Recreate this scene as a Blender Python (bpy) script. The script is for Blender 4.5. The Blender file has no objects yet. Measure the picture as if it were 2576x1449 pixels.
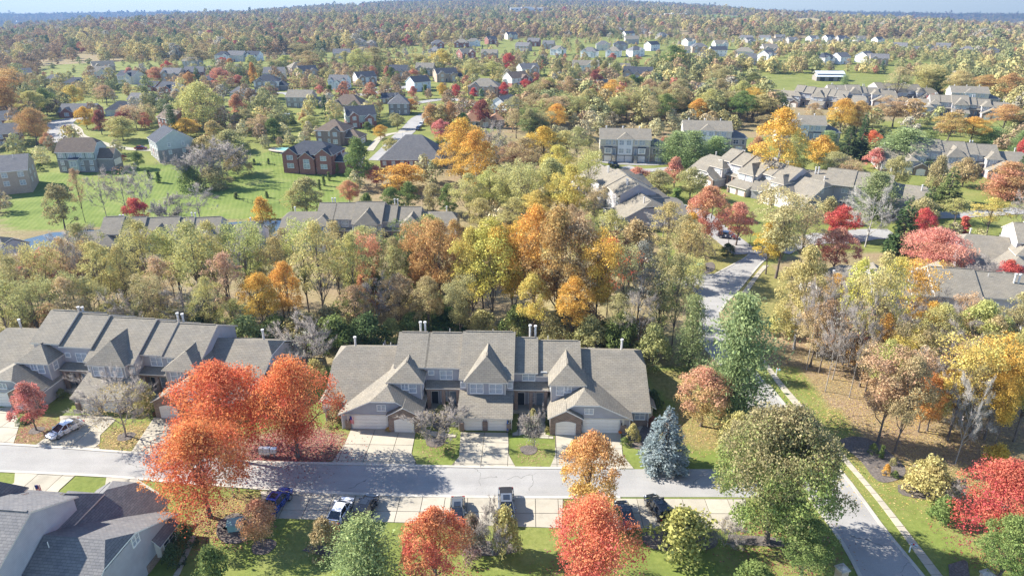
import bpy, math, random
import numpy as np
from mathutils import Vector, Matrix
from mathutils.geometry import tessellate_polygon

SC = bpy.context.scene
COL = SC.collection
rnd = random.Random(11)

# ------------------------------------------------------------------ camera, sky, sun, exposure
CAM_H = 56.0
FPX = 2030.0 * 2576 / 3000            # focal length in units of a 2576 px wide picture
PITCH = math.atan(859.0 / 2030.0)
CP, SP = math.cos(PITCH), math.sin(PITCH)
cam_d = bpy.data.cameras.new('camera')
cam_d.sensor_width = 36.0
cam_d.lens = FPX / 2576 * 36.0
cam_d.clip_start = 1.0
cam_d.clip_end = 30000.0
cam = bpy.data.objects.new('camera', cam_d)
cam.location = (0, 0, CAM_H)
cam.rotation_euler = (math.pi / 2 - PITCH, 0, 0)
COL.objects.link(cam)
SC.camera = cam

SUN_EL = math.radians(36)
SUN_DIR = Vector((-0.955 * math.cos(SUN_EL), 0.297 * math.cos(SUN_EL), math.sin(SUN_EL)))   # towards the sun
world = bpy.data.worlds.new('World')
SC.world = world
world.use_nodes = True
wn = world.node_tree
bg = wn.nodes['Background']
sky = wn.nodes.new('ShaderNodeTexSky')
sky.sky_type = 'NISHITA'
sky.sun_disc = False
sky.sun_elevation = SUN_EL
sky.sun_rotation = math.atan2(SUN_DIR.x, SUN_DIR.y)
sky.air_density = 0.6
sky.dust_density = 0.0
sky.ozone_density = 1.0
sky.altitude = 200
wn.links.new(sky.outputs[0], bg.inputs[0])
bg.inputs[1].default_value = 0.15
sun_d = bpy.data.lights.new('sun', 'SUN')
sun_d.energy = 5.0
sun_d.angle = math.radians(0.53)
sun_d.color = (1.0, 0.95, 0.865)
sun = bpy.data.objects.new('sun', sun_d)
sun.rotation_euler = (-SUN_DIR).to_track_quat('-Z', 'Y').to_euler()
sun.location = (-60, 40, 90)
COL.objects.link(sun)
SC.view_settings.view_transform = 'Standard'
SC.view_settings.look = 'None'
SC.view_settings.gamma = 1.0
SC.view_settings.use_curve_mapping = False
SC.view_settings.exposure = 1.42
SC.render.engine = 'CYCLES'
SC.cycles.max_bounces = 8
SC.cycles.diffuse_bounces = 4
SC.cycles.glossy_bounces = 2
SC.cycles.transmission_bounces = 3
SC.cycles.volume_bounces = 0
SC.cycles.transparent_max_bounces = 8
SC.cycles.caustics_reflective = False
SC.cycles.caustics_refractive = False

# ------------------------------------------------------------------ land form
def sst(a, b, v):
    t = np.clip((v - a) / (b - a), 0, 1)
    return t * t * (3 - 2 * t)

def land(x, y):
    x = np.asarray(x, float); y = np.asarray(y, float)
    z = -4.3 * sst(99, 128, y) * (1 - sst(225, 300, y)) * (1 - sst(-6, 22, x))
    far = sst(380, 700, y)
    z = z + far * (4.0 * np.sin(x / 230.0 + 0.8) * np.sin(y / 310.0) + 2.5 * np.sin(x / 97.0 + y / 140.0))
    z = z - np.minimum(2.1e-5 * x * x, 150 - 20 * np.exp(-(x / 4000.0) ** 2)) * sst(150, 600, np.hypot(x, y))
    z = z + sst(1500, 3500, y) * 9.0 * np.sin(x / 620.0 + 2.0) * np.cos(y / 700.0)
    return z

def T(x, y):
    return float(land(x, y))

def at(vx, vy, z=None):
    """point of the land (or of the level z) that a pixel of the 2576 px wide photograph looks at"""
    u = (vx - 1288) / FPX; v = (724.5 - vy) / FPX
    d = (u, CP + v * SP, -SP + v * CP)
    zz = 0.0 if z is None else z
    for _ in range(14 if z is None else 1):
        dz = min(d[2], -0.004)
        t = (zz - CAM_H) / dz
        x, y = d[0] * t, d[1] * t
        if z is None:
            zz = 0.5 * zz + 0.5 * T(x, y)
    return Vector((x, y, zz))

def depth_of(p):
    return p.y * CP + (CAM_H - p.z) * SP

def height_to(p, vy):
    """height above point p of the level seen at picture row vy straight over p"""
    v = (724.5 - vy) / FPX
    k = (-SP + v * CP) / (CP + v * SP)
    return CAM_H + k * p.y - p.z

# ------------------------------------------------------------------ bookkeeping
def tag(o, label=None, cat=None, group=None, kind=None):
    if label: o['label'] = label
    if cat: o['category'] = cat
    if group: o['group'] = group
    if kind: o['kind'] = kind
    return o

def empty(name, loc=(0, 0, 0), rz=0.0, parent=None):
    o = bpy.data.objects.new(name, None)
    o.empty_display_size = 0.5
    o.location = loc
    o.rotation_euler = (0, 0, rz)
    COL.objects.link(o)
    if parent: o.parent = parent
    return o

def mobj(name, mesh, parent=None, loc=None, rz=None):
    o = bpy.data.objects.new(name, mesh)
    COL.objects.link(o)
    if parent: o.parent = parent
    if loc is not None: o.location = loc
    if rz is not None: o.rotation_euler = (0, 0, rz)
    return o

CHILD = {}
def kids(o):
    return CHILD.get(o.name) or list(o.children)

def copy_tree(o, parent=None):
    c = o.copy(); COL.objects.link(c); c.parent = parent
    for ch in kids(o):
        copy_tree(ch, c)
    return c

# ------------------------------------------------------------------ materials
MAT = {}
class NT:
    def __init__(s, name):
        m = bpy.data.materials.new(name); m.use_nodes = True
        s.m = m; s.t = m.node_tree; s.n = s.t.nodes; s.b = s.n['Principled BSDF']; s.out = s.n['Material Output']
        MAT[name] = m
    def new(s, typ, **kw):
        nd = s.n.new(typ)
        for k, v in kw.items():
            if hasattr(nd, k): setattr(nd, k, v)
            else: nd.inputs[k].default_value = v
        return nd
    def link(s, a, b): s.t.links.new(a, b)
    def coord(s, kind='Object', scale=(1, 1, 1)):
        tc = s.new('ShaderNodeTexCoord'); mp = s.new('ShaderNodeMapping')
        mp.inputs['Scale'].default_value = scale
        s.link(tc.outputs[kind], mp.inputs[0]); return mp.outputs[0]
    def world(s, scale=(1, 1, 1)):
        g = s.new('ShaderNodeNewGeometry'); mp = s.new('ShaderNodeMapping')
        mp.inputs['Scale'].default_value = scale
        s.link(g.outputs['Position'], mp.inputs[0]); return mp.outputs[0]
    def noise(s, vec, scale, detail=4, rough=0.55):
        nd = s.new('ShaderNodeTexNoise'); nd.inputs['Scale'].default_value = scale
        nd.inputs['Detail'].default_value = detail; nd.inputs['Roughness'].default_value = rough
        s.link(vec, nd.inputs['Vector']); return nd.outputs['Fac']
    def ramp(s, fac, stops):
        r = s.new('ShaderNodeValToRGB'); e = r.color_ramp.elements
        while len(e) < len(stops): e.new(0.5)
        for el, (p, c) in zip(e, stops):
            el.position = p; el.color = (*c, 1) if len(c) == 3 else c
        s.link(fac, r.inputs[0]); return r.outputs[0]
    def mix(s, fac, a, b, mode='MIX'):
        m = s.new('ShaderNodeMix', data_type='RGBA', blend_type=mode)
        for sock, v in ((m.inputs[0], fac), (m.inputs[6], a), (m.inputs[7], b)):
            if hasattr(v, 'node'): s.link(v, sock)
            elif isinstance(v, (int, float)): sock.default_value = v
            else: sock.default_value = (*v, 1)
        return m.outputs[2]
    def math(s, op, a, b=0.0):
        m = s.new('ShaderNodeMath', operation=op)
        for sock, v in ((m.inputs[0], a), (m.inputs[1], b)):
            if hasattr(v, 'node'): s.link(v, sock)
            else: sock.default_value = v
        return m.outputs[0]
    def bump(s, h, strength=0.3, dist=0.05):
        b = s.new('ShaderNodeBump'); b.inputs['Strength'].default_value = strength; b.inputs['Distance'].default_value = dist
        s.link(h, b.inputs['Height']); s.link(b.outputs[0], s.b.inputs['Normal'])
    def col(s, c):
        if hasattr(c, 'node'): s.link(c, s.b.inputs['Base Color'])
        else: s.b.inputs['Base Color'].default_value = (*c, 1)
    def rough(s, r, spec=0.3):
        s.b.inputs['Roughness'].default_value = r; s.b.inputs['Specular IOR Level'].default_value = spec

def plain(name, c, rough=0.6, spec=0.3, metal=0.0, vary=0.12, scale=1.5):
    t = NT(name); w = t.coord('Object')
    n = t.noise(w, scale, 5)
    lo = tuple(v * (1 - vary) for v in c); hi = tuple(min(1, v * (1 + vary)) for v in c)
    t.col(t.ramp(n, [(0.3, lo), (0.7, hi)])); t.rough(rough, spec); t.b.inputs['Metallic'].default_value = metal
    return t.m

def shingle(name, c, c2, rows=0.29):
    t = NT(name); uv = t.coord('UV')
    br = t.new('ShaderNodeTexBrick'); t.link(uv, br.inputs['Vector'])
    br.inputs['Scale'].default_value = 1.0; br.inputs['Brick Width'].default_value = 0.62; br.inputs['Row Height'].default_value = rows
    br.inputs['Mortar Size'].default_value = 0.022; br.inputs['Mortar Smooth'].default_value = 0.4; br.inputs['Bias'].default_value = 0.0
    br.inputs['Color1'].default_value = (*c, 1); br.inputs['Color2'].default_value = (*c2, 1)
    br.inputs['Mortar'].default_value = (*[v * 0.62 for v in c], 1)
    n = t.noise(t.coord('Object'), 0.55, 6, 0.65)
    n2 = t.noise(uv, 2.3, 3)
    base = t.mix(0.75, br.outputs['Color'], t.ramp(n, [(0.3, (0.80, 0.80, 0.82)), (0.68, (1.12, 1.08, 1.02))]), 'MULTIPLY')
    base = t.mix(0.35, base, t.ramp(n2, [(0.3, (0.86, 0.86, 0.88)), (0.7, (1.1, 1.09, 1.07))]), 'MULTIPLY')
    t.col(base); t.rough(0.9, 0.2)
    t.bump(t.math('SUBTRACT', 1.0, br.outputs['Fac']), 0.5, 0.03)
    return t.m

def siding(name, c, lap=0.2):
    t = NT(name); uv = t.coord('UV')
    sep = t.new('ShaderNodeSeparateXYZ'); t.link(uv, sep.inputs[0])
    saw = t.math('FRACT', t.math('DIVIDE', sep.outputs[1], lap))
    n = t.noise(t.coord('Object'), 0.9, 5)
    base = t.ramp(n, [(0.3, tuple(v * 0.9 for v in c)), (0.7, tuple(min(1, v * 1.07) for v in c))])
    edge = t.ramp(saw, [(0.0, (0.62, 0.62, 0.64)), (0.16, (1, 1, 1)), (1.0, (1, 1, 1))])
    t.col(t.mix(0.8, base, edge, 'MULTIPLY')); t.rough(0.6, 0.3)
    t.bump(t.math('SUBTRACT', 1.0, saw), 0.5, 0.03)
    return t.m

def brickwall(name, c1, c2, mortar):
    t = NT(name); uv = t.coord('UV')
    br = t.new('ShaderNodeTexBrick'); t.link(uv, br.inputs['Vector'])
    br.inputs['Scale'].default_value = 1.0; br.inputs['Brick Width'].default_value = 0.34; br.inputs['Row Height'].default_value = 0.15
    br.inputs['Mortar Size'].default_value = 0.012; br.inputs['Bias'].default_value = -0.1
    br.inputs['Color1'].default_value = (*c1, 1); br.inputs['Color2'].default_value = (*c2, 1); br.inputs['Mortar'].default_value = (*mortar, 1)
    n = t.noise(t.coord('Object'), 0.7, 5)
    t.col(t.mix(0.6, br.outputs['Color'], t.ramp(n, [(0.3, (0.82, 0.82, 0.82)), (0.7, (1.12, 1.1, 1.08))]), 'MULTIPLY'))
    t.rough(0.85, 0.2); t.bump(t.math('SUBTRACT', 1.0, br.outputs['Fac']), 0.4, 0.02)
    return t.m

shingle('shingle_taupe', (0.222, 0.2, 0.16), (0.262, 0.238, 0.194))
shingle('shingle_grey', (0.15, 0.148, 0.15), (0.195, 0.19, 0.188))
shingle('shingle_slate', (0.052, 0.058, 0.072), (0.075, 0.082, 0.098))
shingle('shingle_brown', (0.15, 0.115, 0.088), (0.2, 0.155, 0.12))
shingle('shingle_rust', (0.30, 0.17, 0.10), (0.36, 0.21, 0.13))
siding('siding_grey', (0.40, 0.385, 0.395))
siding('siding_taupe', (0.40, 0.36, 0.33))
siding('siding_white', (0.74, 0.74, 0.72))
siding('siding_cream', (0.62, 0.57, 0.47))
siding('siding_blue', (0.56, 0.64, 0.70))
siding('siding_sage', (0.44, 0.47, 0.44))
brickwall('brick_brown', (0.20, 0.135, 0.10), (0.29, 0.20, 0.15), (0.36, 0.32, 0.28))
brickwall('brick_red', (0.25, 0.085, 0.06), (0.33, 0.13, 0.09), (0.36, 0.30, 0.27))
brickwall('brick_tan', (0.40, 0.29, 0.21), (0.48, 0.36, 0.27), (0.5, 0.44, 0.38))
brickwall('brick_grey', (0.22, 0.2, 0.185), (0.30, 0.27, 0.25), (0.38, 0.36, 0.34))
plain('trim', (0.76, 0.74, 0.69), 0.5, vary=0.05)
plain('trim_tan', (0.60, 0.54, 0.46), 0.55, vary=0.06)
plain('garage_paint', (0.78, 0.73, 0.65), 0.5, vary=0.05)
plain('door_dark', (0.045, 0.05, 0.06), 0.4)
plain('door_grey', (0.25, 0.28, 0.31), 0.4)
plain('door_red', (0.28, 0.03, 0.025), 0.4)
plain('flue_metal', (0.6, 0.58, 0.55), 0.45, 0.4)
plain('dark_metal', (0.03, 0.03, 0.032), 0.45, 0.4)
plain('deck_wood', (0.30, 0.215, 0.15), 0.8)
plain('grey_wood', (0.27, 0.24, 0.21), 0.85)
plain('stone', (0.42, 0.38, 0.33), 0.9, vary=0.3, scale=2.5)
plain('white_plastic', (0.8, 0.8, 0.8), 0.4)
plain('box_green', (0.10, 0.24, 0.20), 0.5)
plain('box_teal', (0.25, 0.42, 0.40), 0.5)
plain('pumpkin', (0.62, 0.16, 0.02), 0.5)
plain('cloth_blue', (0.03, 0.15, 0.55), 0.8)
plain('flag_red', (0.5, 0.03, 0.04), 0.8)
plain('flag_white', (0.8, 0.8, 0.8), 0.8)
plain('flag_blue', (0.03, 0.05, 0.25), 0.8)
plain('cushion', (0.22, 0.18, 0.15), 0.9)
plain('metal_roof', (0.58, 0.62, 0.66), 0.5, 0.5)
def glass(name, c, rough=0.06):
    t = NT(name); n = t.noise(t.coord('Object'), 2.0, 3)
    t.col(t.ramp(n, [(0.35, tuple(v * 0.7 for v in c)), (0.65, tuple(min(1, v * 1.2) for v in c))])); t.rough(rough, 0.8)
glass('pane_blinds', (0.40, 0.43, 0.46)); glass('pane_dark', (0.06, 0.075, 0.095)); glass('car_glass', (0.018, 0.022, 0.03), 0.03)

# ---- ground materials
def make_ground():
    t = NT('ground'); w = t.world()
    zone = t.new('ShaderNodeAttribute', attribute_name='zone')
    zs = t.new('ShaderNodeSeparateColor'); t.link(zone.outputs['Color'], zs.inputs[0])
    n1 = t.noise(w, 0.11, 6, 0.6); n2 = t.noise(w, 1.7, 5, 0.7); n3 = t.noise(w, 9.0, 3, 0.7)
    wv = t.new('ShaderNodeTexWave', wave_type='BANDS', bands_direction='DIAGONAL'); wv.inputs['Scale'].default_value = 0.32
    wv.inputs['Distortion'].default_value = 1.2; wv.inputs['Detail'].default_value = 1.0
    rot = t.new('ShaderNodeMapping'); rot.inputs['Rotation'].default_value = (0, 0, 0.5); t.link(w, rot.inputs[0]); t.link(rot.outputs[0], wv.inputs['Vector'])
    grass = t.ramp(n1, [(0.28, (0.10, 0.14, 0.03)), (0.5, (0.155, 0.20, 0.046)), (0.72, (0.235, 0.245, 0.085))])
    grass = t.mix(0.65, grass, t.ramp(n2, [(0.25, (0.62, 0.66, 0.6)), (0.75, (1.35, 1.28, 1.25))]), 'MULTIPLY')
    grass = t.mix(0.4, grass, t.ramp(n3, [(0.25, (0.6, 0.6, 0.6)), (0.75, (1.4, 1.4, 1.4))]), 'MULTIPLY')
    stripes = t.mix(t.math('MULTIPLY', zs.outputs[2], 0.35), grass, t.ramp(wv.outputs['Fac'], [(0.3, (0.10, 0.152, 0.034)), (0.7, (0.19, 0.235, 0.066))]))
    litter = t.ramp(n2, [(0.25, (0.14, 0.092, 0.057)), (0.5, (0.27, 0.195, 0.125)), (0.75, (0.38, 0.29, 0.20))])
    litter = t.mix(0.5, litter, t.ramp(n3, [(0.3, (0.6, 0.58, 0.55)), (0.7, (1.4, 1.35, 1.3))]), 'MULTIPLY')
    dry = t.ramp(n2, [(0.25, (0.12, 0.11, 0.035)), (0.5, (0.22, 0.19, 0.07)), (0.75, (0.33, 0.255, 0.12))])
    c = t.mix(zs.outputs[1], stripes, dry)
    c = t.mix(zs.outputs[0], c, litter)
    t.col(c); t.rough(0.95, 0.1); t.bump(n3, 0.5, 0.08)
make_ground()

def make_asphalt():
    t = NT('asphalt'); w = t.world()
    n1 = t.noise(w, 0.18, 5, 0.6); n2 = t.noise(w, 6.0, 4, 0.7); n3 = t.noise(t.world((0.06, 1.2, 1)), 0.6, 4)
    base = t.ramp(n1, [(0.3, (0.27, 0.26, 0.242)), (0.7, (0.345, 0.332, 0.31))])
    base = t.mix(0.6, base, t.ramp(n2, [(0.25, (0.8, 0.8, 0.8)), (0.75, (1.17, 1.17, 1.17))]), 'MULTIPLY')
    base = t.mix(0.5, base, t.ramp(n3, [(0.35, (0.9, 0.9, 0.92)), (0.65, (1.08, 1.08, 1.07))]), 'MULTIPLY')
    wp = t.new('ShaderNodeTexNoise'); wp.inputs['Scale'].default_value = 0.6; t.link(w, wp.inputs['Vector'])
    add = t.new('ShaderNodeVectorMath', operation='MULTIPLY_ADD'); t.link(wp.outputs['Color'], add.inputs[0]); add.inputs[1].default_value = (2.2, 2.2, 0); t.link(w, add.inputs[2])
    vo = t.new('ShaderNodeTexVoronoi', feature='DISTANCE_TO_EDGE'); vo.inputs['Scale'].default_value = 0.11; t.link(add.outputs[0], vo.inputs['Vector'])
    crack = t.math('LESS_THAN', vo.outputs['Distance'], 0.0035)
    mask = t.math('GREATER_THAN', t.noise(w, 0.13, 2), 0.53)
    base = t.mix(t.math('MULTIPLY', t.math('MULTIPLY', crack, mask), 0.6), base, (0.09, 0.085, 0.075))
    t.col(base); t.rough(0.92, 0.2); t.bump(n2, 0.3, 0.02)
make_asphalt()

def make_concrete(name, c):
    t = NT(name); w = t.world()
    oi = t.new('ShaderNodeObjectInfo')
    n1 = t.noise(w, 0.35, 6, 0.65); n2 = t.noise(w, 5.0, 4, 0.7)
    base = t.ramp(n1, [(0.25, tuple(v * 0.78 for v in c)), (0.5, c), (0.75, tuple(min(1, v * 1.12) for v in c))])
    base = t.mix(0.5, base, t.ramp(n2, [(0.25, (0.86, 0.86, 0.85)), (0.75, (1.12, 1.12, 1.12))]), 'MULTIPLY')
    base = t.mix(0.8, base, t.ramp(oi.outputs['Random'], [(0, (0.90, 0.90, 0.89)), (1, (1.08, 1.07, 1.05))]), 'MULTIPLY')
    t.col(base); t.rough(0.85, 0.25); t.bump(n2, 0.15, 0.02)
make_concrete('concrete', (0.39, 0.352, 0.28))
make_concrete('kerb_concrete', (0.44, 0.41, 0.355))
def speck(name, a, b, c, scale):
    t = NT(name); w = t.world(); n = t.noise(w, scale, 5, 0.75); n2 = t.noise(w, scale * 0.12, 4)
    base = t.ramp(n, [(0.3, a), (0.52, b), (0.72, c)])
    t.col(t.mix(0.5, base, t.ramp(n2, [(0.3, (0.75, 0.75, 0.75)), (0.7, (1.25, 1.25, 1.25))]), 'MULTIPLY')); t.rough(0.95, 0.1); t.bump(n, 0.6, 0.06)
speck('mulch', (0.075, 0.062, 0.055), (0.14, 0.12, 0.105), (0.25, 0.215, 0.18), 5.0)
speck('joint_dirt', (0.08, 0.07, 0.055), (0.12, 0.105, 0.085), (0.16, 0.14, 0.11), 6.0)
speck('field_gold', (0.38, 0.30, 0.12), (0.45, 0.36, 0.16), (0.5, 0.41, 0.2), 0.02)
speck('field_green', (0.11, 0.17, 0.05), (0.15, 0.21, 0.07), (0.2, 0.25, 0.1), 0.02)
def make_water():
    t = NT('water'); n = t.noise(t.world(), 0.8, 3)
    t.col((0.035, 0.045, 0.03)); t.rough(0.08, 0.6); t.bump(n, 0.08, 0.05)
make_water()
plain('pool_water', (0.30, 0.60, 0.55), 0.1, 0.6)

# ---- bark and leaves
def make_bark(name, c):
    t = NT(name); w = t.coord('Object', (3, 3, 0.6)); n = t.noise(w, 2.0, 5, 0.7)
    t.col(t.ramp(n, [(0.3, tuple(v * 0.55 for v in c)), (0.7, tuple(v * 1.3 for v in c))])); t.rough(0.9, 0.1)
make_bark('bark', (0.145, 0.118, 0.10)); make_bark('bark_pale', (0.37, 0.345, 0.31)); make_bark('bark_twig', (0.31, 0.275, 0.245)); make_bark('bark_dark', (0.075, 0.062, 0.052))

def make_leaf(name, transl=0.32, inst=False):
    t = NT(name); t.n.remove(t.b)
    va = t.new('ShaderNodeAttribute', attribute_name='leaf')
    sp = t.new('ShaderNodeSeparateColor'); t.link(va.outputs['Color'], sp.inputs[0])
    if inst:
        c1 = t.new('ShaderNodeAttribute', attribute_name='tint', attribute_type='INSTANCER').outputs['Color']
        c2 = c1
    else:
        oi = t.new('ShaderNodeObjectInfo')
        c1 = oi.outputs['Color']
        c2 = t.new('ShaderNodeAttribute', attribute_name='second_colour', attribute_type='OBJECT').outputs['Color']
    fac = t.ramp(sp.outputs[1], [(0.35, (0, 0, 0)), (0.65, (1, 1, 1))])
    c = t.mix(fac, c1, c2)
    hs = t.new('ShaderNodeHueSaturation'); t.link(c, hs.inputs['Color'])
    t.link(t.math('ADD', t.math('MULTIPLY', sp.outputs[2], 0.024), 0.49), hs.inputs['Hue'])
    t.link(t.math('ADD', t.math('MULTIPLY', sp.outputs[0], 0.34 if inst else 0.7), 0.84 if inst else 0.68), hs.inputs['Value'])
    hs.inputs['Saturation'].default_value = 0.97
    df = t.new('ShaderNodeBsdfDiffuse'); tr = t.new('ShaderNodeBsdfTranslucent')
    mx = t.new('ShaderNodeMixShader'); mx.inputs[0].default_value = transl
    t.link(hs.outputs[0], df.inputs[0]); t.link(hs.outputs[0], tr.inputs[0])
    t.link(df.outputs[0], mx.inputs[1]); t.link(tr.outputs[0], mx.inputs[2]); t.link(mx.outputs[0], t.out.inputs[0])
make_leaf('leaf'); make_leaf('leaf_far', 0.2, True)

# ------------------------------------------------------------------ mesh helpers
class MB:
    def __init__(s): s.v = []; s.f = []; s.mi = []; s.m = []
    def slot(s, mat):
        if mat not in s.m: s.m.append(mat)
        return s.m.index(mat)
    def poly(s, pts, mat):
        b = len(s.v); s.v += [tuple(p) for p in pts]; s.f.append(tuple(range(b, b + len(pts)))); s.mi.append(s.slot(mat)); return s
    def box(s, x0, x1, y0, y1, z0, z1, mat):
        if x0 > x1: x0, x1 = x1, x0
        b = len(s.v)
        s.v += [(x0, y0, z0), (x1, y0, z0), (x1, y1, z0), (x0, y1, z0), (x0, y0, z1), (x1, y0, z1), (x1, y1, z1), (x0, y1, z1)]
        k = s.slot(mat)
        for f in ((0, 3, 2, 1), (4, 5, 6, 7), (0, 1, 5, 4), (1, 2, 6, 5), (2, 3, 7, 6), (3, 0, 4, 7)):
            s.f.append(tuple(b + i for i in f)); s.mi.append(k)
        return s
    def prism_x(s, yz, x0, x1, mat):
        """outline in y,z (counter-clockwise seen from +x) pushed along x"""
        if x0 > x1: x0, x1 = x1, x0
        n = len(yz)
        s.poly([(x1, y, z) for y, z in yz], mat); s.poly([(x0, y, z) for y, z in reversed(yz)], mat)
        for i in range(n):
            (ya, za), (yb, zb) = yz[i], yz[(i + 1) % n]
            s.poly([(x0, ya, za), (x0, yb, zb), (x1, yb, zb), (x1, ya, za)][::-1], mat)
        return s
    def prism_y(s, xz, y0, y1, mat):
        """outline in x,z (counter-clockwise seen from -y) pushed along y"""
        n = len(xz)
        s.poly([(x, y0, z) for x, z in xz], mat); s.poly([(x, y1, z) for x, z in reversed(xz)], mat)
        for i in range(n):
            (xa, za), (xb, zb) = xz[i], xz[(i + 1) % n]
            s.poly([(xa, y0, za), (xa, y1, za), (xb, y1, zb), (xb, y0, zb)], mat)
        return s
    def slab(s, pts, th, top, edge):
        """a roof plane: outline pts (any winding) with thickness th hanging below it"""
        P = [Vector(p) for p in pts]
        n = sum(((P[i].cross(P[(i + 1) % len(P)])) for i in range(len(P))), Vector())
        if n.z < 0: P.reverse()
        s.poly(P, top); D = [p - Vector((0, 0, th)) for p in P]; s.poly(D[::-1], edge)
        for i in range(len(P)):
            j = (i + 1) % len(P); s.poly([P[j], P[i], D[i], D[j]], edge)
        return s
    def cyl(s, x, y, z0, z1, r0, r1, n, mat):
        a = [2 * math.pi * i / n for i in range(n)]
        lo = [(x + r0 * math.cos(t), y + r0 * math.sin(t), z0) for t in a]; hi = [(x + r1 * math.cos(t), y + r1 * math.sin(t), z1) for t in a]
        for i in range(n):
            j = (i + 1) % n; s.poly([lo[i], lo[j], hi[j], hi[i]], mat)
        s.poly(hi, mat); s.poly(lo[::-1], mat); return s
    def rod(s, a, b, r, n, mat, r2=None):
        a = Vector(a); b = Vector(b); d = (b - a).normalized(); r2 = r if r2 is None else r2
        u = d.orthogonal().normalized(); w = d.cross(u)
        lo = [a + (u * math.cos(2 * math.pi * i / n) + w * math.sin(2 * math.pi * i / n)) * r for i in range(n)]
        hi = [b + (u * math.cos(2 * math.pi * i / n) + w * math.sin(2 * math.pi * i / n)) * r2 for i in range(n)]
        for i in range(n):
            j = (i + 1) % n; s.poly([lo[i], lo[j], hi[j], hi[i]], mat)
        s.poly(hi, mat); s.poly(lo[::-1], mat); return s
    def mesh(s, name, smooth=False):
        me = bpy.data.meshes.new(name); me.from_pydata(s.v, [], s.f)
        for m in s.m: me.materials.append(MAT[m])
        me.polygons.foreach_set('material_index', s.mi)
        if smooth: me.polygons.foreach_set('use_smooth', [True] * len(s.f))
        uvl = me.uv_layers.new(name='UVMap'); uv = []
        for p in me.polygons:
            n = p.normal
            t = Vector((-n.y, n.x, 0))
            t = t.normalized() if t.length > 1e-3 else Vector((1, 0, 0))
            b = n.cross(t)
            for vi in p.vertices:
                c = me.vertices[vi].co; uv += [c.dot(t), c.dot(b)]
        uvl.data.foreach_set('uv', uv)
        me.update(); return me
    def build(s, name, parent=None, loc=None, rz=None, smooth=False):
        return mobj(name, s.mesh(name, smooth), parent, loc, rz)

def np_mesh(name, verts, quads, mat, attr=None):
    me = bpy.data.meshes.new(name)
    verts = np.asarray(verts, np.float32); quads = np.asarray(quads, np.int32)
    k = quads.shape[1]
    me.vertices.add(len(verts)); me.vertices.foreach_set('co', verts.ravel())
    me.loops.add(quads.size); me.loops.foreach_set('vertex_index', quads.ravel())
    me.polygons.add(len(quads)); me.polygons.foreach_set('loop_start', np.arange(len(quads), dtype=np.int32) * k)
    me.materials.append(MAT[mat])
    if attr is not None:
        a = me.color_attributes.new('leaf', 'FLOAT_COLOR', 'POINT')
        a.data.foreach_set('color', np.asarray(attr, np.float32).ravel())
    me.update(calc_edges=True); me.validate(); return me

def unit(a): return a / np.maximum(np.linalg.norm(a, axis=1, keepdims=True), 1e-6)

def cards(P, N, size, rg, lean=0.6, aspect=0.62, clump=None, hgt=None, along=None):
    """leaf faces: one pointed four-cornered face at each P, facing more or less along N"""
    n = len(P)
    nn = unit(N * lean + rg.normal(size=(n, 3)) * (1 - lean) * 1.2)
    t = unit(np.cross(nn, rg.normal(size=(n, 3)))) if along is None else unit(along + rg.normal(size=(n, 3)) * 0.25)
    b = np.cross(nn, t)
    s = (size * np.exp(rg.normal(size=n) * .3))[:, None]
    V = np.stack([P - t * s * 0.5, P - b * s * aspect * 0.5 + t * s * 0.05, P + t * s * 0.5, P + b * s * aspect * 0.5 + t * s * 0.05], 1).reshape(-1, 3)
    Q = np.arange(4 * n).reshape(n, 4)
    r = rg.uniform(0, 1, n); c = rg.uniform(0, 1, n) if clump is None else clump
    h = np.full(n, 0.5) if hgt is None else hgt
    A = np.stack([r, h, c, np.ones(n)], 1)
    return V, Q, np.repeat(A, 4, 0)

def tubes(paths, mat_sides=5):
    """paths: list of (points(k,3), radii(k)) -> verts, quads"""
    V = []; Q = []; o = 0
    ang = np.linspace(0, 2 * np.pi, mat_sides, endpoint=False)
    for P, R in paths:
        P = np.asarray(P, float); k = len(P)
        d = np.gradient(P, axis=0); d = unit(d)
        ref = np.where(np.abs(d[:, 2:3]) > 0.9, [[1.0, 0, 0]], [[0, 0, 1.0]])
        u = unit(np.cross(d, ref)); w = np.cross(d, u)
        ring = P[:, None] + (u[:, None] * np.cos(ang)[None, :, None] + w[:, None] * np.sin(ang)[None, :, None]) * np.asarray(R)[:, None, None]
        V.append(ring.reshape(-1, 3))
        for i in range(k - 1):
            for j in range(mat_sides):
                a = o + i * mat_sides + j; b = o + i * mat_sides + (j + 1) % mat_sides
                Q.append((a, b, b + mat_sides, a + mat_sides))
        o += k * mat_sides
    return np.concatenate(V), np.array(Q)

PROFILE = {
    'round': lambda t: np.sqrt(np.clip(1 - (2 * t - 0.9) ** 2 * 0.83, 0.02, 1)),
    'oval': lambda t: np.clip(np.sin(np.pi * np.clip(t * 0.9 + 0.09, 0, 1)) ** 0.7, 0.05, 1),
    'pyr': lambda t: np.clip(1.08 * (1 - t) ** 0.62 * np.clip(t * 6 + 0.35, 0, 1), 0.04, 1),
    'vase': lambda t: np.clip(0.42 + 0.75 * t - 0.35 * np.clip(t - 0.75, 0, 1) * 4 * t, 0.1, 1),
    'col': lambda t: np.clip(np.clip(t * 5 + 0.5, 0, 1) * (1 - t ** 3.5) ** 0.5, 0.05, 1),
    'mound': lambda t: np.sqrt(np.clip(1 - t ** 2.2, 0.03, 1)),
}

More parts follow.
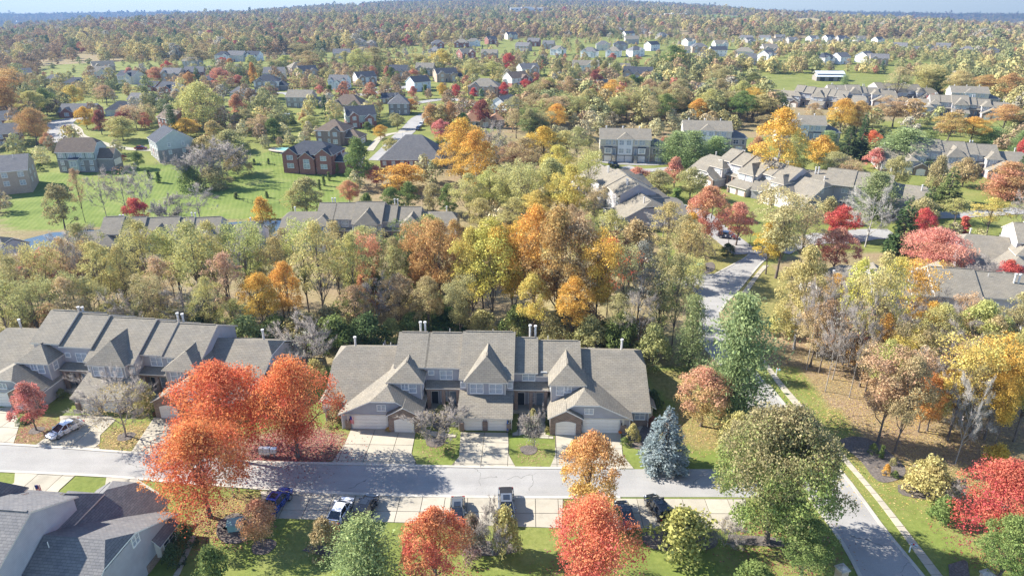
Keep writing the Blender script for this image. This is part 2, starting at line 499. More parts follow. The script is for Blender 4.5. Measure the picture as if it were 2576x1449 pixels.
def bend(a, b, rg, k=4, sag=0.08, r0=0.1, r1=0.02):
    a = np.asarray(a, float); b = np.asarray(b, float); L = np.linalg.norm(b - a)
    t = np.linspace(0, 1, k)[:, None]
    P = a + (b - a) * t + rg.normal(size=(k, 3)) * L * sag * np.sin(np.pi * t) * 0.7
    P[:, 2] += (np.sin(np.pi * t) * L * 0.06)[:, 0]
    return P, np.linspace(r0, r1, k)

def broadleaf(seed, h, w, base, nclump, nleaf, leaf, prof='round', clump_r=0.17, trunk_r=0.2, fill=0.35, limbs=9, bark='bark', twigs=0, stems=1):
    rg = np.random.default_rng(seed)
    zb = h * base
    t = rg.uniform(0.02, 1, nclump) ** 0.85; ph = rg.uniform(0, 2 * np.pi, nclump)
    lob = 1 + 0.13 * np.sin(2 * ph + seed) + 0.1 * np.sin(3 * ph + 2 * seed + 4 * t)
    rr = PROFILE[prof](t) * w / 2 * lob * np.where(rg.uniform(size=nclump) < fill, rg.uniform(0.1, 0.75, nclump), rg.uniform(0.74, 1.0, nclump))
    cr = w * clump_r * rg.uniform(0.45, 1.45, nclump)
    rr = np.maximum(rr - cr * 0.6, 0.05)
    C = np.stack([rr * np.cos(ph), rr * np.sin(ph), zb + t * (h - zb) - cr * 0.45 * (t > 0.7)], 1)
    C[:, 2] = np.minimum(C[:, 2], h - cr * 0.6)
    clv = rg.uniform(0, 1, nclump)
    which = rg.choice(nclump, nleaf, p=(cr ** 2) / (cr ** 2).sum())
    d = unit(rg.normal(size=(nleaf, 3))); out = unit(C - np.array([0, 0, zb + (h - zb) * 0.35]))[which]
    d = unit(d + out * 0.55)
    d[:, 2] = np.where(d[:, 2] < -0.35, -d[:, 2] * 0.7, d[:, 2])
    P = C[which] + d * (cr[which] * rg.uniform(0.5, 1.08, nleaf))[:, None]
    P[:, 2] = np.maximum(P[:, 2], 0.05)
    tz = np.clip((P[:, 2] - zb) / (h - zb), 0, 1)
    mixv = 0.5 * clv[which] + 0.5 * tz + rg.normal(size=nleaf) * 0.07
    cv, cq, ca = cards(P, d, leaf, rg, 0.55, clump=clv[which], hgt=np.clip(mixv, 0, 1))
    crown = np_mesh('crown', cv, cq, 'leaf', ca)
    paths = []
    top = zb + (h - zb) * 0.72
    for s in range(stems):
        off = np.array([0.0, 0, 0]) if stems == 1 else rg.normal(size=3) * np.array([w * 0.03, w * 0.03, 0])
        lean_v = rg.normal(size=2) * w * (0.03 if stems == 1 else 0.14)
        k = 7; tt = np.linspace(0, 1, k)
        P0 = np.stack([off[0] + lean_v[0] * tt + np.sin(tt * 4 + seed) * w * 0.012, off[1] + lean_v[1] * tt + np.cos(tt * 5 + seed) * w * 0.012, tt * top], 1)
        R0 = trunk_r * (1 - tt * 0.82) / math.sqrt(stems); R0[0] *= 1.35
        paths.append((P0, R0))
        idx = rg.permutation(nclump)[:max(2, limbs // stems)]
        for i in idx:
            c = C[i]; f = np.clip((c[2] - h * 0.12) / top * rg.uniform(0.45, 0.8), base * 0.75, 0.95)
            a = np.array([np.interp(f, tt, P0[:, q]) for q in range(3)]); r = np.interp(f, tt, R0) * 0.62
            p, q = bend(a, c, rg, 5, 0.09, r, trunk_r * 0.10); paths.append((p, q))
            for _ in range(2):
                j = int(np.argmin(np.linalg.norm(C - c, axis=1) + rg.uniform(0, w * 0.35, nclump)))
                paths.append(bend(p[2 + _], C[j] * 0.98 + c * 0.02, rg, 4, 0.1, q[2 + _] * 0.7, trunk_r * 0.06))
    tv, tq = tubes(paths, 6)
    trunk = np_mesh('trunk', tv, tq, bark)
    trunk.polygons.foreach_set('use_smooth', [True] * len(trunk.polygons))
    if twigs:
        ends = [p[-1] for p, r in paths[1:]]
        add_twigs(trunk, ends, C, rg, twigs, w, h, bark)
    return trunk, crown

def twig_cards(O, D, L, r, rg):
    """thin three-sided twigs from O along D"""
    n = len(O); D = unit(D); u = unit(np.cross(D, rg.normal(size=(n, 3)))); w = np.cross(D, u)
    E = O + D * L[:, None] + rg.normal(size=(n, 3)) * (L * 0.12)[:, None]
    V = np.stack([O + u * r, O - u * r * 0.5 + w * r * 0.87, O - u * r * 0.5 - w * r * 0.87, E], 1).reshape(-1, 3)
    b = np.arange(n)[:, None] * 4
    F = np.concatenate([b + np.array([[0, 1, 3]]), b + np.array([[1, 2, 3]]), b + np.array([[2, 0, 3]])])
    return V, F, E

def bare_tree(seed, h, w, base, bark='bark_twig', n1=11, trunk_r=0.16, stems=1, tw=2600):
    rg = np.random.default_rng(seed); paths = []; tips = []
    top = h * 0.86
    for s in range(stems):
        k = 7; tt = np.linspace(0, 1, k); lv = rg.normal(size=2) * w * (0.03 if stems == 1 else 0.2)
        P0 = np.stack([lv[0] * tt + np.sin(tt * 5 + seed + s) * w * .015, lv[1] * tt + np.cos(tt * 4 + seed) * w * .015, tt * top], 1)
        R0 = trunk_r * (1 - tt * .85) / math.sqrt(stems); paths.append((P0, R0))
        m = max(4, n1 // stems)
        for i in range(m):
            f = base + (0.93 - base) * (i + rg.uniform(0, .8)) / m; ph = i * 2.4 + rg.uniform(-.5, .5)
            a = np.array([np.interp(f, tt, P0[:, q]) for q in range(3)]); r = np.interp(f, tt, R0) * .6
            L = w * .5 * (1.05 - .55 * abs(f - .45)) * rg.uniform(.75, 1.1)
            up = rg.uniform(.45, 1.05)
            e = a + np.array([math.cos(ph) * L, math.sin(ph) * L, L * up]); e[2] = min(e[2], h)
            p, q = bend(a, e, rg, 6, .1, r, trunk_r * .08); paths.append((p, q))
            for jj in range(2, 6):
                for _ in range(2):
                    d = unit((e - a)[None] + rg.normal(size=(1, 3)) * L * .75)[0]; d[2] = abs(d[2])
                    e2 = p[jj] + d * L * rg.uniform(.28, .5)
                    p2, q2 = bend(p[jj], e2, rg, 4, .12, q[jj] * .6, trunk_r * .05); paths.append((p2, q2)); tips += [(p2[x], d) for x in (1, 2, 3)]
    tv, tq = tubes(paths, 5)
    O = np.array([a for a, b in tips]); D = np.array([b for a, b in tips]); ix = rg.integers(0, len(O), tw)
    O = O[ix] + rg.normal(size=(tw, 3)) * w * .012; Dd = unit(D[ix] + rg.normal(size=(tw, 3)) * .55 + np.array([0, 0, .3]))
    V2, F2, _ = twig_cards(O, Dd, rg.uniform(.05, .13, tw) * w, max(.012, w * .0021), rg)
    b1 = np.concatenate([tq[:, [0, 1, 2]], tq[:, [0, 2, 3]]])
    trunk = np_mesh('trunk', np.concatenate([tv, V2]), np.concatenate([b1, F2 + len(tv)]), bark)
    return trunk

def few_leaves(seed, h, w, base, n, leaf):
    rg = np.random.default_rng(seed); t = rg.uniform(0.1, 1, n); ph = rg.uniform(0, 2 * np.pi, n)
    r = PROFILE['round'](t) * w / 2 * np.sqrt(rg.uniform(.15, 1, n))
    P = np.stack([r * np.cos(ph), r * np.sin(ph), h * base + t * h * (1 - base)], 1)
    v, q, a = cards(P, unit(P - np.array([0, 0, h * .5])), leaf, rg, .3, hgt=np.clip(t, 0, 1))
    return np_mesh('crown', v, q, 'leaf', a)

def pine(seed, h, w, n_whorl=13, leaf=0.5, per=26, taper=0.9, droop=0.05, bark='bark', start=0.1, pad=0.2):
    """white pine: whorls of level boughs that carry pads of needles"""
    rg = np.random.default_rng(seed); paths = [(np.array([[0, 0, 0], [0, 0, h * .5], [0, 0, h * .98]]), np.array([.02, .013, .002]) * h)]
    P = []; N = []; AL = []; CV = []
    for i in range(n_whorl):
        f = start + (0.97 - start) * (i / (n_whorl - 1)) ** .95
        L = w / 2 * (1 - (f - start) / (1 - start)) ** taper * rg.uniform(.62, 1.2) + .03 * w
        if f < start + .12: L *= .8
        for b in range(6):
            ph = b * 1.047 + i * .7 + rg.uniform(-.35, .35); l = L * rg.uniform(.5, 1.15)
            d = np.array([math.cos(ph), math.sin(ph), rg.uniform(.0, .28) - droop]); a = np.array([0, 0, f * h]); e = a + d * l
            paths.append(bend(a, e, rg, 3, .04, .006 * h * (1 - f * .7), .0012 * h))
            cl = rg.uniform(); m = int(per * (0.35 + l / w * 2))
            s = rg.uniform(.25, 1.05, m) ** .8
            c = a + d * l * s[:, None]
            sp = w * pad * .5 * (.45 + .6 * s[:, None]) * (.4 + l / w)
            c = c + rg.normal(size=(m, 3)) * sp * np.array([1, 1, .38])
            P.append(c); N.append(np.tile([0, 0, 1.0], (m, 1)) + d * .5); AL.append(unit(rg.normal(size=(m, 3)) * .6 + d)); CV.append(np.full(m, cl))
    tv, tq = tubes(paths, 5); trunk = np_mesh('trunk', tv, tq, bark)
    P = np.concatenate(P); N = unit(np.concatenate(N)); AL = np.concatenate(AL); CV = np.concatenate(CV)
    v, q, a = cards(P, N, leaf, rg, .5, .46, clump=CV, hgt=np.clip(P[:, 2] / h * .5 + CV * .5, 0, 1), along=AL)
    return trunk, np_mesh('crown', v, q, 'leaf', a)

def spruce(seed, h, w, leaf=0.35, n=9000, bark='bark', rows=17, sag=.25):
    rg = np.random.default_rng(seed)
    paths = [(np.array([[0, 0, 0], [0, 0, h * .5], [0, 0, h * .97]]), np.array([.022, .014, .002]) * h)]
    P = []; N = []; AL = []; CV = []; tot = 0
    br = []
    for i in range(rows):
        f = .04 + .94 * (i / (rows - 1)) ** .9
        L = w / 2 * (1 - f) ** .68 + .02 * w
        for b in range(max(5, int(15 * (1 - f) + 4))):
            br.append((f, rg.uniform(0, 2 * np.pi), L * rg.uniform(.72, 1.08)))
    W = np.array([l for f, p, l in br]); W = W / W.sum()
    for (f, ph, l), wt in zip(br, W):
        m = max(4, int(n * wt)); a = np.array([0, 0, f * h + .1]); d = np.array([math.cos(ph), math.sin(ph), -sag])
        s = rg.uniform(.3, 1, m) ** .7; c = a + d * (l * s)[:, None]; c[:, 2] += (s ** 2) * l * .22
        side = np.array([-math.sin(ph), math.cos(ph), 0]); k = rg.normal(size=m) * l * .16 * (1.15 - s * .6)
        c = c + side * k[:, None] + np.array([0, 0, 1]) * (rg.normal(size=m) * .03 * w)[:, None]; c[:, 2] = np.maximum(c[:, 2], .08)
        P.append(c); N.append(np.tile(d * .5 + np.array([0, 0, .85]), (m, 1))); AL.append(np.tile(d, (m, 1)) + side * (np.sign(k) * .7)[:, None]); CV.append(np.full(m, rg.uniform()))
        paths.append((np.array([a, a + d * l * .5, a + d * l * .9 + np.array([0, 0, l * .18])]), np.array([.006, .004, .001]) * h))
    tv, tq = tubes(paths, 4); trunk = np_mesh('trunk', tv, tq, bark)
    P = np.concatenate(P); N = unit(np.concatenate(N)); AL = unit(np.concatenate(AL)); CV = np.concatenate(CV)
    v, q, a = cards(P, N, leaf, rg, .65, .45, clump=CV, hgt=CV, along=AL)
    return trunk, np_mesh('crown', v, q, 'leaf', a)

# ------------------------------------------------------------------ kinds of tree: (height, width, [(trunk, crown), ...])
KIND = {}
KIND['maple'] = (10, 9.5, [broadleaf(s, 10, 9.5, .2, 100, 24000, .172, p, .155, .2, .4, 12) for s, p in ((1, 'round'), (2, 'oval'), (31, 'round'))])
KIND['maple_loose'] = (10, 8, [broadleaf(s, 10, 8, .22, 120, 19000, .175, 'oval', .115, .17, .35, 14) for s in (3, 4)])
KIND['small'] = (5, 4, [broadleaf(s, 5, 4, .24, 60, 9000, .135, 'oval', .15, .08, .4, 9) for s in (5, 6)])
KIND['pear'] = (11, 12, [broadleaf(7, 11, 12, .13, 260, 66000, .185, 'round', .105, .25, .42, 16)])
KIND['wood'] = (18, 10, [broadleaf(s, 18, 10, .32, 95, 13500, .25, p, .13, .2, .4, 14) for s, p in ((8, 'round'), (9, 'oval'), (10, 'round'), (11, 'vase'), (12, 'oval'))])
KIND['thin'] = (18, 9, [broadleaf(s, 18, 9, .38, 90, 5600, .245, p, .12, .17, .45, 18) for s, p in ((13, 'round'), (14, 'vase'), (15, 'oval'), (16, 'round'))])
KIND['sycamore'] = (20, 11, [broadleaf(s, 20, 11, .16, 130, 17000, .27, 'oval', .115, .24, .4, 16, 'bark_pale') for s in (17, 18)])
KIND['round'] = (10, 9, [broadleaf(s, 10, 9, .15, 80, 7600, .32, p, .15, .17, .35, 8) for s, p in ((19, 'round'), (20, 'oval'), (21, 'round'), (22, 'pyr'))])
KIND['oval'] = (10, 6, [broadleaf(s, 10, 6, .12, 70, 6500, .27, 'col', .17, .15, .35, 6) for s in (23, 24)])
KIND['willow'] = (12, 13, [broadleaf(25, 12, 13, .08, 90, 11000, .34, 'round', .13, .3, .35, 9)])
KIND['bush'] = (2.4, 3, [broadleaf(s, 2.4, 3, .0, 46, 3800, .15, 'mound', .17, .05, .4, 8, stems=3) for s in (26, 27)])
KIND['clipped'] = (1.5, 1.8, [broadleaf(s, 1.5, 1.8, .0, 90, 3000, .09, 'mound', .12, .04, .25, 4) for s in (28,)])
KIND['thicket'] = (4, 5, [broadleaf(s, 4, 5, .0, 60, 5200, .21, 'mound', .16, .05, .4, 10, stems=3) for s in (29, 30)])
KIND['arbor'] = (4, 1.5, [broadleaf(32, 4, 1.5, .0, 60, 2600, .16, 'pyr', .2, .05, .3, 3)])
KIND['bare'] = (14, 9, [(bare_tree(s, 14, 9, .3), few_leaves(s, 14, 9, .3, 260, .3)) for s in (40, 41)])
KIND['bare_pale'] = (12, 9, [(bare_tree(42, 12, 9, .2, 'bark_pale', 13, .17, 1, 3200), few_leaves(42, 12, 9, .25, 160, .22))])
KIND['twiggy'] = (3, 3.4, [(bare_tree(s, 3, 3.4, .08, 'bark_twig', 18, .07, 4, 3600), few_leaves(s, 3, 3.4, .2, 500, .10)) for s in (43, 44)])
KIND['halfbare'] = (8, 8, [(bare_tree(45, 8, 8, .22, 'bark_twig', 13, .13, 1, 3200), few_leaves(45, 8, 8, .2, 1500, .2))])
KIND['pine'] = (18, 12, [pine(50, 18, 12, 12, .5, 300, .42, pad=.34), pine(51, 18, 12, 11, .5, 190, .48, pad=.30)])
KIND['pine_front'] = (14, 9, [pine(52, 14, 9, 12, .33, 300, .5, pad=.3)])
KIND['spruce'] = (12, 7, [spruce(53, 12, 7, .5, 5200), spruce(54, 12, 7, .5, 5200)])
KIND['blue_spruce'] = (8, 6.4, [spruce(55, 8, 6.4, .27, 13000, rows=18, sag=.12)])

PLANT_NAME = {'maple': 'maple_tree', 'maple_loose': 'maple_tree', 'small': 'ornamental_tree', 'pear': 'pear_tree', 'wood': 'woodland_tree', 'thin': 'woodland_tree', 'sycamore': 'sycamore_tree',
              'round': 'garden_tree', 'oval': 'garden_tree', 'willow': 'willow_tree', 'bush': 'bush', 'clipped': 'clipped_shrub', 'thicket': 'thicket_shrub', 'arbor': 'arborvitae', 'bare': 'bare_tree',
              'bare_pale': 'bare_tree', 'twiggy': 'twiggy_shrub', 'halfbare': 'ornamental_tree', 'pine': 'pine_tree', 'pine_front': 'pine_tree', 'spruce': 'spruce_tree', 'blue_spruce': 'blue_spruce_tree'}
CATEGORY = {'bush': 'shrub', 'clipped': 'shrub', 'thicket': 'shrub', 'twiggy': 'shrub', 'arbor': 'shrub'}
HUE = {
    'red': ((.66, .165, .078), (.70, .225, .095)), 'crimson': ((.52, .085, .08), (.58, .13, .10)), 'pinkred': ((.58, .23, .17), (.60, .28, .20)), 'salmon': ((.60, .27, .17), (.56, .30, .16)),
    'orange': ((.60, .36, .09), (.57, .28, .09)), 'gold': ((.62, .43, .09), (.64, .38, .08)), 'yellow': ((.64, .52, .12), (.56, .47, .13)), 'lime': ((.50, .48, .17), (.46, .43, .18)),
    'ygreen': ((.45, .415, .145), (.49, .44, .17)), 'olive': ((.37, .335, .145), (.42, .365, .17)), 'green': ((.15, .215, .065), (.21, .25, .08)), 'dkgreen': ((.075, .12, .05), (.11, .15, .06)),
    'rust': ((.49, .29, .11), (.52, .32, .13)), 'brown': ((.43, .30, .16), (.47, .34, .18)), 'tan': ((.50, .41, .22), (.53, .38, .21)), 'maroon': ((.28, .10, .08), (.34, .13, .09)), 'grey': ((.38, .35, .30), (.33, .32, .25)),
    'pine': ((.215, .305, .115), (.30, .375, .15)), 'bluespruce': ((.225, .29, .28), (.28, .34, .32)), 'pearmix': ((.25, .29, .095), (.36, .265, .15)), 'orangered': ((.66, .46, .13), (.64, .33, .14)), 'pinkgold': ((.58, .42, .17), (.60, .30, .20)),
    'litpine': ((.23, .295, .12), (.30, .345, .14)), 'twig': ((.38, .30, .20), (.42, .26, .16)), 'dusk': ((.38, .23, .22), (.32, .25, .18)), 'deepred': ((.60, .15, .095), (.68, .235, .12)), 'bushgreen': ((.29, .335, .09), (.40, .39, .12)), 'apricot': ((.62, .40, .20), (.62, .30, .17)),
}
N_TREES = [0]
def plant(kind, p, h, w, hue, label, group=None, rz=None, pick=None, vary=.08):
    H0, W0, protos = KIND[kind]
    tr, cr = protos[(N_TREES[0] if pick is None else pick) % len(protos)]; N_TREES[0] += 1
    o = empty(PLANT_NAME[kind], (p[0], p[1], p[2] - 0.03), rnd.uniform(0, 6.28) if rz is None else rz)
    o.scale = (w / W0, w / W0, h / H0)
    tag(o, label, CATEGORY.get(kind, 'tree'), group)
    mobj('trunk' if kind not in CATEGORY else 'stem', tr, o)
    if cr:
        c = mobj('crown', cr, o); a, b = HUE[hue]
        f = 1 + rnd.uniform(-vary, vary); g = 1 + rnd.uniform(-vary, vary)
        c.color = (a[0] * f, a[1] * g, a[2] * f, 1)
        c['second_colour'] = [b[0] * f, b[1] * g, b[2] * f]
    return o

# ------------------------------------------------------------------ windows, doors and other fittings of buildings
CACHE = {}
FINE = [True]          # sub-parts (panes, door panels) on buildings near enough to show them
def win_mesh(w, h, nx, ny, frame, pane, whole):
    k = ('w', round(w, 2), round(h, 2), nx, ny, frame, pane, whole)
    if k not in CACHE:
        m = MB(); b = .1
        m.box(-w / 2 - b, -w / 2, -.07, .02, -b, h + b, frame).box(w / 2, w / 2 + b, -.07, .02, -b, h + b, frame)
        m.box(-w / 2, w / 2, -.07, .02, h, h + b, frame).box(-w / 2 - b, w / 2 + b, -.1, .02, -b - .05, 0, frame)
        for i in range(1, nx): m.box(-w / 2 + w * i / nx - .045, -w / 2 + w * i / nx + .045, -.06, .02, 0, h, frame)
        for j in range(1, ny): m.box(-w / 2, w / 2, -.05, .02, h * j / ny - .03, h * j / ny + .03, frame)
        pw, ph = w / nx, h / ny
        if whole: m.box(-w / 2, w / 2, -.025, .01, 0, h, pane)
        p = None if whole else MB().box(-pw / 2 + .01, pw / 2 - .01, -.025, .01, .01, ph - .01, pane).mesh('pane')
        CACHE[k] = (m.mesh('window'), p)
    return CACHE[k]

def win(parent, x, y, z, w, h, rz=0.0, nx=2, ny=2, frame='trim', pane='pane_blinds', name='window', panes=True):
    """window on a wall: x,y,z middle of its sill on the outer face; rz = 0 looks along -y"""
    panes = panes and FINE[0]
    m, p = win_mesh(w, h, nx, ny, frame, pane, not panes)
    o = mobj(name, m, parent, (x, y, z), rz)
    ch = []
    if panes:
        for i in range(nx):
            for j in range(ny):
                ch.append(mobj('pane', p, o, (-w / 2 + w * (i + .5) / nx, 0, h * j / ny)))
    CHILD[o.name] = ch
    return o

def gdoor(parent, x, y, w, h=2.13, rz=0.0, mat='garage_paint', arch=False):
    k = ('g', round(w, 2), h, mat, arch, FINE[0])
    if k not in CACHE:
        m = MB().box(-w / 2 - .1, -w / 2, -.03, .05, 0, h + (.0 if arch else .1), 'trim').box(w / 2, w / 2 + .1, -.03, .05, 0, h + (.0 if arch else .1), 'trim')
        if not arch: m.box(-w / 2, w / 2, -.03, .05, h, h + .1, 'trim')
        else:
            n = 10; pts = [(-w / 2 - .1 + (w + .2) * i / n, h + .32 * math.sin(math.pi * i / n)) for i in range(n + 1)]
            m.prism_y([(-w / 2 - .1, h - .02)] + [(w / 2 + .1, h - .02)] + pts[::-1][0:], -.03, .04, mat)
        m.box(-w / 2, w / 2, .0, .05, 0, h, 'joint_dirt')
        if not FINE[0]:
            for q in range(4): m.box(-w / 2 + .02, w / 2 - .02, -.02, .0, h / 4 * q + .012, h / 4 * (q + 1) - .012, mat)
        pm = MB().box(-w / 2 + .02, w / 2 - .02, -.02, .02, .012, h / 4 - .012, mat)
        for q in range(max(2, int(w / 1.2))):
            n = max(2, int(w / 1.2)); pm.box(-w / 2 + w * q / n + .1, -w / 2 + w * (q + 1) / n - .1, -.035, -.02, .1, h / 4 - .1, mat)
        CACHE[k] = (m.mesh('garage_door'), pm.mesh('panel'))
    a, b = CACHE[k]
    o = mobj('garage_door', a, parent, (x, y, 0), rz)
    CHILD[o.name] = [mobj('panel', b, o, (0, 0, h * i / 4)) for i in range(4)] if FINE[0] else []
    return o

def door(parent, x, y, z, rz=0.0, mat='door_dark', w=.95, h=2.05):
    k = ('d', mat, w, h)
    if k not in CACHE:
        m = MB().box(-w / 2 - .1, -w / 2, -.05, .03, 0, h + .1, 'trim').box(w / 2, w / 2 + .1, -.05, .03, 0, h + .1, 'trim').box(-w / 2, w / 2, -.05, .03, h, h + .1, 'trim')
        m.box(-w / 2, w / 2, -.02, .03, 0, h, mat)
        for zz in (.2, 1.1): m.box(-w / 2 + .15, w / 2 - .15, -.035, -.02, zz, zz + .72, mat)
        hd = MB().box(-.02, .02, -.09, -.02, 0, .14, 'dark_metal').mesh('handle')
        CACHE[k] = (m.mesh('door'), hd)
    a, b = CACHE[k]
    o = mobj('door', a, parent, (x, y, z), rz)
    CHILD[o.name] = [mobj('handle', b, o, (w / 2 - .12, 0, .95))] if FINE[0] else []
    return o

def flue(parent, x, y, z0, z1, r=.16):
    z1 -= 1.15
    m = MB().cyl(x, y, z0, z1, r, r, 10, 'flue_metal').cyl(x, y, z1, z1 + .08, r * 1.1, r * 1.45, 10, 'flue_metal').cyl(x, y, z1 + .08, z1 + .3, r * 1.5, r * 1.5, 10, 'flue_metal')
    return m.build('chimney_flue', parent, smooth=False)

def rect_hip(m, x0, x1, y0, y1, ze, slope, mat, over=.4, th=.16, edge='trim'):
    """hip roof over a rectangle; ridge along the longer side"""
    x0 -= over; x1 += over; y0 -= over; y1 += over; z = ze - over * slope * .3
    W, D = x1 - x0, y1 - y0; r = min(W, D) / 2; zt = z + r * slope
    if W >= D: a, b = (x0 + r, y0 + r, zt), (x1 - r, y0 + r, zt)
    else: a, b = (x0 + r, y0 + r, zt), (x0 + r, y1 - r, zt)
    A, B, C, E = (x0, y0, z), (x1, y0, z), (x1, y1, z), (x0, y1, z)
    if W >= D:
        m.slab([A, B, b, a], th, mat, edge); m.slab([C, E, a, b], th, mat, edge); m.slab([B, C, b], th, mat, edge); m.slab([E, A, a], th, mat, edge)
    else:
        m.slab([A, B, a], th, mat, edge); m.slab([B, C, b, a], th, mat, edge); m.slab([C, E, b], th, mat, edge); m.slab([E, A, a, b], th, mat, edge)
    return zt

def gable_x(m, x0, x1, y0, y1, ze, slope, mat, over=.4, th=.16, edge='trim', clip0=0, clip1=0, yr=None):
    """gable roof with its ridge along x; clip0/clip1: height of a clipped (jerkinhead) end"""
    xa, xb = x0 - over * .7, x1 + over * .7; ya, yb = y0 - over, y1 + over; yr = (y0 + y1) / 2 if yr is None else yr
    za = ze - over * slope; zt = za + (yr - ya) * slope; sb = (zt - za) / (yb - yr)
    ra = xa + (clip0 * 1.3 if clip0 else 0); rb = xb - (clip1 * 1.3 if clip1 else 0)
    zc0, zc1 = zt - clip0, zt - clip1
    ca, cb = ya + (zc0 - za) / slope, yb - (zc0 - za) / sb
    da, db = ya + (zc1 - za) / slope, yb - (zc1 - za) / sb
    front = [(xa, ya, za), (xb, ya, za)] + ([(xb, da, zc1)] if clip1 else []) + [(rb, yr, zt), (ra, yr, zt)] + ([(xa, ca, zc0)] if clip0 else [])
    back = [(xb, yb, za), (xa, yb, za)] + ([(xa, cb, zc0)] if clip0 else []) + [(ra, yr, zt), (rb, yr, zt)] + ([(xb, db, zc1)] if clip1 else [])
    m.slab(front, th, mat, edge); m.slab(back, th, mat, edge)
    if clip0: m.slab([(xa, ca, zc0), (xa, cb, zc0), (ra, yr, zt)], th, mat, edge)
    if clip1: m.slab([(xb, da, zc1), (xb, db, zc1), (rb, yr, zt)], th, mat, edge)
    return zt

def gable_wall_x(m, x0, x1, y0, y1, z0, ze, slope, mat, clip0=0, clip1=0, yr=None, drop=.14):
    """walls of a box with gable ends at x0 and x1, reaching up to the roof"""
    yr = (y0 + y1) / 2 if yr is None else yr
    zt = ze + (yr - y0) * slope - drop
    if clip0 or clip1:
        zc = zt - max(clip0, clip1) - .02; s2 = (zt - ze) / (y1 - yr)
        pts = [(y0, z0), (y1, z0), (y1, ze - drop), (y1 - (zc - ze) / s2, zc - drop), (y0 + (zc - ze) / slope, zc - drop), (y0, ze - drop)]
    else:
        pts = [(y0, z0), (y1, z0), (y1, ze - drop), (yr, zt), (y0, ze - drop)]
    m.prism_x(pts, x0, x1, mat)

def gable_y(m, x0, x1, y0, y1, ze, slope, mat, over=.35, th=.15, edge='trim', xr=None, clip=0, run=None):
    """gable roof with its ridge along y, its gable facing -y"""
    xa, xb = x0 - over, x1 + over; ya = y0 - over; xr = (x0 + x1) / 2 if xr is None else xr
    za = ze - over * slope; zt = za + (xr - xa) * slope; s2 = (zt - za) / (xb - xr)
    if clip:
        zc = zt - clip; r = run or clip
        la, lb = xa + (zc - za) / slope, xb - (zc - za) / s2
        m.slab([(xa, ya, za), (la, ya, zc), (xr, ya + r, zt), (xr, y1, zt), (xa, y1, za)], th, mat, edge)
        m.slab([(xb, ya, za), (lb, ya, zc), (xr, ya + r, zt), (xr, y1, zt), (xb, y1, za)], th, mat, edge)
        m.slab([(la, ya, zc), (lb, ya, zc), (xr, ya + r, zt)], th, mat, edge)
    else:
        m.slab([(xa, ya, za), (xr, ya, zt), (xr, y1, zt), (xa, y1, za)], th, mat, edge)
        m.slab([(xb, ya, za), (xr, ya, zt), (xr, y1, zt), (xb, y1, za)], th, mat, edge)
    return zt

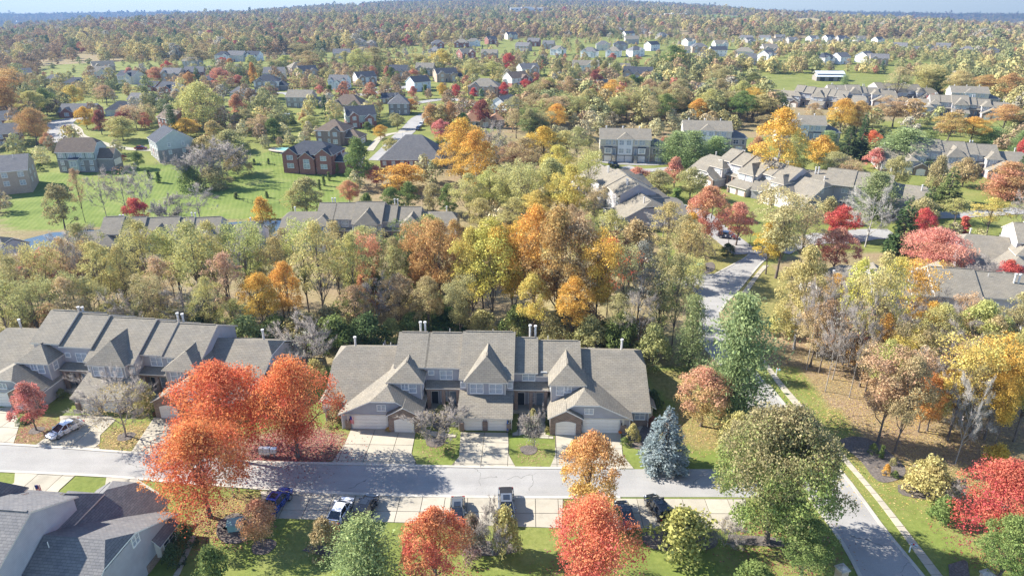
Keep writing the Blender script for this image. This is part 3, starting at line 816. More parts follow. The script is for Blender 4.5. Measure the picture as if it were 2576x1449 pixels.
# ------------------------------------------------------------------ the townhouse row with stepped roofs
def townhouse(label, steps, wallm='siding_grey', rear=True, mirror=False, group='townhouse rows with taupe shingle roofs'):
    R = empty('townhouse_row'); tag(R, label, 'townhouse', group)
    sgl = 'shingle_taupe'; rg = random.Random(5)
    # section: (x0, x1, depth of front eave, height of front eave, ridge y, ridge z)
    secs = [(-13.35, -8.85) + steps[0], (-8.85, -3.8) + steps[1], (-3.8, 3.8) + steps[2], (3.8, 7.2) + steps[3], (7.2, 13.5) + steps[4]]
    sl = .5; BACK = 16.5
    walls = MB(); wb = MB()
    for i, (x0, x1, dz) in enumerate(secs):
        ye, ze = (3.9, 6.0) if i == 2 else (5.8, 6.95)
        ze += dz
        yr = 11.5; zt = ze + (yr - ye) * sl
        ov = .45
        m = MB()
        yb = yr + (yr - ye)
        m.slab([(x0 - .12, ye, ze), (x1 + .12, ye, ze), (x1 + .12, yr, zt), (x0 - .12, yr, zt)], .2, sgl, 'trim_tan')
        m.slab([(x1 + .12, min(yb, 18), zt - (min(yb, 18) - yr) * sl), (x0 - .12, min(yb, 18), zt - (min(yb, 18) - yr) * sl), (x0 - .12, yr, zt), (x1 + .12, yr, zt)], .2, sgl, 'trim_tan')
        m.box(x0 + .3, x1 - .3, yr - .12, yr + .12, zt - .02, zt + .07, sgl)
        ro = m.build('roof', R)
        CHILD.setdefault(ro.name, [])
        # body
        yf = 4.35 if i == 2 else 6.35
        walls.prism_x([(yf, 0), (BACK, 0), (BACK, zt - (BACK - yr) * sl - .22), (yr, zt - .22), (yf, ze + (yf - ye) * sl - .22)], x0, x1, wallm)
    # centre unit: garage pushed forward, low roof, wide dormer
    g = MB()
    g.prism_x([(0.3, 0), (4.6, 0), (4.6, 3.9), (0.3, 2.5)], -3.6, 3.6, wallm)
    g.build('garage_wall', R)
    for x in (-3.55, -.37, 3.0): MB().box(x, x + (.74 if x == -.37 else .62), -.12 if x != -.37 else .12, .55, 0, 1.35 if x != -.37 else 1.5, 'brick_brown').build('brick_pier', R)
    p = MB().box(-3.4, -3.05, 0.02, .3, 1.35, 2.45, 'trim_tan').box(3.05, 3.4, 0.02, .3, 1.35, 2.45, 'trim_tan').box(-3.6, 3.6, .12, .32, 2.2, 2.5, 'trim_tan'); p.build('trim', R)
    gdoor(R, -1.72, .26, 2.6); gdoor(R, 1.72, .26, 2.6)
    m = MB().slab([(-3.85, -.45, 2.44), (3.85, -.45, 2.44), (3.85, 4.3, 4.02), (-3.85, 4.3, 4.02)], .16, sgl, 'trim_tan'); m.build('roof', R)
    m = MB().box(-2.75, 2.75, 3.55, 5.2, 3.4, 5.95, wallm).box(-2.75, -2.6, 3.5, 3.56, 3.8, 5.9, 'trim_tan').box(2.6, 2.75, 3.5, 3.56, 3.8, 5.9, 'trim_tan').box(-2.75, 2.75, 3.5, 3.56, 5.7, 5.95, 'trim_tan'); m.build('dormer_wall', R)
    m = MB(); e = 5.98; ap = (0, 5.5, 8.9)
    m.slab([(-3.15, 3.1, e), (3.15, 3.1, e), ap], .16, sgl, 'trim_tan')
    m.slab([(-3.15, 3.1, e), ap, (0, 10.5, 8.9), (-3.15, 8, e)], .16, sgl, 'trim_tan'); m.slab([(3.15, 3.1, e), ap, (0, 10.5, 8.9), (3.15, 8, e)], .16, sgl, 'trim_tan')
    m.box(-.12, .12, 5.5, 6.6, 8.86, 8.97, sgl)
    m.build('roof', R)
    for x in (-3.72, 3.64): MB().box(x, x + .09, .2, .3, .05, 2.4, 'trim').build('downspout', R)
    for x in (-3.27, 3.27): MB().box(x - .07, x + .07, -.12, 0, 1.6, 1.9, 'dark_metal').build('wall_lamp', R)
    for x in (-1.35, 1.35): win(R, x, 3.5, 4.12, 1.75, 1.4)
    for x in (-3.3, 3.3): win(R, x, 4.3, 4.55, .6, .65, nx=1, ny=1)
    # entrances between the garages
    for s in (-1, 1):
        a, b = (3.8, 8.85) if s > 0 else (-8.85, -3.8)
        m = MB().slab([(a, 4.7, 3.95), (b, 4.7, 3.95), (b, 6.4, 4.4), (a, 6.4, 4.4)], .16, sgl, 'trim_tan'); m.build('porch_roof', R)
        MB().box(a, b, 4.9, 5.2, 3.45, 3.78, 'brick_brown').build('porch_lintel', R)
        for x in (a + .15, (a + b) / 2 - .25, b - .65): MB().box(x, x + .5, 4.9, 5.35, .3, 3.45, 'brick_brown').build('porch_column', R)
        m = MB().box(a, b, 4.6, 6.4, 0, .45, 'concrete').box(a + .9, b - .9, 4.2, 4.6, 0, .25, 'concrete'); m.build('porch_floor', R)
        for k, x in enumerate((a + 1.1, b - 1.25)):
            door(R, x, 6.33, .45, mat=('door_dark', 'door_grey')[k])
        win(R, (a + b) / 2 + s * .1, 6.33, .95, .8, 1.6, nx=1)
        win(R, (a + b) / 2 + s * -.35, 6.33, 4.62, 1.7, 1.35)
        win(R, a + .7 if s < 0 else b - .7, 6.33, 5.35, .7, .6, nx=1, ny=1)
    # wings: garage gables with the upper bay over them, then the long end roofs
    for s in (-1, 1):
        X = lambda v: v * s
        lo, hi = (9.0, 20.0) if s > 0 else (-20.0, -9.0)
        pk = 13.75 * s
        m = MB()
        if s > 0: gable_y(m, lo, hi, 0, 9.5, 2.7, .62, sgl, edge='trim', xr=pk, clip=.95, run=2.6)
        else:
            xa_, xb_ = lo, hi
            gable_y(m, xa_, xb_, 0, 9.5, 2.7, (.62 * 5.1) / (6.6), sgl, edge='trim', xr=pk, clip=.95, run=2.6)
        m.build('roof', R)
        zt = 2.7 + .62 * (13.75 - 9.0)
        m = MB(); m.prism_y([(lo, 0), (hi, 0), (hi, 2.55), (pk + 1.9 , zt - 1.15), (pk - 1.6, zt - 1.15), (lo, 2.55)] if s > 0 else [(lo, 0), (hi, 0), (hi, 2.55), (pk + 1.6, zt - 1.15), (pk - 1.9, zt - 1.15), (lo, 2.55)], .15, 9, wallm)
        m.build('garage_wall', R)
        # brick gable round the single door
        a, b = (9.0, 13.3) if s > 0 else (-13.3, -9.0)
        mid = (a + b) / 2
        m = MB().prism_y([(a, 0), (b, 0), (b, 2.75), (mid, 3.9), (a, 2.75)], -.55, .2, 'brick_brown'); m.build('brick_gable', R)
        m = MB(); gable_y(m, a, b, -.55, 1.6, 2.95, .55, sgl, over=.28, th=.14, edge='trim'); m.build('roof', R)
        gdoor(R, mid, -.56, 2.55, 1.95, arch=True)
        gdoor(R, X(16.05), .12, 4.85, 2.1)
        MB().box(X(18.75), X(19.5), -.06, .2, 0, 1.4, 'brick_brown').build('brick_pier', R)
        MB().box(X(18.9), X(19.2), .02, .18, 1.4, 2.5, 'trim_tan').box(X(13.5), X(19.9), .06, .16, 2.22, 2.45, 'trim_tan').build('trim', R)
        win(R, X(14.3), .13, 3.15, 1.1, .75, nx=2, ny=1)
        for q in (13.38, 18.82): MB().box(X(q) - .07, X(q) + .07, -.2, -.06 if q > 15 else .15, 1.55, 1.85, 'dark_metal').build('wall_lamp', R)
        for q, yy in ((9.05, .02), (19.95, .05), (22.75, 1.82)): MB().box(X(q) - .05, X(q) + .05, yy - .1, yy, .05, 2.5, 'trim').build('downspout', R)
        # upper bay
        a, b = (9.15, 13.75) if s > 0 else (-13.75, -9.15)
        m = MB().box(a, b, 3.35, 9, 2.4, 5.75, wallm).box(a - .03, a + .13, 3.3, 3.36, 3, 5.7, 'trim_tan').box(b - .13, b + .03, 3.3, 3.36, 3, 5.7, 'trim_tan').box(a, b, 3.3, 3.36, 5.45, 5.75, 'trim_tan'); m.build('bay_wall', R)
        m = MB(); hz = 5.78; q = .4; c = (a + b) / 2; A = (c, 5.6, 7.75); Bk = (c, 11, 7.75)
        m.slab([(a - q, 2.95, hz), (b + q, 2.95, hz), A], .16, sgl, 'trim_tan'); m.slab([(a - q, 2.95, hz), A, Bk, (a - q, 9, hz)], .16, sgl, 'trim_tan'); m.slab([(b + q, 2.95, hz), A, Bk, (b + q, 9, hz)], .16, sgl, 'trim_tan')
        m.box(c - .12, c + .12, 5.6, 7.2, 7.71, 7.82, sgl); m.build('roof', R)
        win(R, X(10.4), 3.3, 4.15, .95, 1.3, nx=1); win(R, X(11.5), 3.3, 4.6, .9, .85, nx=2, ny=1)
        win(R, X(9.12), 4.6, 4.2, .8, 1.2, rz=-s * math.pi / 2, nx=1)
        # end unit
        a, b = (13.5, 22.8) if s > 0 else (-22.8, -13.5)
        m = MB(); w2 = MB()
        gable_x(m, a + (.3 if s > 0 else 0), b - (.3 if s < 0 else 0), 1.95, 20.0, 2.75, .5, sgl, over=.4, edge='trim', clip0=1.2 if s < 0 else 0, clip1=1.2 if s > 0 else 0)
        m.build('roof', R)
        gable_wall_x(w2, a, b, 1.95, 20.0, 0, 2.75, .5, wallm, clip0=1.2 if s < 0 else 0, clip1=1.2 if s > 0 else 0, drop=.25)
        w2.box(X(20.3), X(22.86), 1.9, 2.2, 0, 1.0, 'brick_brown').box(X(22.7), X(22.87), 1.9, 8, 0, 1.0, 'brick_brown')
        w2.build('end_wall', R)
        win(R, X(21.6), 1.94, 1.2, 1.3, 1.25); win(R, X(22.82), 8.5, 4.6, 1.0, 1.0, rz=s * math.pi / 2)
        m = MB().box(X(22.8), X(23.6), 3.2, 6.2, .5, 2.35, 'trim_tan'); m.slab([(X(24.0), 2.8, 2.35), (X(24.0), 6.6, 2.35), (X(22.8), 6.4, 3.05), (X(22.8), 3.0, 3.05)], .14, sgl, 'trim'); m.build('bay_window', R)
        win(R, X(23.62), 4.7, .8, 1.9, 1.35, rz=s * math.pi / 2, pane='pane_dark')
    walls.build('wall', R)
    # rear face: windows, raised decks
    for x in (-18.5, -11.3, -6.3, -1.9, 1.9, 5.5, 10.2, 18.5):
        low = abs(x) > 14
        yb = 20.0 if low else 16.52
        win(R, x, yb, 1.0, 1.6, 1.5, rz=math.pi, pane='pane_dark'); 
        if not low: win(R, x, yb, 4.2, 1.5, 1.3, rz=math.pi)
    for x in (-16.5, -8.8, -.2, 8.2, 16.2):
        y0 = 20.02 if abs(x) > 14 else 16.54
        m = MB().box(x - 1.7, x + 1.7, y0, y0 + 2.4, .45, .6, 'deck_wood')
        for dx in (-1.65, -.55, .55, 1.65): m.box(x + dx - .05, x + dx + .05, y0 + 2.28, y0 + 2.38, -1.5, 1.55, 'trim')
        m.box(x - 1.7, x + 1.7, y0 + 2.3, y0 + 2.38, 1.5, 1.58, 'trim').box(x - 1.7, x + 1.7, y0 + 2.31, y0 + 2.36, .95, 1.0, 'trim').box(x + 1.62, x + 1.7, y0, y0 + 2.3, 1.5, 1.58, 'trim').box(x - 1.7, x - 1.62, y0, y0 + 2.3, 1.5, 1.58, 'trim')
        m.box(x - 1.85, x - 1.78, y0, y0 + 2.6, .0, 2.4, wallm)
        m.build('deck', R)
    for x, y, z0, z1 in ((-20.6, 12.6, 6, 8.9), (-10.6, 13.6, 8.2, 11.1), (-9.9, 13.6, 8.2, 11.1), (6.1, 13.4, 8.0, 10.9), (6.9, 13.4, 8.0, 10.8), (20.0, 12.8, 6, 9.0)):
        flue(R, x, y, z0, z1)
    for x, y, z in ((-15.0, 12.0, 7.2), (-6, 12.6, 9.4), (.5, 13.0, 9.2), (8.8, 12.2, 8.6)): MB().cyl(x, y, z - 1, z + .25, .05, .05, 6, 'flue_metal').build('vent_pipe', R)
    CHILD[R.name] = list(o for o in bpy.data.objects if o.parent == R)
    return R

# ------------------------------------------------------------------ the tall three-storey rows
def tall_row(label, n=3, group='tall townhouses round the turning circle'):
    R = empty('townhouse_row'); tag(R, label, 'townhouse', group)
    W = n * 6.0; x0 = -W / 2
    m = MB(); gable_wall_x(m, x0, -x0, 0, 11, 0, 8.4, .5, 'siding_cream'); m.build('wall', R)
    m = MB(); gable_x(m, x0, -x0, 0, 11, 8.4, .5, 'shingle_taupe', over=.5); m.build('roof', R)
    m = MB().box(x0 + .3, -x0 - .3, -.06, .3, 0, 5.6, 'brick_grey'); m.build('brick_wall', R)
    for i in range(n):
        cx = x0 + 6 * i + 3
        if i == n // 2:
            m = MB().box(cx - 2.6, cx + 2.6, -.6, .5, 2.7, 8.4, 'siding_white'); m.build('bay_wall', R)
            m = MB(); a = (cx, 5.0, 10.9); m.slab([(cx - 3.0, -1.0, 8.35), (cx + 3.0, -1.0, 8.35), (cx, 1.6, 10.2)], .15, 'shingle_taupe', 'trim')
            m.slab([(cx - 3.0, -1.0, 8.35), (cx, 1.6, 10.2), (cx, 5, 10.2), (cx - 3, 5, 8.35)], .15, 'shingle_taupe', 'trim'); m.slab([(cx + 3.0, -1.0, 8.35), (cx, 1.6, 10.2), (cx, 5, 10.2), (cx + 3, 5, 8.35)], .15, 'shingle_taupe', 'trim'); m.build('roof', R)
            for dx in (-1.3, 1.3):
                win(R, cx + dx, -.61, 6.3, 1.5, 1.5); win(R, cx + dx, -.61, 3.4, 1.5, 1.5)
                gdoor(R, cx + dx * 1.1, -.1, 2.4)
        else:
            s = 1 if i > n // 2 else -1
            m = MB().box(cx - 1.3, cx + 1.3, -.55, .4, 3.0, 5.2, 'trim').slab([(cx - 1.5, -.75, 5.2), (cx + 1.5, -.75, 5.2), (cx + 1.5, .2, 5.7), (cx - 1.5, .2, 5.7)], .1, 'shingle_slate', 'trim'); m.build('bay_window', R)
            win(R, cx, -.06, 6.3, 1.8, 1.5); win(R, cx, -.56, 3.4, 1.8, 1.5); win(R, cx - s * 2.1, -.08, 6.3, .8, 1.5, nx=1)
            gdoor(R, cx, -.1, 2.4); door(R, cx - s * 2.2, -.08, 2.7, mat='door_grey')
            m = MB().box(cx - s * 2.2 - .9, cx - s * 2.2 + .9, -1.2, -.06, 2.45, 2.65, 'concrete')
            for q in range(5): m.box(cx - s * 2.2 - .5, cx - s * 2.2 + .5, -1.2 - .35 * (q + 1), -1.2 - .35 * q, 0, 2.45 - .48 * q, 'concrete')
            m.build('front_steps', R)
    # lower end unit
    a = -x0; m = MB(); m.box(a, a + 6, 1.2, 10, 0, 5.4, 'siding_taupe'); m.box(a + .02, a + 6.04, 1.15, 1.4, 0, 2.6, 'brick_tan'); m.build('end_wall', R)
    m = MB(); rect_hip(m, a - 2, a + 6, 1.2, 10, 5.5, .5, 'shingle_grey'); m.build('roof', R)
    win(R, a + 2, 1.19, 3.2, 1.8, 1.5, pane='pane_dark'); win(R, a + 4.8, 1.19, 3.2, 1.0, 1.5, nx=1, pane='pane_dark'); gdoor(R, a + 3.4, 1.12, 2.4)
    for i in range(n): flue(R, x0 + 6 * i + 2.2, 6.2, 9, 12.6, .2)
    for sx, rz in ((x0, -math.pi / 2),):
        win(R, sx - .01, 4, 6.0, 1.0, 1.4, rz=rz); win(R, sx - .01, 7.5, 3.2, 1.0, 1.4, rz=rz)
    for i in range(n * 2): win(R, x0 + 1.6 + 3 * i, 11.02, 6.0, 1.3, 1.4, rz=math.pi); 
    CHILD[R.name] = list(o for o in bpy.data.objects if o.parent == R)
    return R

# ------------------------------------------------------------------ single houses
def house(label, p, rz, W=13, D=10, floors=2, roof='gable', rm='shingle_grey', wm='siding_grey', bm=None, slope=.62, wing=0, gables=1, deck=False, group='houses of the neighbourhood', garage='side', tudor=False, det=2, chimney=False, clip=0, lift=0.0):
    R = empty('house', (p.x, p.y, p.z + lift), rz); tag(R, label, 'house', group)
    hz = 2.75 * floors + .3; x0 = -W / 2
    m = MB()
    if roof == 'gable': gable_wall_x(m, x0, -x0, 0, D, -1.2 - lift, hz, slope, wm, clip0=clip, clip1=clip)
    else: m.box(x0, -x0, 0, D, -1.2 - lift, hz, wm)
    m.build('wall', R)
    m = MB()
    if roof == 'gable': zt = gable_x(m, x0, -x0, 0, D, hz, slope, rm, over=.45, clip0=clip, clip1=clip)
    else: zt = rect_hip(m, x0, -x0, 0, D, hz, slope, rm, over=.5)
    m.build('roof', R)
    if bm: MB().box(x0 - .05, -x0 + .05, -.06, D + .06, -1.2 - lift, 2.6, bm).build('brick_base', R)
    off = -.07 if bm else 0
    def front(x, gw, proj, hh, material, second):
        m = MB(); m.prism_y([(x - gw / 2, -1.2 - lift), (x + gw / 2, -1.2 - lift), (x + gw / 2, hh - .12), (x, hh + gw / 2 * .75 - .15), (x - gw / 2, hh - .12)], -proj, 1.0, material); m.build('gable_wall', R)
        m = MB(); gable_y(m, x - gw / 2, x + gw / 2, -proj, D / 2, hh, .75, rm, over=.3, th=.14); m.build('roof', R)
        if second: win(R, x, -proj - .01, hh - 2.0, gw * .36, 1.4)
        win(R, x, -proj - .01, .8, gw * .4, 1.5)
    gx = {0: [], 1: [W * .22], 2: [-W * .26, W * .26], 3: [-W * .33, 0, W * .33]}[gables]
    for k, x in enumerate(gx): front(x, W * (.30 if gables > 1 else .36), .9 + .5 * (k % 2), hz - (0 if k % 2 == 0 or floors == 1 else 1.2), bm or wm, floors > 1)
    if lift > 1:
        for x in np.linspace(x0 + 1.8, -x0 - 1.8, 4): win(R, float(x), off - .01, .75 - lift, 1.3, 1.2)
    if det:
        taken = lambda x: any(abs(x - g) < W * .2 for g in gx)
        for f in range(floors):
            for x in (np.linspace(x0 + 1.6, -x0 - 1.6, max(3, int(W / 3.2)))):
                if not taken(x): win(R, float(x), off - .01, .9 + 2.75 * f, 1.1, 1.4, nx=1 if det < 2 else 2)
            for s in (-1, 1):
                for y in ((D * .32, D * .7) if det > 1 else (D * .5,)):
                    win(R, s * (-x0 - (off if f == 0 else 0)) + s * .01, y, .9 + 2.75 * f, .95, 1.3, rz=s * math.pi / 2, nx=1)
        if det > 1:
            for f in range(floors):
                for x in np.linspace(x0 + 2, -x0 - 2, 3): win(R, float(x), D - (off if f == 0 else 0) + .01, .9 + 2.75 * f, 1.5, 1.4, rz=math.pi)
        door(R, -W * .04, off - .02, .25, mat=rnd.choice(['door_dark', 'door_red', 'door_grey']))
    if wing:
        s = 1 if wing > 0 else -1; w = abs(wing); a = -x0 * s
        xa, xb = sorted((a, a + s * w))
        m = MB(); 
        if roof == 'gable': gable_wall_x(m, xa, xb, D * .12, D * .85, -1.2 - lift, 3.1, slope, bm or wm)
        else: m.box(xa, xb, D * .12, D * .85, -1.2 - lift, 3.1, bm or wm)
        m.build('garage_wall', R)
        m = MB()
        if roof == 'gable': gable_x(m, xa, xb, D * .12, D * .85, 3.1, slope, rm, over=.35)
        else: rect_hip(m, xa - 2, xb + .0, D * .12, D * .85, 3.1, slope, rm, over=.4)
        m.build('roof', R)
        if garage == 'front': gdoor(R, (xa + xb) / 2, D * .12 - .02, min(4.8, w - 1.2))
        else: gdoor(R, (xb if s > 0 else xa) + s * .02, D * .48, 4.6, rz=s * math.pi / 2)
    if tudor:
        m = MB()
        for x in np.linspace(x0 + .1, -x0 - .1, 9): m.box(float(x) - .09, float(x) + .09, -.05, .03, 3.1, hz - .15, 'shingle_slate')
        m.box(x0, -x0, -.06, .03, 3.0, 3.2, 'shingle_slate'); m.box(x0, -x0, -.06, .03, hz - .35, hz - .15, 'shingle_slate'); m.build('timbering', R)
        MB().box(-2.1, 1.1, -1.6, .2, -1.2, 3.0, wm).slab([(-2.4, -1.9, 3.0), (1.4, -1.9, 3.0), (1.4, .1, 3.6), (-2.4, .1, 3.6)], .12, 'shingle_slate', 'trim').build('bay_window', R)
        win(R, -.5, -1.61, .7, 2.0, 1.6, nx=2)
    if deck:
        m = MB().box(-W * .1, W * .42, D, D + 3.4, 1.6, 1.75, 'deck_wood')
        for x in np.linspace(-W * .1 + .1, W * .42 - .1, 5): m.box(float(x) - .07, float(x) + .07, D + 3.2, D + 3.34, -1.5, 2.7, 'deck_wood')
        m.box(-W * .1, W * .42, D + 3.24, D + 3.32, 2.62, 2.7, 'deck_wood').box(-W * .1, W * .42, D + 3.26, D + 3.3, 2.1, 2.16, 'deck_wood')
        m.box(-W * .1, -W * .1 + .08, D, D + 3.3, 2.62, 2.7, 'deck_wood').box(W * .42 - .08, W * .42, D, D + 3.3, 2.62, 2.7, 'deck_wood')
        for q in range(7): m.box(W * .42 + .3 * q, W * .42 + .3 * (q + 1), D + 1.6, D + 2.8, 1.5 - .3 * q, 1.62 - .3 * q, 'deck_wood')
        m.build('deck', R)
    if chimney: MB().box(W * .3, W * .3 + .9, D * .6, D * .6 + .9, hz, zt + 1.0, 'brick_brown').build('chimney', R)
    else: MB().cyl(-W * .2, D * .62, hz, zt + .3, .08, .08, 6, 'flue_metal').build('vent_pipe', R)
    return R

# ------------------------------------------------------------------ ground
def inpoly(X, Y, poly):
    inside = np.zeros(X.shape, bool); n = len(poly)
    for i in range(n):
        x1, y1 = poly[i]; x2, y2 = poly[(i + 1) % n]
        c = ((y1 > Y) != (y2 > Y)) & (X < (x2 - x1) * (Y - y1) / (y2 - y1 + 1e-12) + x1)
        inside ^= c
    return inside

def W2(pts, z=None): return [tuple(at(a, b, z)[:2]) for a, b in pts]

LITTER = [W2([(1975, 865), (2002, 912), (2078, 1002), (2158, 1092), (2165, 1135), (2260, 1165), (2400, 1180), (2600, 1195), (2620, 760), (2300, 700), (2000, 760)]),
          W2([(600, 1165), (640, 1168), (870, 1166), (885, 1100), (760, 1060), (560, 1120)])]
DRY = [W2([(1600, 930), (1700, 930), (1760, 1000), (1870, 1050), (1800, 1140), (1640, 1100), (1700, 1020)]), W2([(150, 1080), (100, 1118), (30, 1118), (60, 1050), (140, 1040)]), W2([(255, 1080), (390, 1065), (345, 1145), (250, 1132)]),
       W2([(560, 1250), (650, 1235), (640, 1330), (560, 1360), (480, 1330), (500, 1290)]), W2([(2130, 1140), (2576, 1190), (2576, 1300), (2420, 1260), (2280, 1240)]), W2([(1690, 600), (1880, 600), (1880, 690), (1720, 690)]),
       W2([(1880, 640), (1990, 700), (1960, 840), (1880, 780), (1850, 740)])]
MOWN = [W2([(0, 575), (0, 470), (120, 432), (250, 432), (440, 408), (560, 430), (700, 372), (890, 400), (900, 470), (880, 520), (800, 545), (620, 552), (420, 560), (130, 578)])]
LAWN = [W2([(0, 470), (0, 250), (110, 165), (560, 150), (1000, 118), (1700, 95), (2300, 100), (2520, 150), (2520, 300), (1750, 200), (1320, 300), (1240, 330), (1100, 420), (900, 420), (350, 440)]),
        W2([(1440, 420), (1500, 380), (2100, 330), (2576, 250), (2620, 640), (2000, 640), (1880, 700), (1690, 690), (1640, 560), (1500, 600)]), W2([(2060, 190), (2180, 190), (2200, 235), (2060, 235)])]
HILL_LAWN = [W2([(380, 440), (460, 415), (530, 440), (500, 500), (400, 520)])]

def make_terrain():
    ys = np.concatenate([np.arange(-80, 40, 10), np.arange(40, 130, 1.25), np.arange(130, 320, 2.5), np.arange(320, 800, 8), np.arange(800, 2000, 25), np.arange(2000, 9000, 110)])
    xp = np.concatenate([np.arange(0, 110, 1.25), np.arange(110, 250, 4), np.arange(250, 700, 12), np.arange(700, 2000, 40), np.arange(2000, 7000, 150)])
    xs = np.concatenate([-xp[:0:-1], xp])
    X, Y = np.meshgrid(xs, ys); Z = land(X, Y)
    for q in PONDS: Z = np.where(inpoly(X, Y, q[0]), np.minimum(Z, q[1] - .7), Z)
    nx, ny = len(xs), len(ys); i = np.arange(nx * ny).reshape(ny, nx)
    Q = np.stack([i[:-1, :-1], i[:-1, 1:], i[1:, 1:], i[1:, :-1]], -1).reshape(-1, 4)
    me = np_mesh('ground', np.stack([X, Y, Z], -1).reshape(-1, 3), Q, 'ground')
    me.polygons.foreach_set('use_smooth', [True] * len(me.polygons))
    rg = np.random.default_rng(3)
    lit = np.where(Y > 99, .8, 0.0); dry = np.zeros_like(X); mow = np.zeros_like(X)
    for q in LAWN: s = inpoly(X, Y, q); lit[s] = 0; dry[s] = .32
    for q in MOWN: s = inpoly(X, Y, q); lit[s] = 0; mow[s] = .7; dry[s] = 0
    for q in HILL_LAWN: s = inpoly(X, Y, q); mow[s] = 1
    for q in LITTER: lit[inpoly(X, Y, q)] = 1.0
    for q in DRY: s = inpoly(X, Y, q); dry[s] = .8; lit[s] = 0
    nz = .5 + .5 * np.sin(X / 3.1 + 2 * np.sin(Y / 5.3)) * np.sin(Y / 2.7 + 1.7 * np.sin(X / 6.1))
    dry = np.clip(dry + (Y < 99) * .34 * nz, 0, 1); lit = np.clip(lit * (.75 + .4 * nz), 0, 1)
    a = me.color_attributes.new('zone', 'FLOAT_COLOR', 'POINT')
    a.data.foreach_set('color', np.stack([lit, dry, mow, np.ones_like(lit)], -1).astype(np.float32).ravel())
    o = mobj('ground', me); tag(o, kind='structure')
PONDS = [(W2([(60, 600), (130, 582), (420, 566), (620, 554), (720, 552), (740, 566), (700, 590), (500, 604), (250, 622), (80, 640)], -3.9), -4.25)]
make_terrain()

def flat_poly(name, pts, z, mat, kind='structure', drape=False):
    P = [Vector((x, y, 0)) for x, y in pts]
    tri = tessellate_polygon([P])
    me = bpy.data.meshes.new(name)
    vs = [(p.x, p.y, (T(p.x, p.y) if drape else 0) + z) for p in P]
    fs = []
    for t in tri:
        a, b, c = (P[i] for i in t)
        fs.append(tuple(t) if (b - a).cross(c - a).z > 0 else tuple(t[::-1]))
    me.from_pydata(vs, [], fs); me.materials.append(MAT[mat])
    o = mobj(name, me); tag(o, kind=kind); return o

def smooth_line(P, step):
    P = [np.array(p, float) for p in P]; out = []
    Q = [2 * P[0] - P[1]] + P + [2 * P[-1] - P[-2]]
    for i in range(1, len(Q) - 2):
        n = max(2, int(np.linalg.norm(Q[i + 1] - Q[i]) / step))
        for k in range(n):
            t = k / n; a, b, c, d = Q[i - 1], Q[i], Q[i + 1], Q[i + 2]
            out.append(.5 * (2 * b + (c - a) * t + (2 * a - 5 * b + 4 * c - d) * t * t + (3 * b - a - 3 * c + d) * t ** 3))
    out.append(P[-1]); return np.array(out)

def strip(name, line, width, dz, mat, kind='structure', off=0.0, step=4, thick=0):
    """a band that follows the land along a centre line given in metres"""
    L = smooth_line(line, step); d = np.gradient(L, axis=0); d /= np.linalg.norm(d, axis=1, keepdims=True); n = np.stack([-d[:, 1], d[:, 0]], 1)
    A = L + n * (off + width / 2); B = L + n * (off - width / 2); C = L + n * off
    v = []; f = []
    for i in range(len(L)):
        for q in (A[i], C[i], B[i]): v.append((q[0], q[1], T(*q) + dz))
        if i:
            k = 3 * i; f += [(k - 3, k - 2, k + 1, k), (k - 2, k - 1, k + 2, k + 1)]
    if thick:
        m = len(v); v += [(x, y, z - thick) for x, y, z in v]
        for i in range(1, len(L)):
            k = 3 * i; f += [(k, k - 3, m + k - 3, m + k)[::-1], (k + 2, k - 1, m + k - 1, m + k + 2)]
        e = 3 * (len(L) - 1); f += [(0, 2, m + 2, m), (e + 2, e, m + e, m + e + 2)]
    me = bpy.data.meshes.new(name); me.from_pydata(v, [], [t[::-1] for t in f]); me.materials.append(MAT[mat])
    o = mobj(name, me); tag(o, kind=kind); return o

def clip_half(poly, p, n):
    out = []
    for i in range(len(poly)):
        a, b = np.array(poly[i]), np.array(poly[(i + 1) % len(poly)]); da, db = (a - p) @ n, (b - p) @ n
        if da >= 0: out.append(tuple(a))
        if (da >= 0) != (db >= 0): out.append(tuple(a + (b - a) * da / (da - db)))
    return out

def slabs(name, poly, ang, cu, cv, z=.07, gap=.035, orig=None, mat='concrete', base=True):
    """concrete paving cut into slabs with open joints; every slab is a piece of its own"""
    root = empty(name, (0, 0, 0)); tag(root, kind='structure')
    if base:
        b = flat_poly('joint_bed', poly, .018, 'joint_dirt'); b.parent = root; del b['kind']
    u = np.array([math.cos(ang), math.sin(ang)]); v = np.array([-u[1], u[0]])
    o = np.array(orig if orig is not None else poly[0]); A = np.array(poly) - o
    U = A @ u; V = A @ v
    for i in range(int(math.floor(U.min() / cu)), int(math.ceil(U.max() / cu))):
        for j in range(int(math.floor(V.min() / cv)), int(math.ceil(V.max() / cv))):
            c = poly
            for p, n in ((o + u * (i * cu + gap), u), (o + u * ((i + 1) * cu - gap), -u), (o + v * (j * cv + gap), v), (o + v * ((j + 1) * cv - gap), -v)):
                if len(c) > 2: c = clip_half(c, p, n)
            if len(c) < 3: continue
            P = np.array(c); area = .5 * abs(np.dot(P[:, 0], np.roll(P[:, 1], 1)) - np.dot(P[:, 1], np.roll(P[:, 0], 1)))
            if area < .25: continue
            if np.sum(P[:, 0] * np.roll(P[:, 1], -1) - P[:, 1] * np.roll(P[:, 0], -1)) < 0: P = P[::-1]
            m = MB(); zz = z + rnd.uniform(-.006, .006)
            m.poly([(x, y, zz) for x, y in P], mat)
            for k in range(len(P)):
                a, b_ = P[k], P[(k + 1) % len(P)]; m.poly([(a[0], a[1], 0), (b_[0], b_[1], 0), (b_[0], b_[1], zz), (a[0], a[1], zz)], mat)
            m.build('slab', root)
    return root

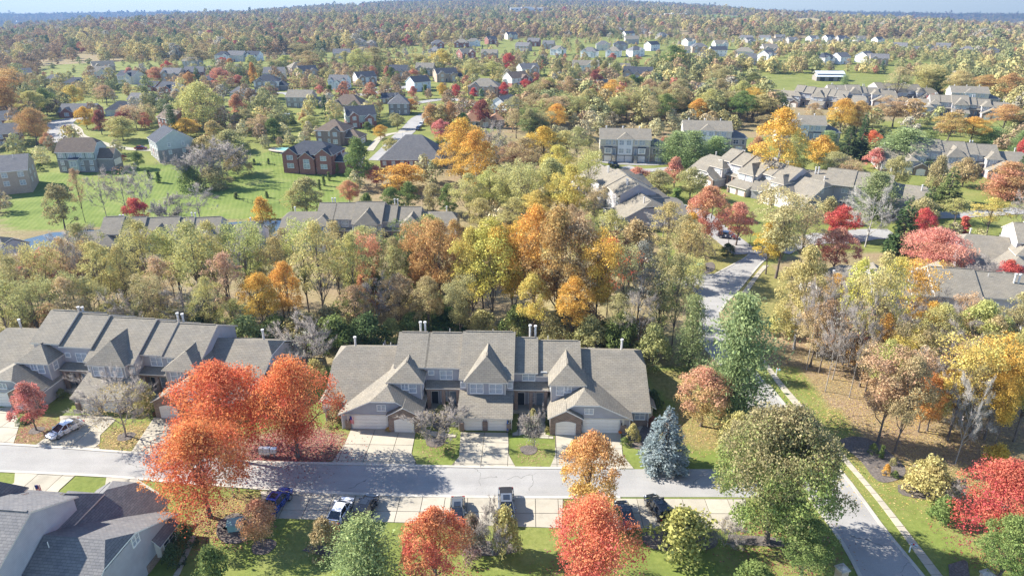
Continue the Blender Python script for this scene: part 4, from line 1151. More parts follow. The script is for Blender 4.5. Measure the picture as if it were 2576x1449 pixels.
# the lane in front of the houses, then the road on the right with its sidewalk
LN_N = [(-80, 1112), (0, 1118), (120, 1125), (355, 1142), (480, 1152), (640, 1163), (860, 1168), (1000, 1172), (1300, 1178), (1560, 1180), (1790, 1180), (1900, 1178)]
LN_S = [(-80, 1180), (0, 1184), (270, 1197), (420, 1210), (600, 1223), (730, 1233), (1000, 1245), (1290, 1250), (1560, 1250), (1830, 1250), (1940, 1252)]
flat_poly('road', W2(LN_N, 0) + W2(LN_S[::-1], 0), .03, 'asphalt')
RD_R = [(2380, 1530), (2318, 1449), (2211, 1318), (2137, 1216), (2024, 1081), (1930, 968), (1894, 922), (1852, 862), (1812, 815), (1808, 785), (1830, 756), (1848, 738), (1886, 693), (1915, 660), (1950, 632)]
RD_L = [(2205, 1530), (2167, 1449), (2124, 1368), (2040, 1252), (1985, 1180), (1907, 1066), (1881, 1030), (1862, 990), (1820, 925), (1770, 870), (1757, 840), (1760, 796), (1762, 760), (1790, 700), (1801, 690), (1850, 664), (1881, 646), (1900, 622)]
flat_poly('road', W2(RD_R, 0) + W2(RD_L[::-1], 0), .034, 'asphalt')
flat_poly('road', W2([(1650, 694), (1724, 694), (1797, 691), (1800, 720), (1764, 764), (1751, 737), (1727, 723), (1650, 722)], 0), .038, 'asphalt')
def kerb(pts, off, w=.42, h=.10): strip('kerb', W2(pts, 0), w, h, 'kerb_concrete', off=off, step=2.5, thick=h)
kerb(LN_N[:-2], .1); kerb(LN_S[1:-2], -.1)
kerb(RD_R[:6], -.15); kerb(RD_L[1:4], .15); kerb(RD_L[5:11], .15); kerb(RD_R[9:], -.15); kerb(RD_L[13:], .15)
kerb([(1660, 694), (1724, 694), (1797, 691)], .1); kerb([(1660, 722), (1727, 723), (1751, 737), (1764, 764)], -.1)

def sidewalk(Lp, Rp, n):
    root = empty('sidewalk'); tag(root, kind='structure')
    A = smooth_line(W2(Lp, 0), .5); B = smooth_line(W2(Rp, 0), .5)
    def res(P, k):
        s = np.concatenate([[0], np.cumsum(np.linalg.norm(np.diff(P, axis=0), axis=1))]); t = np.linspace(0, s[-1], k)
        return np.stack([np.interp(t, s, P[:, i]) for i in (0, 1)], 1)
    A = res(A, n + 1); B = res(B, n + 1)
    for i in range(n):
        g = .02; q = [A[i] * (1 - g) + A[i + 1] * g, B[i] * (1 - g) + B[i + 1] * g, B[i + 1] * (1 - g) + B[i] * g, A[i + 1] * (1 - g) + A[i] * g]
        m = MB(); zz = .08 + rnd.uniform(-.008, .008)
        P = [tuple(p) for p in q]
        if sum(P[k][0] * P[(k + 1) % 4][1] - P[k][1] * P[(k + 1) % 4][0] for k in range(4)) < 0: P.reverse()
        m.poly([(x, y, zz) for x, y in P], 'concrete')
        for k in range(4):
            a, b = P[k], P[(k + 1) % 4]; m.poly([(a[0], a[1], -.02), (b[0], b[1], -.02), (b[0], b[1], zz), (a[0], a[1], zz)], 'concrete')
        m.build('slab', root)
sidewalk([(2400, 1530), (2344, 1449), (2207, 1261), (2107, 1144), (2007, 1030), (1956, 968), (1914, 908), (1880, 860)], [(2430, 1530), (2371, 1449), (2231, 1271), (2131, 1154), (2027, 1030), (1972, 968), (1926, 908), (1890, 860)], 40)
sidewalk([(1838, 800), (1859, 748), (1899, 693), (1920, 668)], [(1852, 802), (1874, 750), (1911, 693), (1934, 668)], 14)

MAIN_ANG = -.03
slabs('driveway', W2([(883, 1078), (1046, 1083), (1035, 1141), (1052, 1173), (833, 1166), (861, 1127), (879, 1090)], 0), MAIN_ANG, 3.4, 3.6, orig=at(944, 1080, 0)[:2])
slabs('driveway', W2([(1159, 1088), (1278, 1088), (1280, 1145), (1298, 1177), (1131, 1175), (1155, 1149)], 0), MAIN_ANG, 3.45, 2.35, orig=at(1219, 1088, 0)[:2])
slabs('driveway', W2([(1396, 1092), (1561, 1088), (1566, 1145), (1594, 1179), (1383, 1177), (1397, 1145)], 0), MAIN_ANG, 3.4, 3.6, orig=at(1459, 1088, 0)[:2])
slabs('driveway', W2([(150, 1046), (273, 1046), (292, 1056), (252, 1095), (250, 1134), (88, 1121), (143, 1081), (152, 1058)], 0), -.12, 3.4, 3.2)
slabs('driveway', W2([(-60, 1035), (30, 1022), (50, 1065), (33, 1121), (-60, 1114)], 0), -.12, 3.4, 3.2)
slabs('driveway', W2([(388, 1050), (470, 1050), (500, 1150), (330, 1138)], 0), -.12, 3.4, 3.2)
slabs('parking_apron', W2([(655, 1236), (730, 1236), (1000, 1249), (1290, 1254), (1416, 1254), (1413, 1328), (1000, 1314), (690, 1303), (668, 1290)], 0), -.02, 2.72, 2.55, orig=at(1290, 1254, 0)[:2])
slabs('parking_apron', W2([(1545, 1254), (1875, 1254), (1872, 1330), (1540, 1330)], 0), -.01, 2.72, 2.55)
slabs('driveway', W2([(38, 1189), (190, 1196), (150, 1232), (110, 1290), (60, 1300), (0, 1235), (36, 1215)], 0), -.1, 3.2, 3.0)
slabs('driveway', W2([(268, 1201), (350, 1208), (400, 1240), (420, 1290), (340, 1300), (262, 1240)], 0), -.1, 3.2, 3.0)
# garden walks between the garages
slabs('garden_walk', W2([(1050, 1020), (1075, 1020), (1072, 1080), (1130, 1092), (1150, 1095), (1146, 1102), (1100, 1100), (1050, 1085)], 0), MAIN_ANG, 1.3, 1.3)
slabs('garden_walk', W2([(1306, 1030), (1330, 1026), (1316, 1060), (1318, 1092), (1290, 1100), (1288, 1090), (1300, 1086)], 0), MAIN_ANG, 1.3, 1.3)
slabs('garden_walk', W2([(1356, 1020), (1372, 1020), (1372, 1094), (1392, 1096), (1392, 1104), (1356, 1102)], 0), MAIN_ANG, 1.3, 1.3)
slabs('garden_walk', W2([(1625, 975), (1635, 975), (1640, 1040), (1606, 1090), (1566, 1094), (1564, 1086), (1596, 1080), (1628, 1036)], 0), .8, 1.3, 1.3)
slabs('garden_walk', W2([(480, 1345), (494, 1350), (450, 1449), (410, 1500), (394, 1490), (436, 1449)], 0), 1.4, 1.4, 1.6)

def bed(pts, mat='mulch', z=.05):
    return flat_poly('mulch_bed', [tuple(p) for p in smooth_line([q for q in W2(pts + pts[:1], 0)], .5)[:-1]], z, mat)
def ring(vx, vy, r):
    c = at(vx, vy, 0); return flat_poly('mulch_bed', [(c.x + r * (1 + .08 * math.sin(3 * a)) * math.cos(a), c.y + r * (1 + .08 * math.cos(2 * a)) * math.sin(a)) for a in np.linspace(0, 6.28, 22)[:-1]], .05, 'mulch')
for a, b, r in ((92, 1083, 1.0), (317, 1098, 1.15), (1095, 1112, 1.3), (1330, 1132, 1.15), (663, 1375, 1.3)): ring(a, b, r)
bed([(2112, 1106), (2150, 1098), (2200, 1110), (2262, 1160), (2278, 1185), (2262, 1205), (2222, 1214), (2196, 1200), (2165, 1160), (2125, 1125)])
bed([(2258, 1220), (2300, 1215), (2380, 1240), (2420, 1260), (2380, 1262), (2270, 1245)])
bed([(1615, 1340), (1660, 1335), (1790, 1350), (1800, 1375), (1740, 1388), (1650, 1382), (1620, 1365)])
bed([(1830, 1345), (1950, 1352), (2010, 1375), (1900, 1372), (1840, 1366)])
bed([(550, 1310), (590, 1290), (620, 1305), (615, 1360), (570, 1366), (545, 1345)])
bed([(1160, 1372), (1210, 1360), (1300, 1370), (1310, 1385), (1240, 1398), (1170, 1392)])
bed([(1735, 672), (1790, 660), (1796, 680), (1760, 692), (1734, 686)])
bed([(640, 1300), (650, 1320), (640, 1330), (560, 1370), (545, 1350)][:3] + [(560, 1330)])
bed([(1060, 1090), (1046, 1000), (1055, 1000), (1060, 1040)]); bed([(1085, 1010), (1128, 1015), (1130, 1075), (1090, 1075)]); bed([(1325, 1040), (1352, 1040), (1352, 1095), (1328, 1095)])
bed([(1566, 1085), (1620, 1060), (1650, 1090), (1620, 1130), (1570, 1115)])
bed([(2385, 1420), (2430, 1410), (2440, 1449), (2470, 1500), (2400, 1500)])
bed([(760, 1385), (790, 1370), (860, 1385), (830, 1400)])

# pond
for q, z in PONDS: flat_poly('pond_water', q, z, 'water')
ROADS = []
# winding streets of the neighbourhood beyond
for ln, w in (([(150, 330), (165, 310), (195, 325), (210, 345), (300, 372), (420, 380)], 3.2), ([(142, 320), (150, 305), (200, 300), (240, 296)], 8), ([(140, 360), (150, 325), (165, 305), (195, 298)], 9), ([(950, 405), (985, 370), (1030, 325), (1060, 295), (1120, 275), (1200, 262), (1300, 250)], 7.5),
              ([(860, 245), (940, 235), (1010, 222), (1050, 214)], 8), ([(1420, 200), (1500, 204), (1560, 212)], 8), ([(1200, 262), (1130, 250), (1060, 258), (1000, 270)], 7), ([(930, 380), (960, 345), (1000, 335), (1040, 330)], 3),
              ([(1500, 400), (1560, 408), (1640, 410), (1700, 404)], 9), ([(1780, 385), (1840, 400), (1920, 415)], 8), ([(1800, 395), (1870, 405), (1960, 400)], 6), ([(1570, 420), (1620, 430), (1690, 425)], 5),
              ([(2250, 590), (2180, 590), (2120, 600), (2050, 600)], 8), ([(2300, 545), (2420, 540), (2576, 530)], 6), ([(1700, 520), (1760, 540), (1790, 570), (1880, 640)], 7), ([(640, 243), (720, 235), (760, 262)], 7), ([(1950, 632), (2000, 610), (2080, 600)], 7)):
    ROADS.append(smooth_line([tuple(at(*p)[:2]) for p in ln], 5)); strip('road', [tuple(at(*p)[:2]) for p in ln], w, .12, 'asphalt' if w > 4 else 'concrete', step=5)
FIELDS = []
for q, mt in (([(1984, 50), (2040, 47), (2097, 52), (2090, 64), (2030, 66), (1985, 60)], 'field_gold'), ([(1717, 44), (1800, 38), (1890, 46), (1880, 56), (1740, 56)], 'field_green'), ([(2120, 37), (2177, 38), (2170, 45), (2125, 44)], 'field_gold'), ([(1212, 33), (1400, 35), (1400, 42), (1214, 42)], 'field_green'), ([(860, 14), (910, 14), (905, 20), (862, 20)], 'field_green')):
    FIELDS.append(q); P = [at(a, b) for a, b in q]; flat_poly('field', [(p.x, p.y) for p in P], 1.2, mt, drape=True)

# ------------------------------------------------------------------ townhouse rows
ST_A = [(-.25,), (-.25,), (0.0,), (-.9,), (-1.35,)]
ST_B = [(.75,), (.35,), (0.0,), (-.35,), (-.55,)]
rowA = townhouse('long townhouse row with three driveways behind the street parking, taupe stepped roof', ST_A)
rowA.location = (-3.75, 81.1, 0); rowA.rotation_euler = (0, 0, -.03)
rowB = townhouse('townhouse row behind the white car in its driveway, half behind red maples', ST_B)
p = at(232, 1040); rowB.location = (p.x + 1.0, p.y + .3, 0); rowB.rotation_euler = (0, 0, -.10)
def place_row(src, x, y, deg, label, z=None):
    c = copy_tree(src) if isinstance(src, bpy.types.Object) else townhouse('', src)
    c.location = (x, y, T(x, y) if z is None else z); c.rotation_euler = (0, 0, math.radians(deg)); c['label'] = label; return c
bl = place_row(rowB, -55.5, 65.2, 174, 'townhouse across the lane with dark ribbed roof slopes and a bay window end', 0)
for ch in list(bl.children):
    if ch.name.startswith('chimney_flue'): bpy.data.objects.remove(ch)
bl.scale = (.8, 1, 1)
for ch in bl.children:
    for sl in ch.material_slots:
        if sl.material == MAT['shingle_taupe']: sl.link = 'OBJECT'; sl.material = MAT['shingle_grey']
FINE[0] = False
farA = place_row(ST_A, -37.5, 166.5, 0, 'townhouse row between the pond and the yellow woods, roof showing above the trees')
farB = place_row(ST_B, -84, 153, 10, 'townhouse row by the pond, its dormers half hidden behind bare trees')
place_row(farA, -142, 143, 8, 'townhouse row at the picture edge by the pond, only one roof end showing')
place_row(farA, 42.5, 196, 101, 'townhouse row with brown deck rail and pale rear wall beside the side street', 0)
place_row(farB, 68, 205, -58, 'townhouse row whose dormers look onto the court with red trees', 0)
place_row(farA, 101, 207, 150, 'townhouse row with white rear wall, decks and many flues behind a green pine', 0)
place_row(farB, 148, 227, -14, 'townhouse row with three stepped gables above dark firs', 0)
place_row(farA, 83, 130, 168, 'townhouse row seen through bare yellow woods, white windows and balcony rails', 0)
place_row(farB, 118, 129, -18, 'townhouse row beside the crimson shrubs with two white flues', 0)
for (vx, vy, d, src, lb) in ((2150, 266, -10, farA, 'townhouse row with pale roof just before the grey metal barn'), (2275, 262, 5, farB, 'low townhouse row behind golden trees, grey roof only'), (2415, 298, -20, farA, 'townhouse row in front of the long white building with red shrubs'), (2050, 275, -35, farB, 'townhouse row half hidden by a rust coloured tree near the dark firs')):
    q = at(vx, vy); place_row(src, q.x, q.y, d, lb)
tA = tall_row('three-storey townhouse row with grey brick front and three flues by the turning circle')
q = at(1570, 408); tA.location = (q.x, q.y, q.z); tA.rotation_euler = (0, 0, -.10)
for (vx, vy, d, lb) in ((1775, 383, -8, 'three-storey townhouse row behind the big green pines'), (2010, 366, -12, 'three-storey townhouse row with white gable behind the tall yellow tree'), (2432, 274, -16, 'long white three-storey row standing behind round red shrubs')):
    q = at(vx, vy); c = copy_tree(tA); c.location = (q.x, q.y, q.z); c.rotation_euler = (0, 0, math.radians(d)); c['label'] = lb

# ------------------------------------------------------------------ houses beyond, nearest first: picture column, row, turn, size ...
HOUSES = []
def hs(vx, vy, deg, label, **kw):
    p = at(vx, vy); HOUSES.append((p.x, p.y, kw.get('W', 13))); kw.setdefault('det', 2 if p.y < 420 else 1)
    return house(label, p, math.radians(deg), **kw)
hs(44, 462, 205, 'brown brick house with tall gable wall at the picture edge above the mown lawn', W=13, D=15, lift=1.8, wm='brick_tan', rm='shingle_grey', gables=0, slope=.5)
hs(200, 434, 2, 'half-timbered grey house with brown roof and clipped shrubs before it', W=13.5, D=9, wm='siding_sage', bm='brick_grey', rm='shingle_brown', gables=0, tudor=True, wing=5.5, slope=.9, clip=1.6, lift=1.9)
hs(392, 400, -52, 'grey gabled house with black roof and raised stone-footed deck', W=13.5, D=13, lift=1.6, wm='siding_sage', bm='brick_grey', rm='shingle_slate', gables=0, deck=False, slope=.6)
hs(778, 436, -8, 'red brick house with slate hip roofs and a deck on posts', W=19, D=12, lift=1.2, floors=2, roof='hip', wm='brick_red', rm='shingle_slate', gables=3, wing=8, slope=.55)
hs(832, 365, -10, 'brown brick house just behind the red brick one with slate roofs', W=12, D=11, roof='hip', wm='brick_brown', rm='shingle_brown', gables=1, wing=6)
hs(1035, 422, -2, 'broad brick house with big grey hip roof and roof balcony', W=23, D=17, floors=1, roof='hip', wm='brick_red', rm='shingle_grey', gables=0, slope=.85, chimney=False)
hs(912, 322, 20, 'grey sided house with brick base and slate gables beside the street', W=13, D=11, wm='siding_sage', bm='brick_red', rm='shingle_slate', gables=2)
hs(1004, 290, 3, 'plain grey brick house with steep hip roof and one side window', W=10, D=10, roof='hip', wm='brick_grey', rm='shingle_grey', gables=0, slope=.75)
hs(1203, 322, 10, 'tan brick house with rust coloured roof behind a red-brown tree', W=15, D=11, floors=1, roof='hip', wm='brick_tan', rm='shingle_rust', gables=1, wing=5)
hs(1290, 288, 60, 'white sided house with red brick base at the edge of the green wood', W=13, D=10, wm='siding_white', bm='brick_red', rm='shingle_grey', gables=0)
hs(752, 272, -6, 'grey two-storey house with taupe roof and wooden deck on the lawn', W=13.5, D=10, wm='siding_taupe', bm='brick_grey', rm='shingle_taupe', gables=0, wing=5, deck=False)
hs(870, 278, -8, 'wide brick house with brown hip roof and patio beside the taupe-roofed one', W=17, D=12, roof='hip', wm='brick_tan', rm='shingle_brown', gables=2, floors=1, slope=.7)
hs(1215, 243, -8, 'large beige house with hip roofs and a tall entrance gable', W=18, D=12, roof='hip', wm='brick_tan', rm='shingle_taupe', gables=2, wing=5)
hs(195, 296, 4, 'low red brick house with two front gables at the end of the street', W=17, D=10, floors=1, wm='brick_red', rm='shingle_grey', gables=2)
hs(305, 292, 14, 'house with blue-grey roof behind maroon street trees', W=14, D=11, floors=1, roof='hip', wm='siding_sage', rm='shingle_slate', gables=1)
hs(418, 330, -40, 'brick gabled house peeping over the black-roofed house', W=13, D=10, wm='brick_red', rm='shingle_brown', gables=0)
hs(350, 264, -12, 'cream house with grey roof among yellow trees', W=14, D=9, floors=1, wm='siding_cream', rm='shingle_grey', gables=1, wing=6)
hs(418, 247, -25, 'white gabled house with dark roof near the street corner', W=13, D=10, wm='siding_white', bm='brick_red', rm='shingle_slate', gables=1, wing=5)
hs(370, 230, -15, 'brick house with blue-grey roof behind the white gabled one', W=13, D=9, floors=1, wm='brick_red', rm='shingle_slate', gables=1)
hs(318, 213, -20, 'tan house with dark roof and long white side behind a pink tree', W=15, D=10, wm='siding_cream', rm='shingle_slate', gables=1)
hs(430, 206, -8, 'tan two-gabled house in the second row of the far-off street', W=14, D=10, wm='brick_tan', rm='shingle_grey', gables=2)
hs(490, 202, 12, 'brick house with tall gable next to a dark conifer', W=13, D=10, wm='brick_red', rm='shingle_grey', gables=2)
hs(672, 229, 8, 'white and dark house with slate hip roof and a garage wing', W=15, D=11, roof='hip', wm='siding_white', bm='brick_grey', rm='shingle_slate', gables=2, wing=5)
hs(606, 247, 0, 'house showing little but a flat grey roof behind the big yellow-green tree', W=13, D=9, floors=1, roof='hip', wm='siding_sage', rm='shingle_grey', gables=0)
hs(850, 226, -6, 'pale house with small roof gables and a red door', W=12, D=9, wm='siding_white', rm='shingle_grey', gables=3)
hs(925, 217, 30, 'white sided house with slate roof on the corner lot', W=13, D=10, wm='siding_white', bm='brick_brown', rm='shingle_slate', gables=2)
hs(1064, 230, 40, 'pale blue gabled house beside a small red tree', W=12, D=10, wm='siding_blue', rm='shingle_slate', gables=0)
hs(1068, 192, -4, 'tan gabled house behind salmon trees', W=13, D=10, wm='brick_tan', rm='shingle_taupe', gables=2)
hs(1126, 207, 22, 'tan brick house with dark gables next to the pale blue one', W=15, D=10, wm='brick_tan', rm='shingle_slate', gables=2, wing=4)
hs(1000, 198, -8, 'tan house with white gables between the corner lot and salmon trees', W=13, D=10, wm='brick_tan', rm='shingle_slate', gables=2)
hs(1310, 219, 35, 'white sided house with brick base behind crimson shrubs', W=14, D=11, wm='siding_white', bm='brick_red', rm='shingle_brown', gables=1, wing=5)
hs(1335, 193, 24, 'white garage-fronted house with brick gable on the rise', W=14, D=10, wm='siding_white', bm='brick_tan', rm='shingle_grey', gables=1)
hs(1473, 184, -4, 'long white two-storey house with dark ground floor', W=20, D=10, wm='siding_white', rm='shingle_taupe', gables=1)
hs(1602, 206, -14, 'large tan brick house with several gables by the cul-de-sac', W=20, D=12, wm='brick_tan', rm='shingle_slate', gables=3)
hs(1534, 228, 15, 'cream house with wide roof at the edge of the olive wood', W=14, D=10, floors=1, wm='siding_cream', rm='shingle_taupe', gables=1)
hs(8, 335, 30, 'brick gable end at the picture edge above the street', W=12, D=10, wm='brick_red', rm='shingle_grey', gables=0)
hs(10, 372, 25, 'brown brick house cut by the picture edge behind pale green trees', W=12, D=10, wm='brick_brown', rm='shingle_grey', gables=0)
hs(187, 220, -5, 'grey roofed house behind the maroon trees of the far street', W=14, D=9, floors=1, roof='hip', wm='brick_tan', rm='shingle_slate', gables=1)
hs(136, 212, 10, 'pale house with grey hip roof left of the maroon trees', W=14, D=9, floors=1, roof='hip', wm='siding_cream', rm='shingle_grey', gables=1)
hs(1562, 182, 6, 'low house with broad taupe roof behind pink trees', W=16, D=10, floors=1, wm='siding_cream', rm='shingle_taupe', gables=0)
hs(530, 214, -5, 'brick house partly behind a big pink tree', W=12, D=9, floors=1, wm='brick_red', rm='shingle_slate', gables=2)
hs(1760, 250, -10, 'pale house glimpsed inside the olive wood', W=13, D=9, wm='siding_white', rm='shingle_grey', gables=1)
hs(980, 262, 0, 'small dark house behind the plain grey brick one', W=9, D=8, floors=1, wm='brick_brown', rm='shingle_slate', gables=1)
# farther off: small houses in clusters
FAR = [(1479, 146, 'w'), (1540, 145, 'w'), (1606, 143, 'w'), (1517, 128, 't'), (1561, 128, 't'), (1400, 140, 'w'), (1378, 125, 't'), (1312, 130, 't'), (1160, 121, 'b'), (1102, 123, 'b'), (1192, 118, 'w'), (930, 122, 't'), (905, 118, 't'), (1408, 87, 't'), (1470, 88, 't'), (1512, 90, 't'),
       (1555, 84, 't'), (1615, 86, 't'), (1645, 93, 't'), (1585, 96, 'w'), (1670, 100, 't'), (1590, 112, 't'), (1648, 128, 'w'), (1740, 118, 'w'), (1760, 134, 't'), (1815, 126, 'w'), (1808, 143, 'w'), (1785, 160, 'w'), (1875, 108, 'w'), (1920, 106, 'w'), (1962, 104, 't'), (1890, 116, 't'),
       (1955, 118, 't'), (1995, 112, 't'), (2050, 108, 'w'), (2090, 106, 'w'), (2130, 112, 't'), (1870, 147, 't'), (1938, 138, 't'), (1940, 155, 'w'), (1880, 165, 't'), (2085, 163, 'w'), (2125, 162, 'w'), (2188, 158, 'w'), (2210, 165, 't'), (2120, 108, 't'), (2165, 108, 't'), (2215, 112, 'w'), (2345, 134, 'w'),
       (2370, 128, 't'), (2300, 138, 'w'), (2430, 138, 't'), (2420, 150, 't'), (2260, 128, 't'), (2550, 150, 't'), (2500, 140, 't'), (1720, 142, 't'), (560, 157, 'w'), (592, 156, 't'), (635, 155, 'w'), (480, 172, 't'), (690, 205, 't'), (760, 190, 't'), (780, 200, 't'), (860, 150, 't'), (1340, 118, 'b'), (1240, 112, 'b'), (1290, 100, 't'),
       (1180, 46, 'b'), (1050, 44, 'b'), (1075, 45, 't'), (1160, 62, 'b'), (960, 50, 'b'), (1205, 46, 't'), (900, 52, 't'), (1300, 48, 't'), (1340, 52, 'w'), (1400, 60, 't'), (1140, 78, 't'), (985, 88, 't'), (1010, 96, 't'), (250, 200, 't'), (265, 184, 't'), (60, 205, 't'), (1090, 143, 't'), (1180, 148, 'b'), (1230, 150, 't')]
for i, (a, b, c) in enumerate(FAR):
    p = at(a, b); HOUSES.append((p.x, p.y, 13))
    wm, nm = {'w': ('siding_white', 'white'), 't': (rnd.choice(['siding_cream', 'brick_tan', 'siding_taupe']), 'tan'), 'b': ('brick_red', 'brick')}[c]
    reg = 'beyond the far olive wood' if a > 1700 else 'of the far middle rows' if a > 1300 else 'in the wooded far district' if b < 110 else 'in the leafy far streets'
    rf = rnd.choice(['shingle_grey', 'shingle_taupe', 'shingle_slate', 'shingle_grey'])
    house('small %s house with %s roof %s' % (nm, rf[8:], reg), p, rnd.uniform(-.8, .8), W=rnd.uniform(12, 16), D=rnd.uniform(9, 11), wm=wm, rm=rf, gables=rnd.choice([0, 1, 2]), det=1 if b > 120 else 0, group='small %s houses %s' % (nm, reg), roof=rnd.choice(['gable', 'gable', 'hip']))

# ------------------------------------------------------------------ vehicles
def paint(name, c, metal=0.3, rough=0.22):
    t = NT(name); oi = t.noise(t.coord('Object'), 3.0, 3)
    t.col(t.ramp(oi, [(0.3, tuple(v * .92 for v in c)), (0.7, tuple(min(1, v * 1.06) for v in c))])); t.rough(rough, .5); t.b.inputs['Metallic'].default_value = metal
    t.b.inputs['Coat Weight'].default_value = .6; t.b.inputs['Coat Roughness'].default_value = .06
paint('paint_white', (.75, .76, .78), 0); paint('paint_black', (.012, .012, .014), .2); paint('paint_grey', (.17, .175, .165), .5); paint('paint_silver', (.45, .46, .47), .5); paint('paint_blue', (.02, .055, .28), .3); paint('paint_red', (.30, .015, .03), .2); paint('paint_truck', (.20, .21, .22), .5); paint('paint_navy', (.02, .03, .08), .3)
plain('tyre', (.018, .018, .019), .85); plain('rim', (.42, .43, .45), .3, .6, .7); plain('lamp_clear', (.75, .78, .8), .15, .8); plain('lamp_red', (.38, .012, .012), .2, .7); plain('plastic_black', (.02, .02, .022), .6)

def ring_loft(m, st, mat):
    """st: list of rings with the same number of points"""
    for a, b in zip(st[:-1], st[1:]):
        n = len(a)
        for i in range(n): m.poly([a[i], a[(i + 1) % n], b[(i + 1) % n], b[i]], mat)
    m.poly(st[0][::-1], mat); m.poly(st[-1], mat)

def soft(o, lv=2):
    bm_mod = o.modifiers.new('soft', 'SUBSURF'); bm_mod.levels = lv; bm_mod.render_levels = lv
    o.data.polygons.foreach_set('use_smooth', [True] * len(o.data.polygons))

CAR = {  # length, width, stations (x, half width, sill, belt), cabin (x, half width at belt, roof z, half width at roof)
    'sedan': (4.75, 1.84, [(-2.36, .70, .42, .72), (-2.2, .84, .30, .92), (-1.5, .90, .24, .98), (-.4, .92, .22, .96), (.7, .92, .22, .93), (1.5, .90, .24, .86), (2.15, .80, .28, .72), (2.36, .60, .40, .60)],
              [(-1.95, .78, .97, .74), (-1.15, .82, 1.40, .62), (-.2, .83, 1.46, .64), (.35, .83, 1.42, .63), (1.25, .80, .93, .74)]),
    'suv': (4.7, 1.88, [(-2.34, .76, .48, .90), (-2.22, .88, .36, 1.05), (-1.4, .93, .28, 1.08), (-.3, .94, .26, 1.06), (.8, .94, .26, 1.04), (1.5, .92, .28, 1.0), (2.15, .84, .34, .88), (2.34, .64, .46, .74)],
            [(-2.25, .82, 1.08, .78), (-1.85, .84, 1.62, .64), (-.6, .85, 1.70, .67), (.25, .85, 1.66, .66), (1.1, .82, 1.06, .76)]),
    'pickup': (5.8, 1.98, [(-2.9, .86, .55, 1.0), (-2.82, .95, .48, 1.14), (-1.4, .97, .40, 1.16), (-.3, .98, .38, 1.16), (.9, .98, .38, 1.15), (1.8, .96, .40, 1.12), (2.6, .90, .44, 1.02), (2.88, .74, .54, .86)],
               [(-.95, .86, 1.16, .84), (-.75, .87, 1.84, .68), (.1, .88, 1.9, .70), (.75, .88, 1.86, .69), (1.55, .84, 1.14, .80)]),
}
def car(label, vx, vy, heading, kind, col, group=None, roofwin=True):
    """heading in degrees, 0 = nose towards +x"""
    p = at(vx, vy); L, Wd, st, cab = CAR[kind]
    R = empty({'sedan': 'sedan_car', 'suv': 'suv_car', 'pickup': 'pickup_truck'}[kind], (p.x, p.y, p.z + (.075 if p.y < 99 else .13)), math.radians(heading)); tag(R, label, 'truck' if kind == 'pickup' else 'car', group)
    m = MB(); rings = []
    for x, hw, zl, zb in st:
        zm = zl + (zb - zl) * .55
        rings.append([(x, -hw * .9, zl), (x, -hw, zl + .1), (x, -hw, zm), (x, -hw * .97, zb - .08), (x, -hw * .84, zb), (x, hw * .84, zb), (x, hw * .97, zb - .08), (x, hw, zm), (x, hw, zl + .1), (x, hw * .9, zl)][::-1])
    ring_loft(m, rings, col); b = m.build('body', R); soft(b)
    # greenhouse: dark glass with painted roof and pillars
    g = MB(); rs = []
    for x, hb, zr, hr in cab:
        zb = .6 * cab[0][2] + .4 * cab[-1][2] - .06 if zr > cab[0][2] + .1 else zr - .1
        rs.append([(x, -hb, zb), (x, -hr, max(zr, zb + .02)), (x, hr, max(zr, zb + .02)), (x, hb, zb)][::-1])
    ring_loft(g, rs, 'car_glass'); go = g.build('window_glass', R)
    r = MB(); top = [c for c in cab if c[2] > cab[0][2] + .1]
    rr = [[(x + (.0), -hr * .98, zr - .03), (x, -hr * .9, zr + .035), (x, hr * .9, zr + .035), (x, hr * .98, zr - .03)][::-1] for x, hb, zr, hr in top]
    ring_loft(r, rr, col)
    for s in (-1, 1):
        for (xa, ha, za, ra), (xb, hb, zb, rb) in ((cab[0], cab[1]), (cab[-1], cab[-2])):
            r.rod((xa, s * ha * .99, za - .02), (xb, s * rb * 1.0, zb), .05, 4, col)
        xm = (cab[2][0] * .5 + cab[3][0] * .5) - .12; r.rod((xm, s * .86, cab[0][2] - .05), (xm, s * .67, cab[2][2]), .05, 4, col)
    ro = r.build('roof', R)
    if roofwin: MB().box(-.45 + cab[2][0] * .5, .28 + cab[2][0] * .5 + .1, -.38, .38, cab[2][2] + .02, cab[2][2] + .055, 'car_glass').build('sunroof', R)
    wr = .34 if kind == 'sedan' else .38 if kind == 'suv' else .42
    for x in (-L * .295, L * .30):
        for s in (-1, 1):
            w = MB().rod((0, s * (-.12), 0), (0, s * .1, 0), wr, 18, 'tyre').build('wheel', R, (x, s * (Wd / 2 - .13), wr))
            MB().rod((0, s * .1, 0), (0, s * .125, 0), wr * .66, 12, 'rim').build('rim', w)
    zf = st[-2][3] - .12
    for s in (-1, 1):
        MB().box(L / 2 - .42, L / 2 - .12, s * .46, s * .78, zf - .14, zf + .03, 'lamp_clear').build('headlight', R)
        MB().box(-L / 2 + .01, -L / 2 + .16, s * .48, s * .82, st[1][3] - .3, st[1][3] - .12, 'lamp_red').build('taillight', R)
        xm = cab[-1][0] - .35; MB().box(xm - .1, xm + .1, s * .92, s * 1.1, cab[-1][2] + .02, cab[-1][2] + .17, col).build('mirror', R)
    MB().box(-L / 2 - .01, -L / 2 + .06, -.26, .26, st[0][2] + .12, st[0][2] + .26, 'white_plastic').build('number_plate', R)
    MB().box(L / 2 - .1, L / 2 + .0, -.5, .5, st[-1][2] + .02, st[-1][2] + .16, 'plastic_black').build('grille', R)
    if kind == 'pickup':
        MB().box(-2.72, -1.02, -.76, .76, 1.10, 1.185, 'plastic_black').build('bed_cover', R)
    return R
g = 'cars parked along the lane'
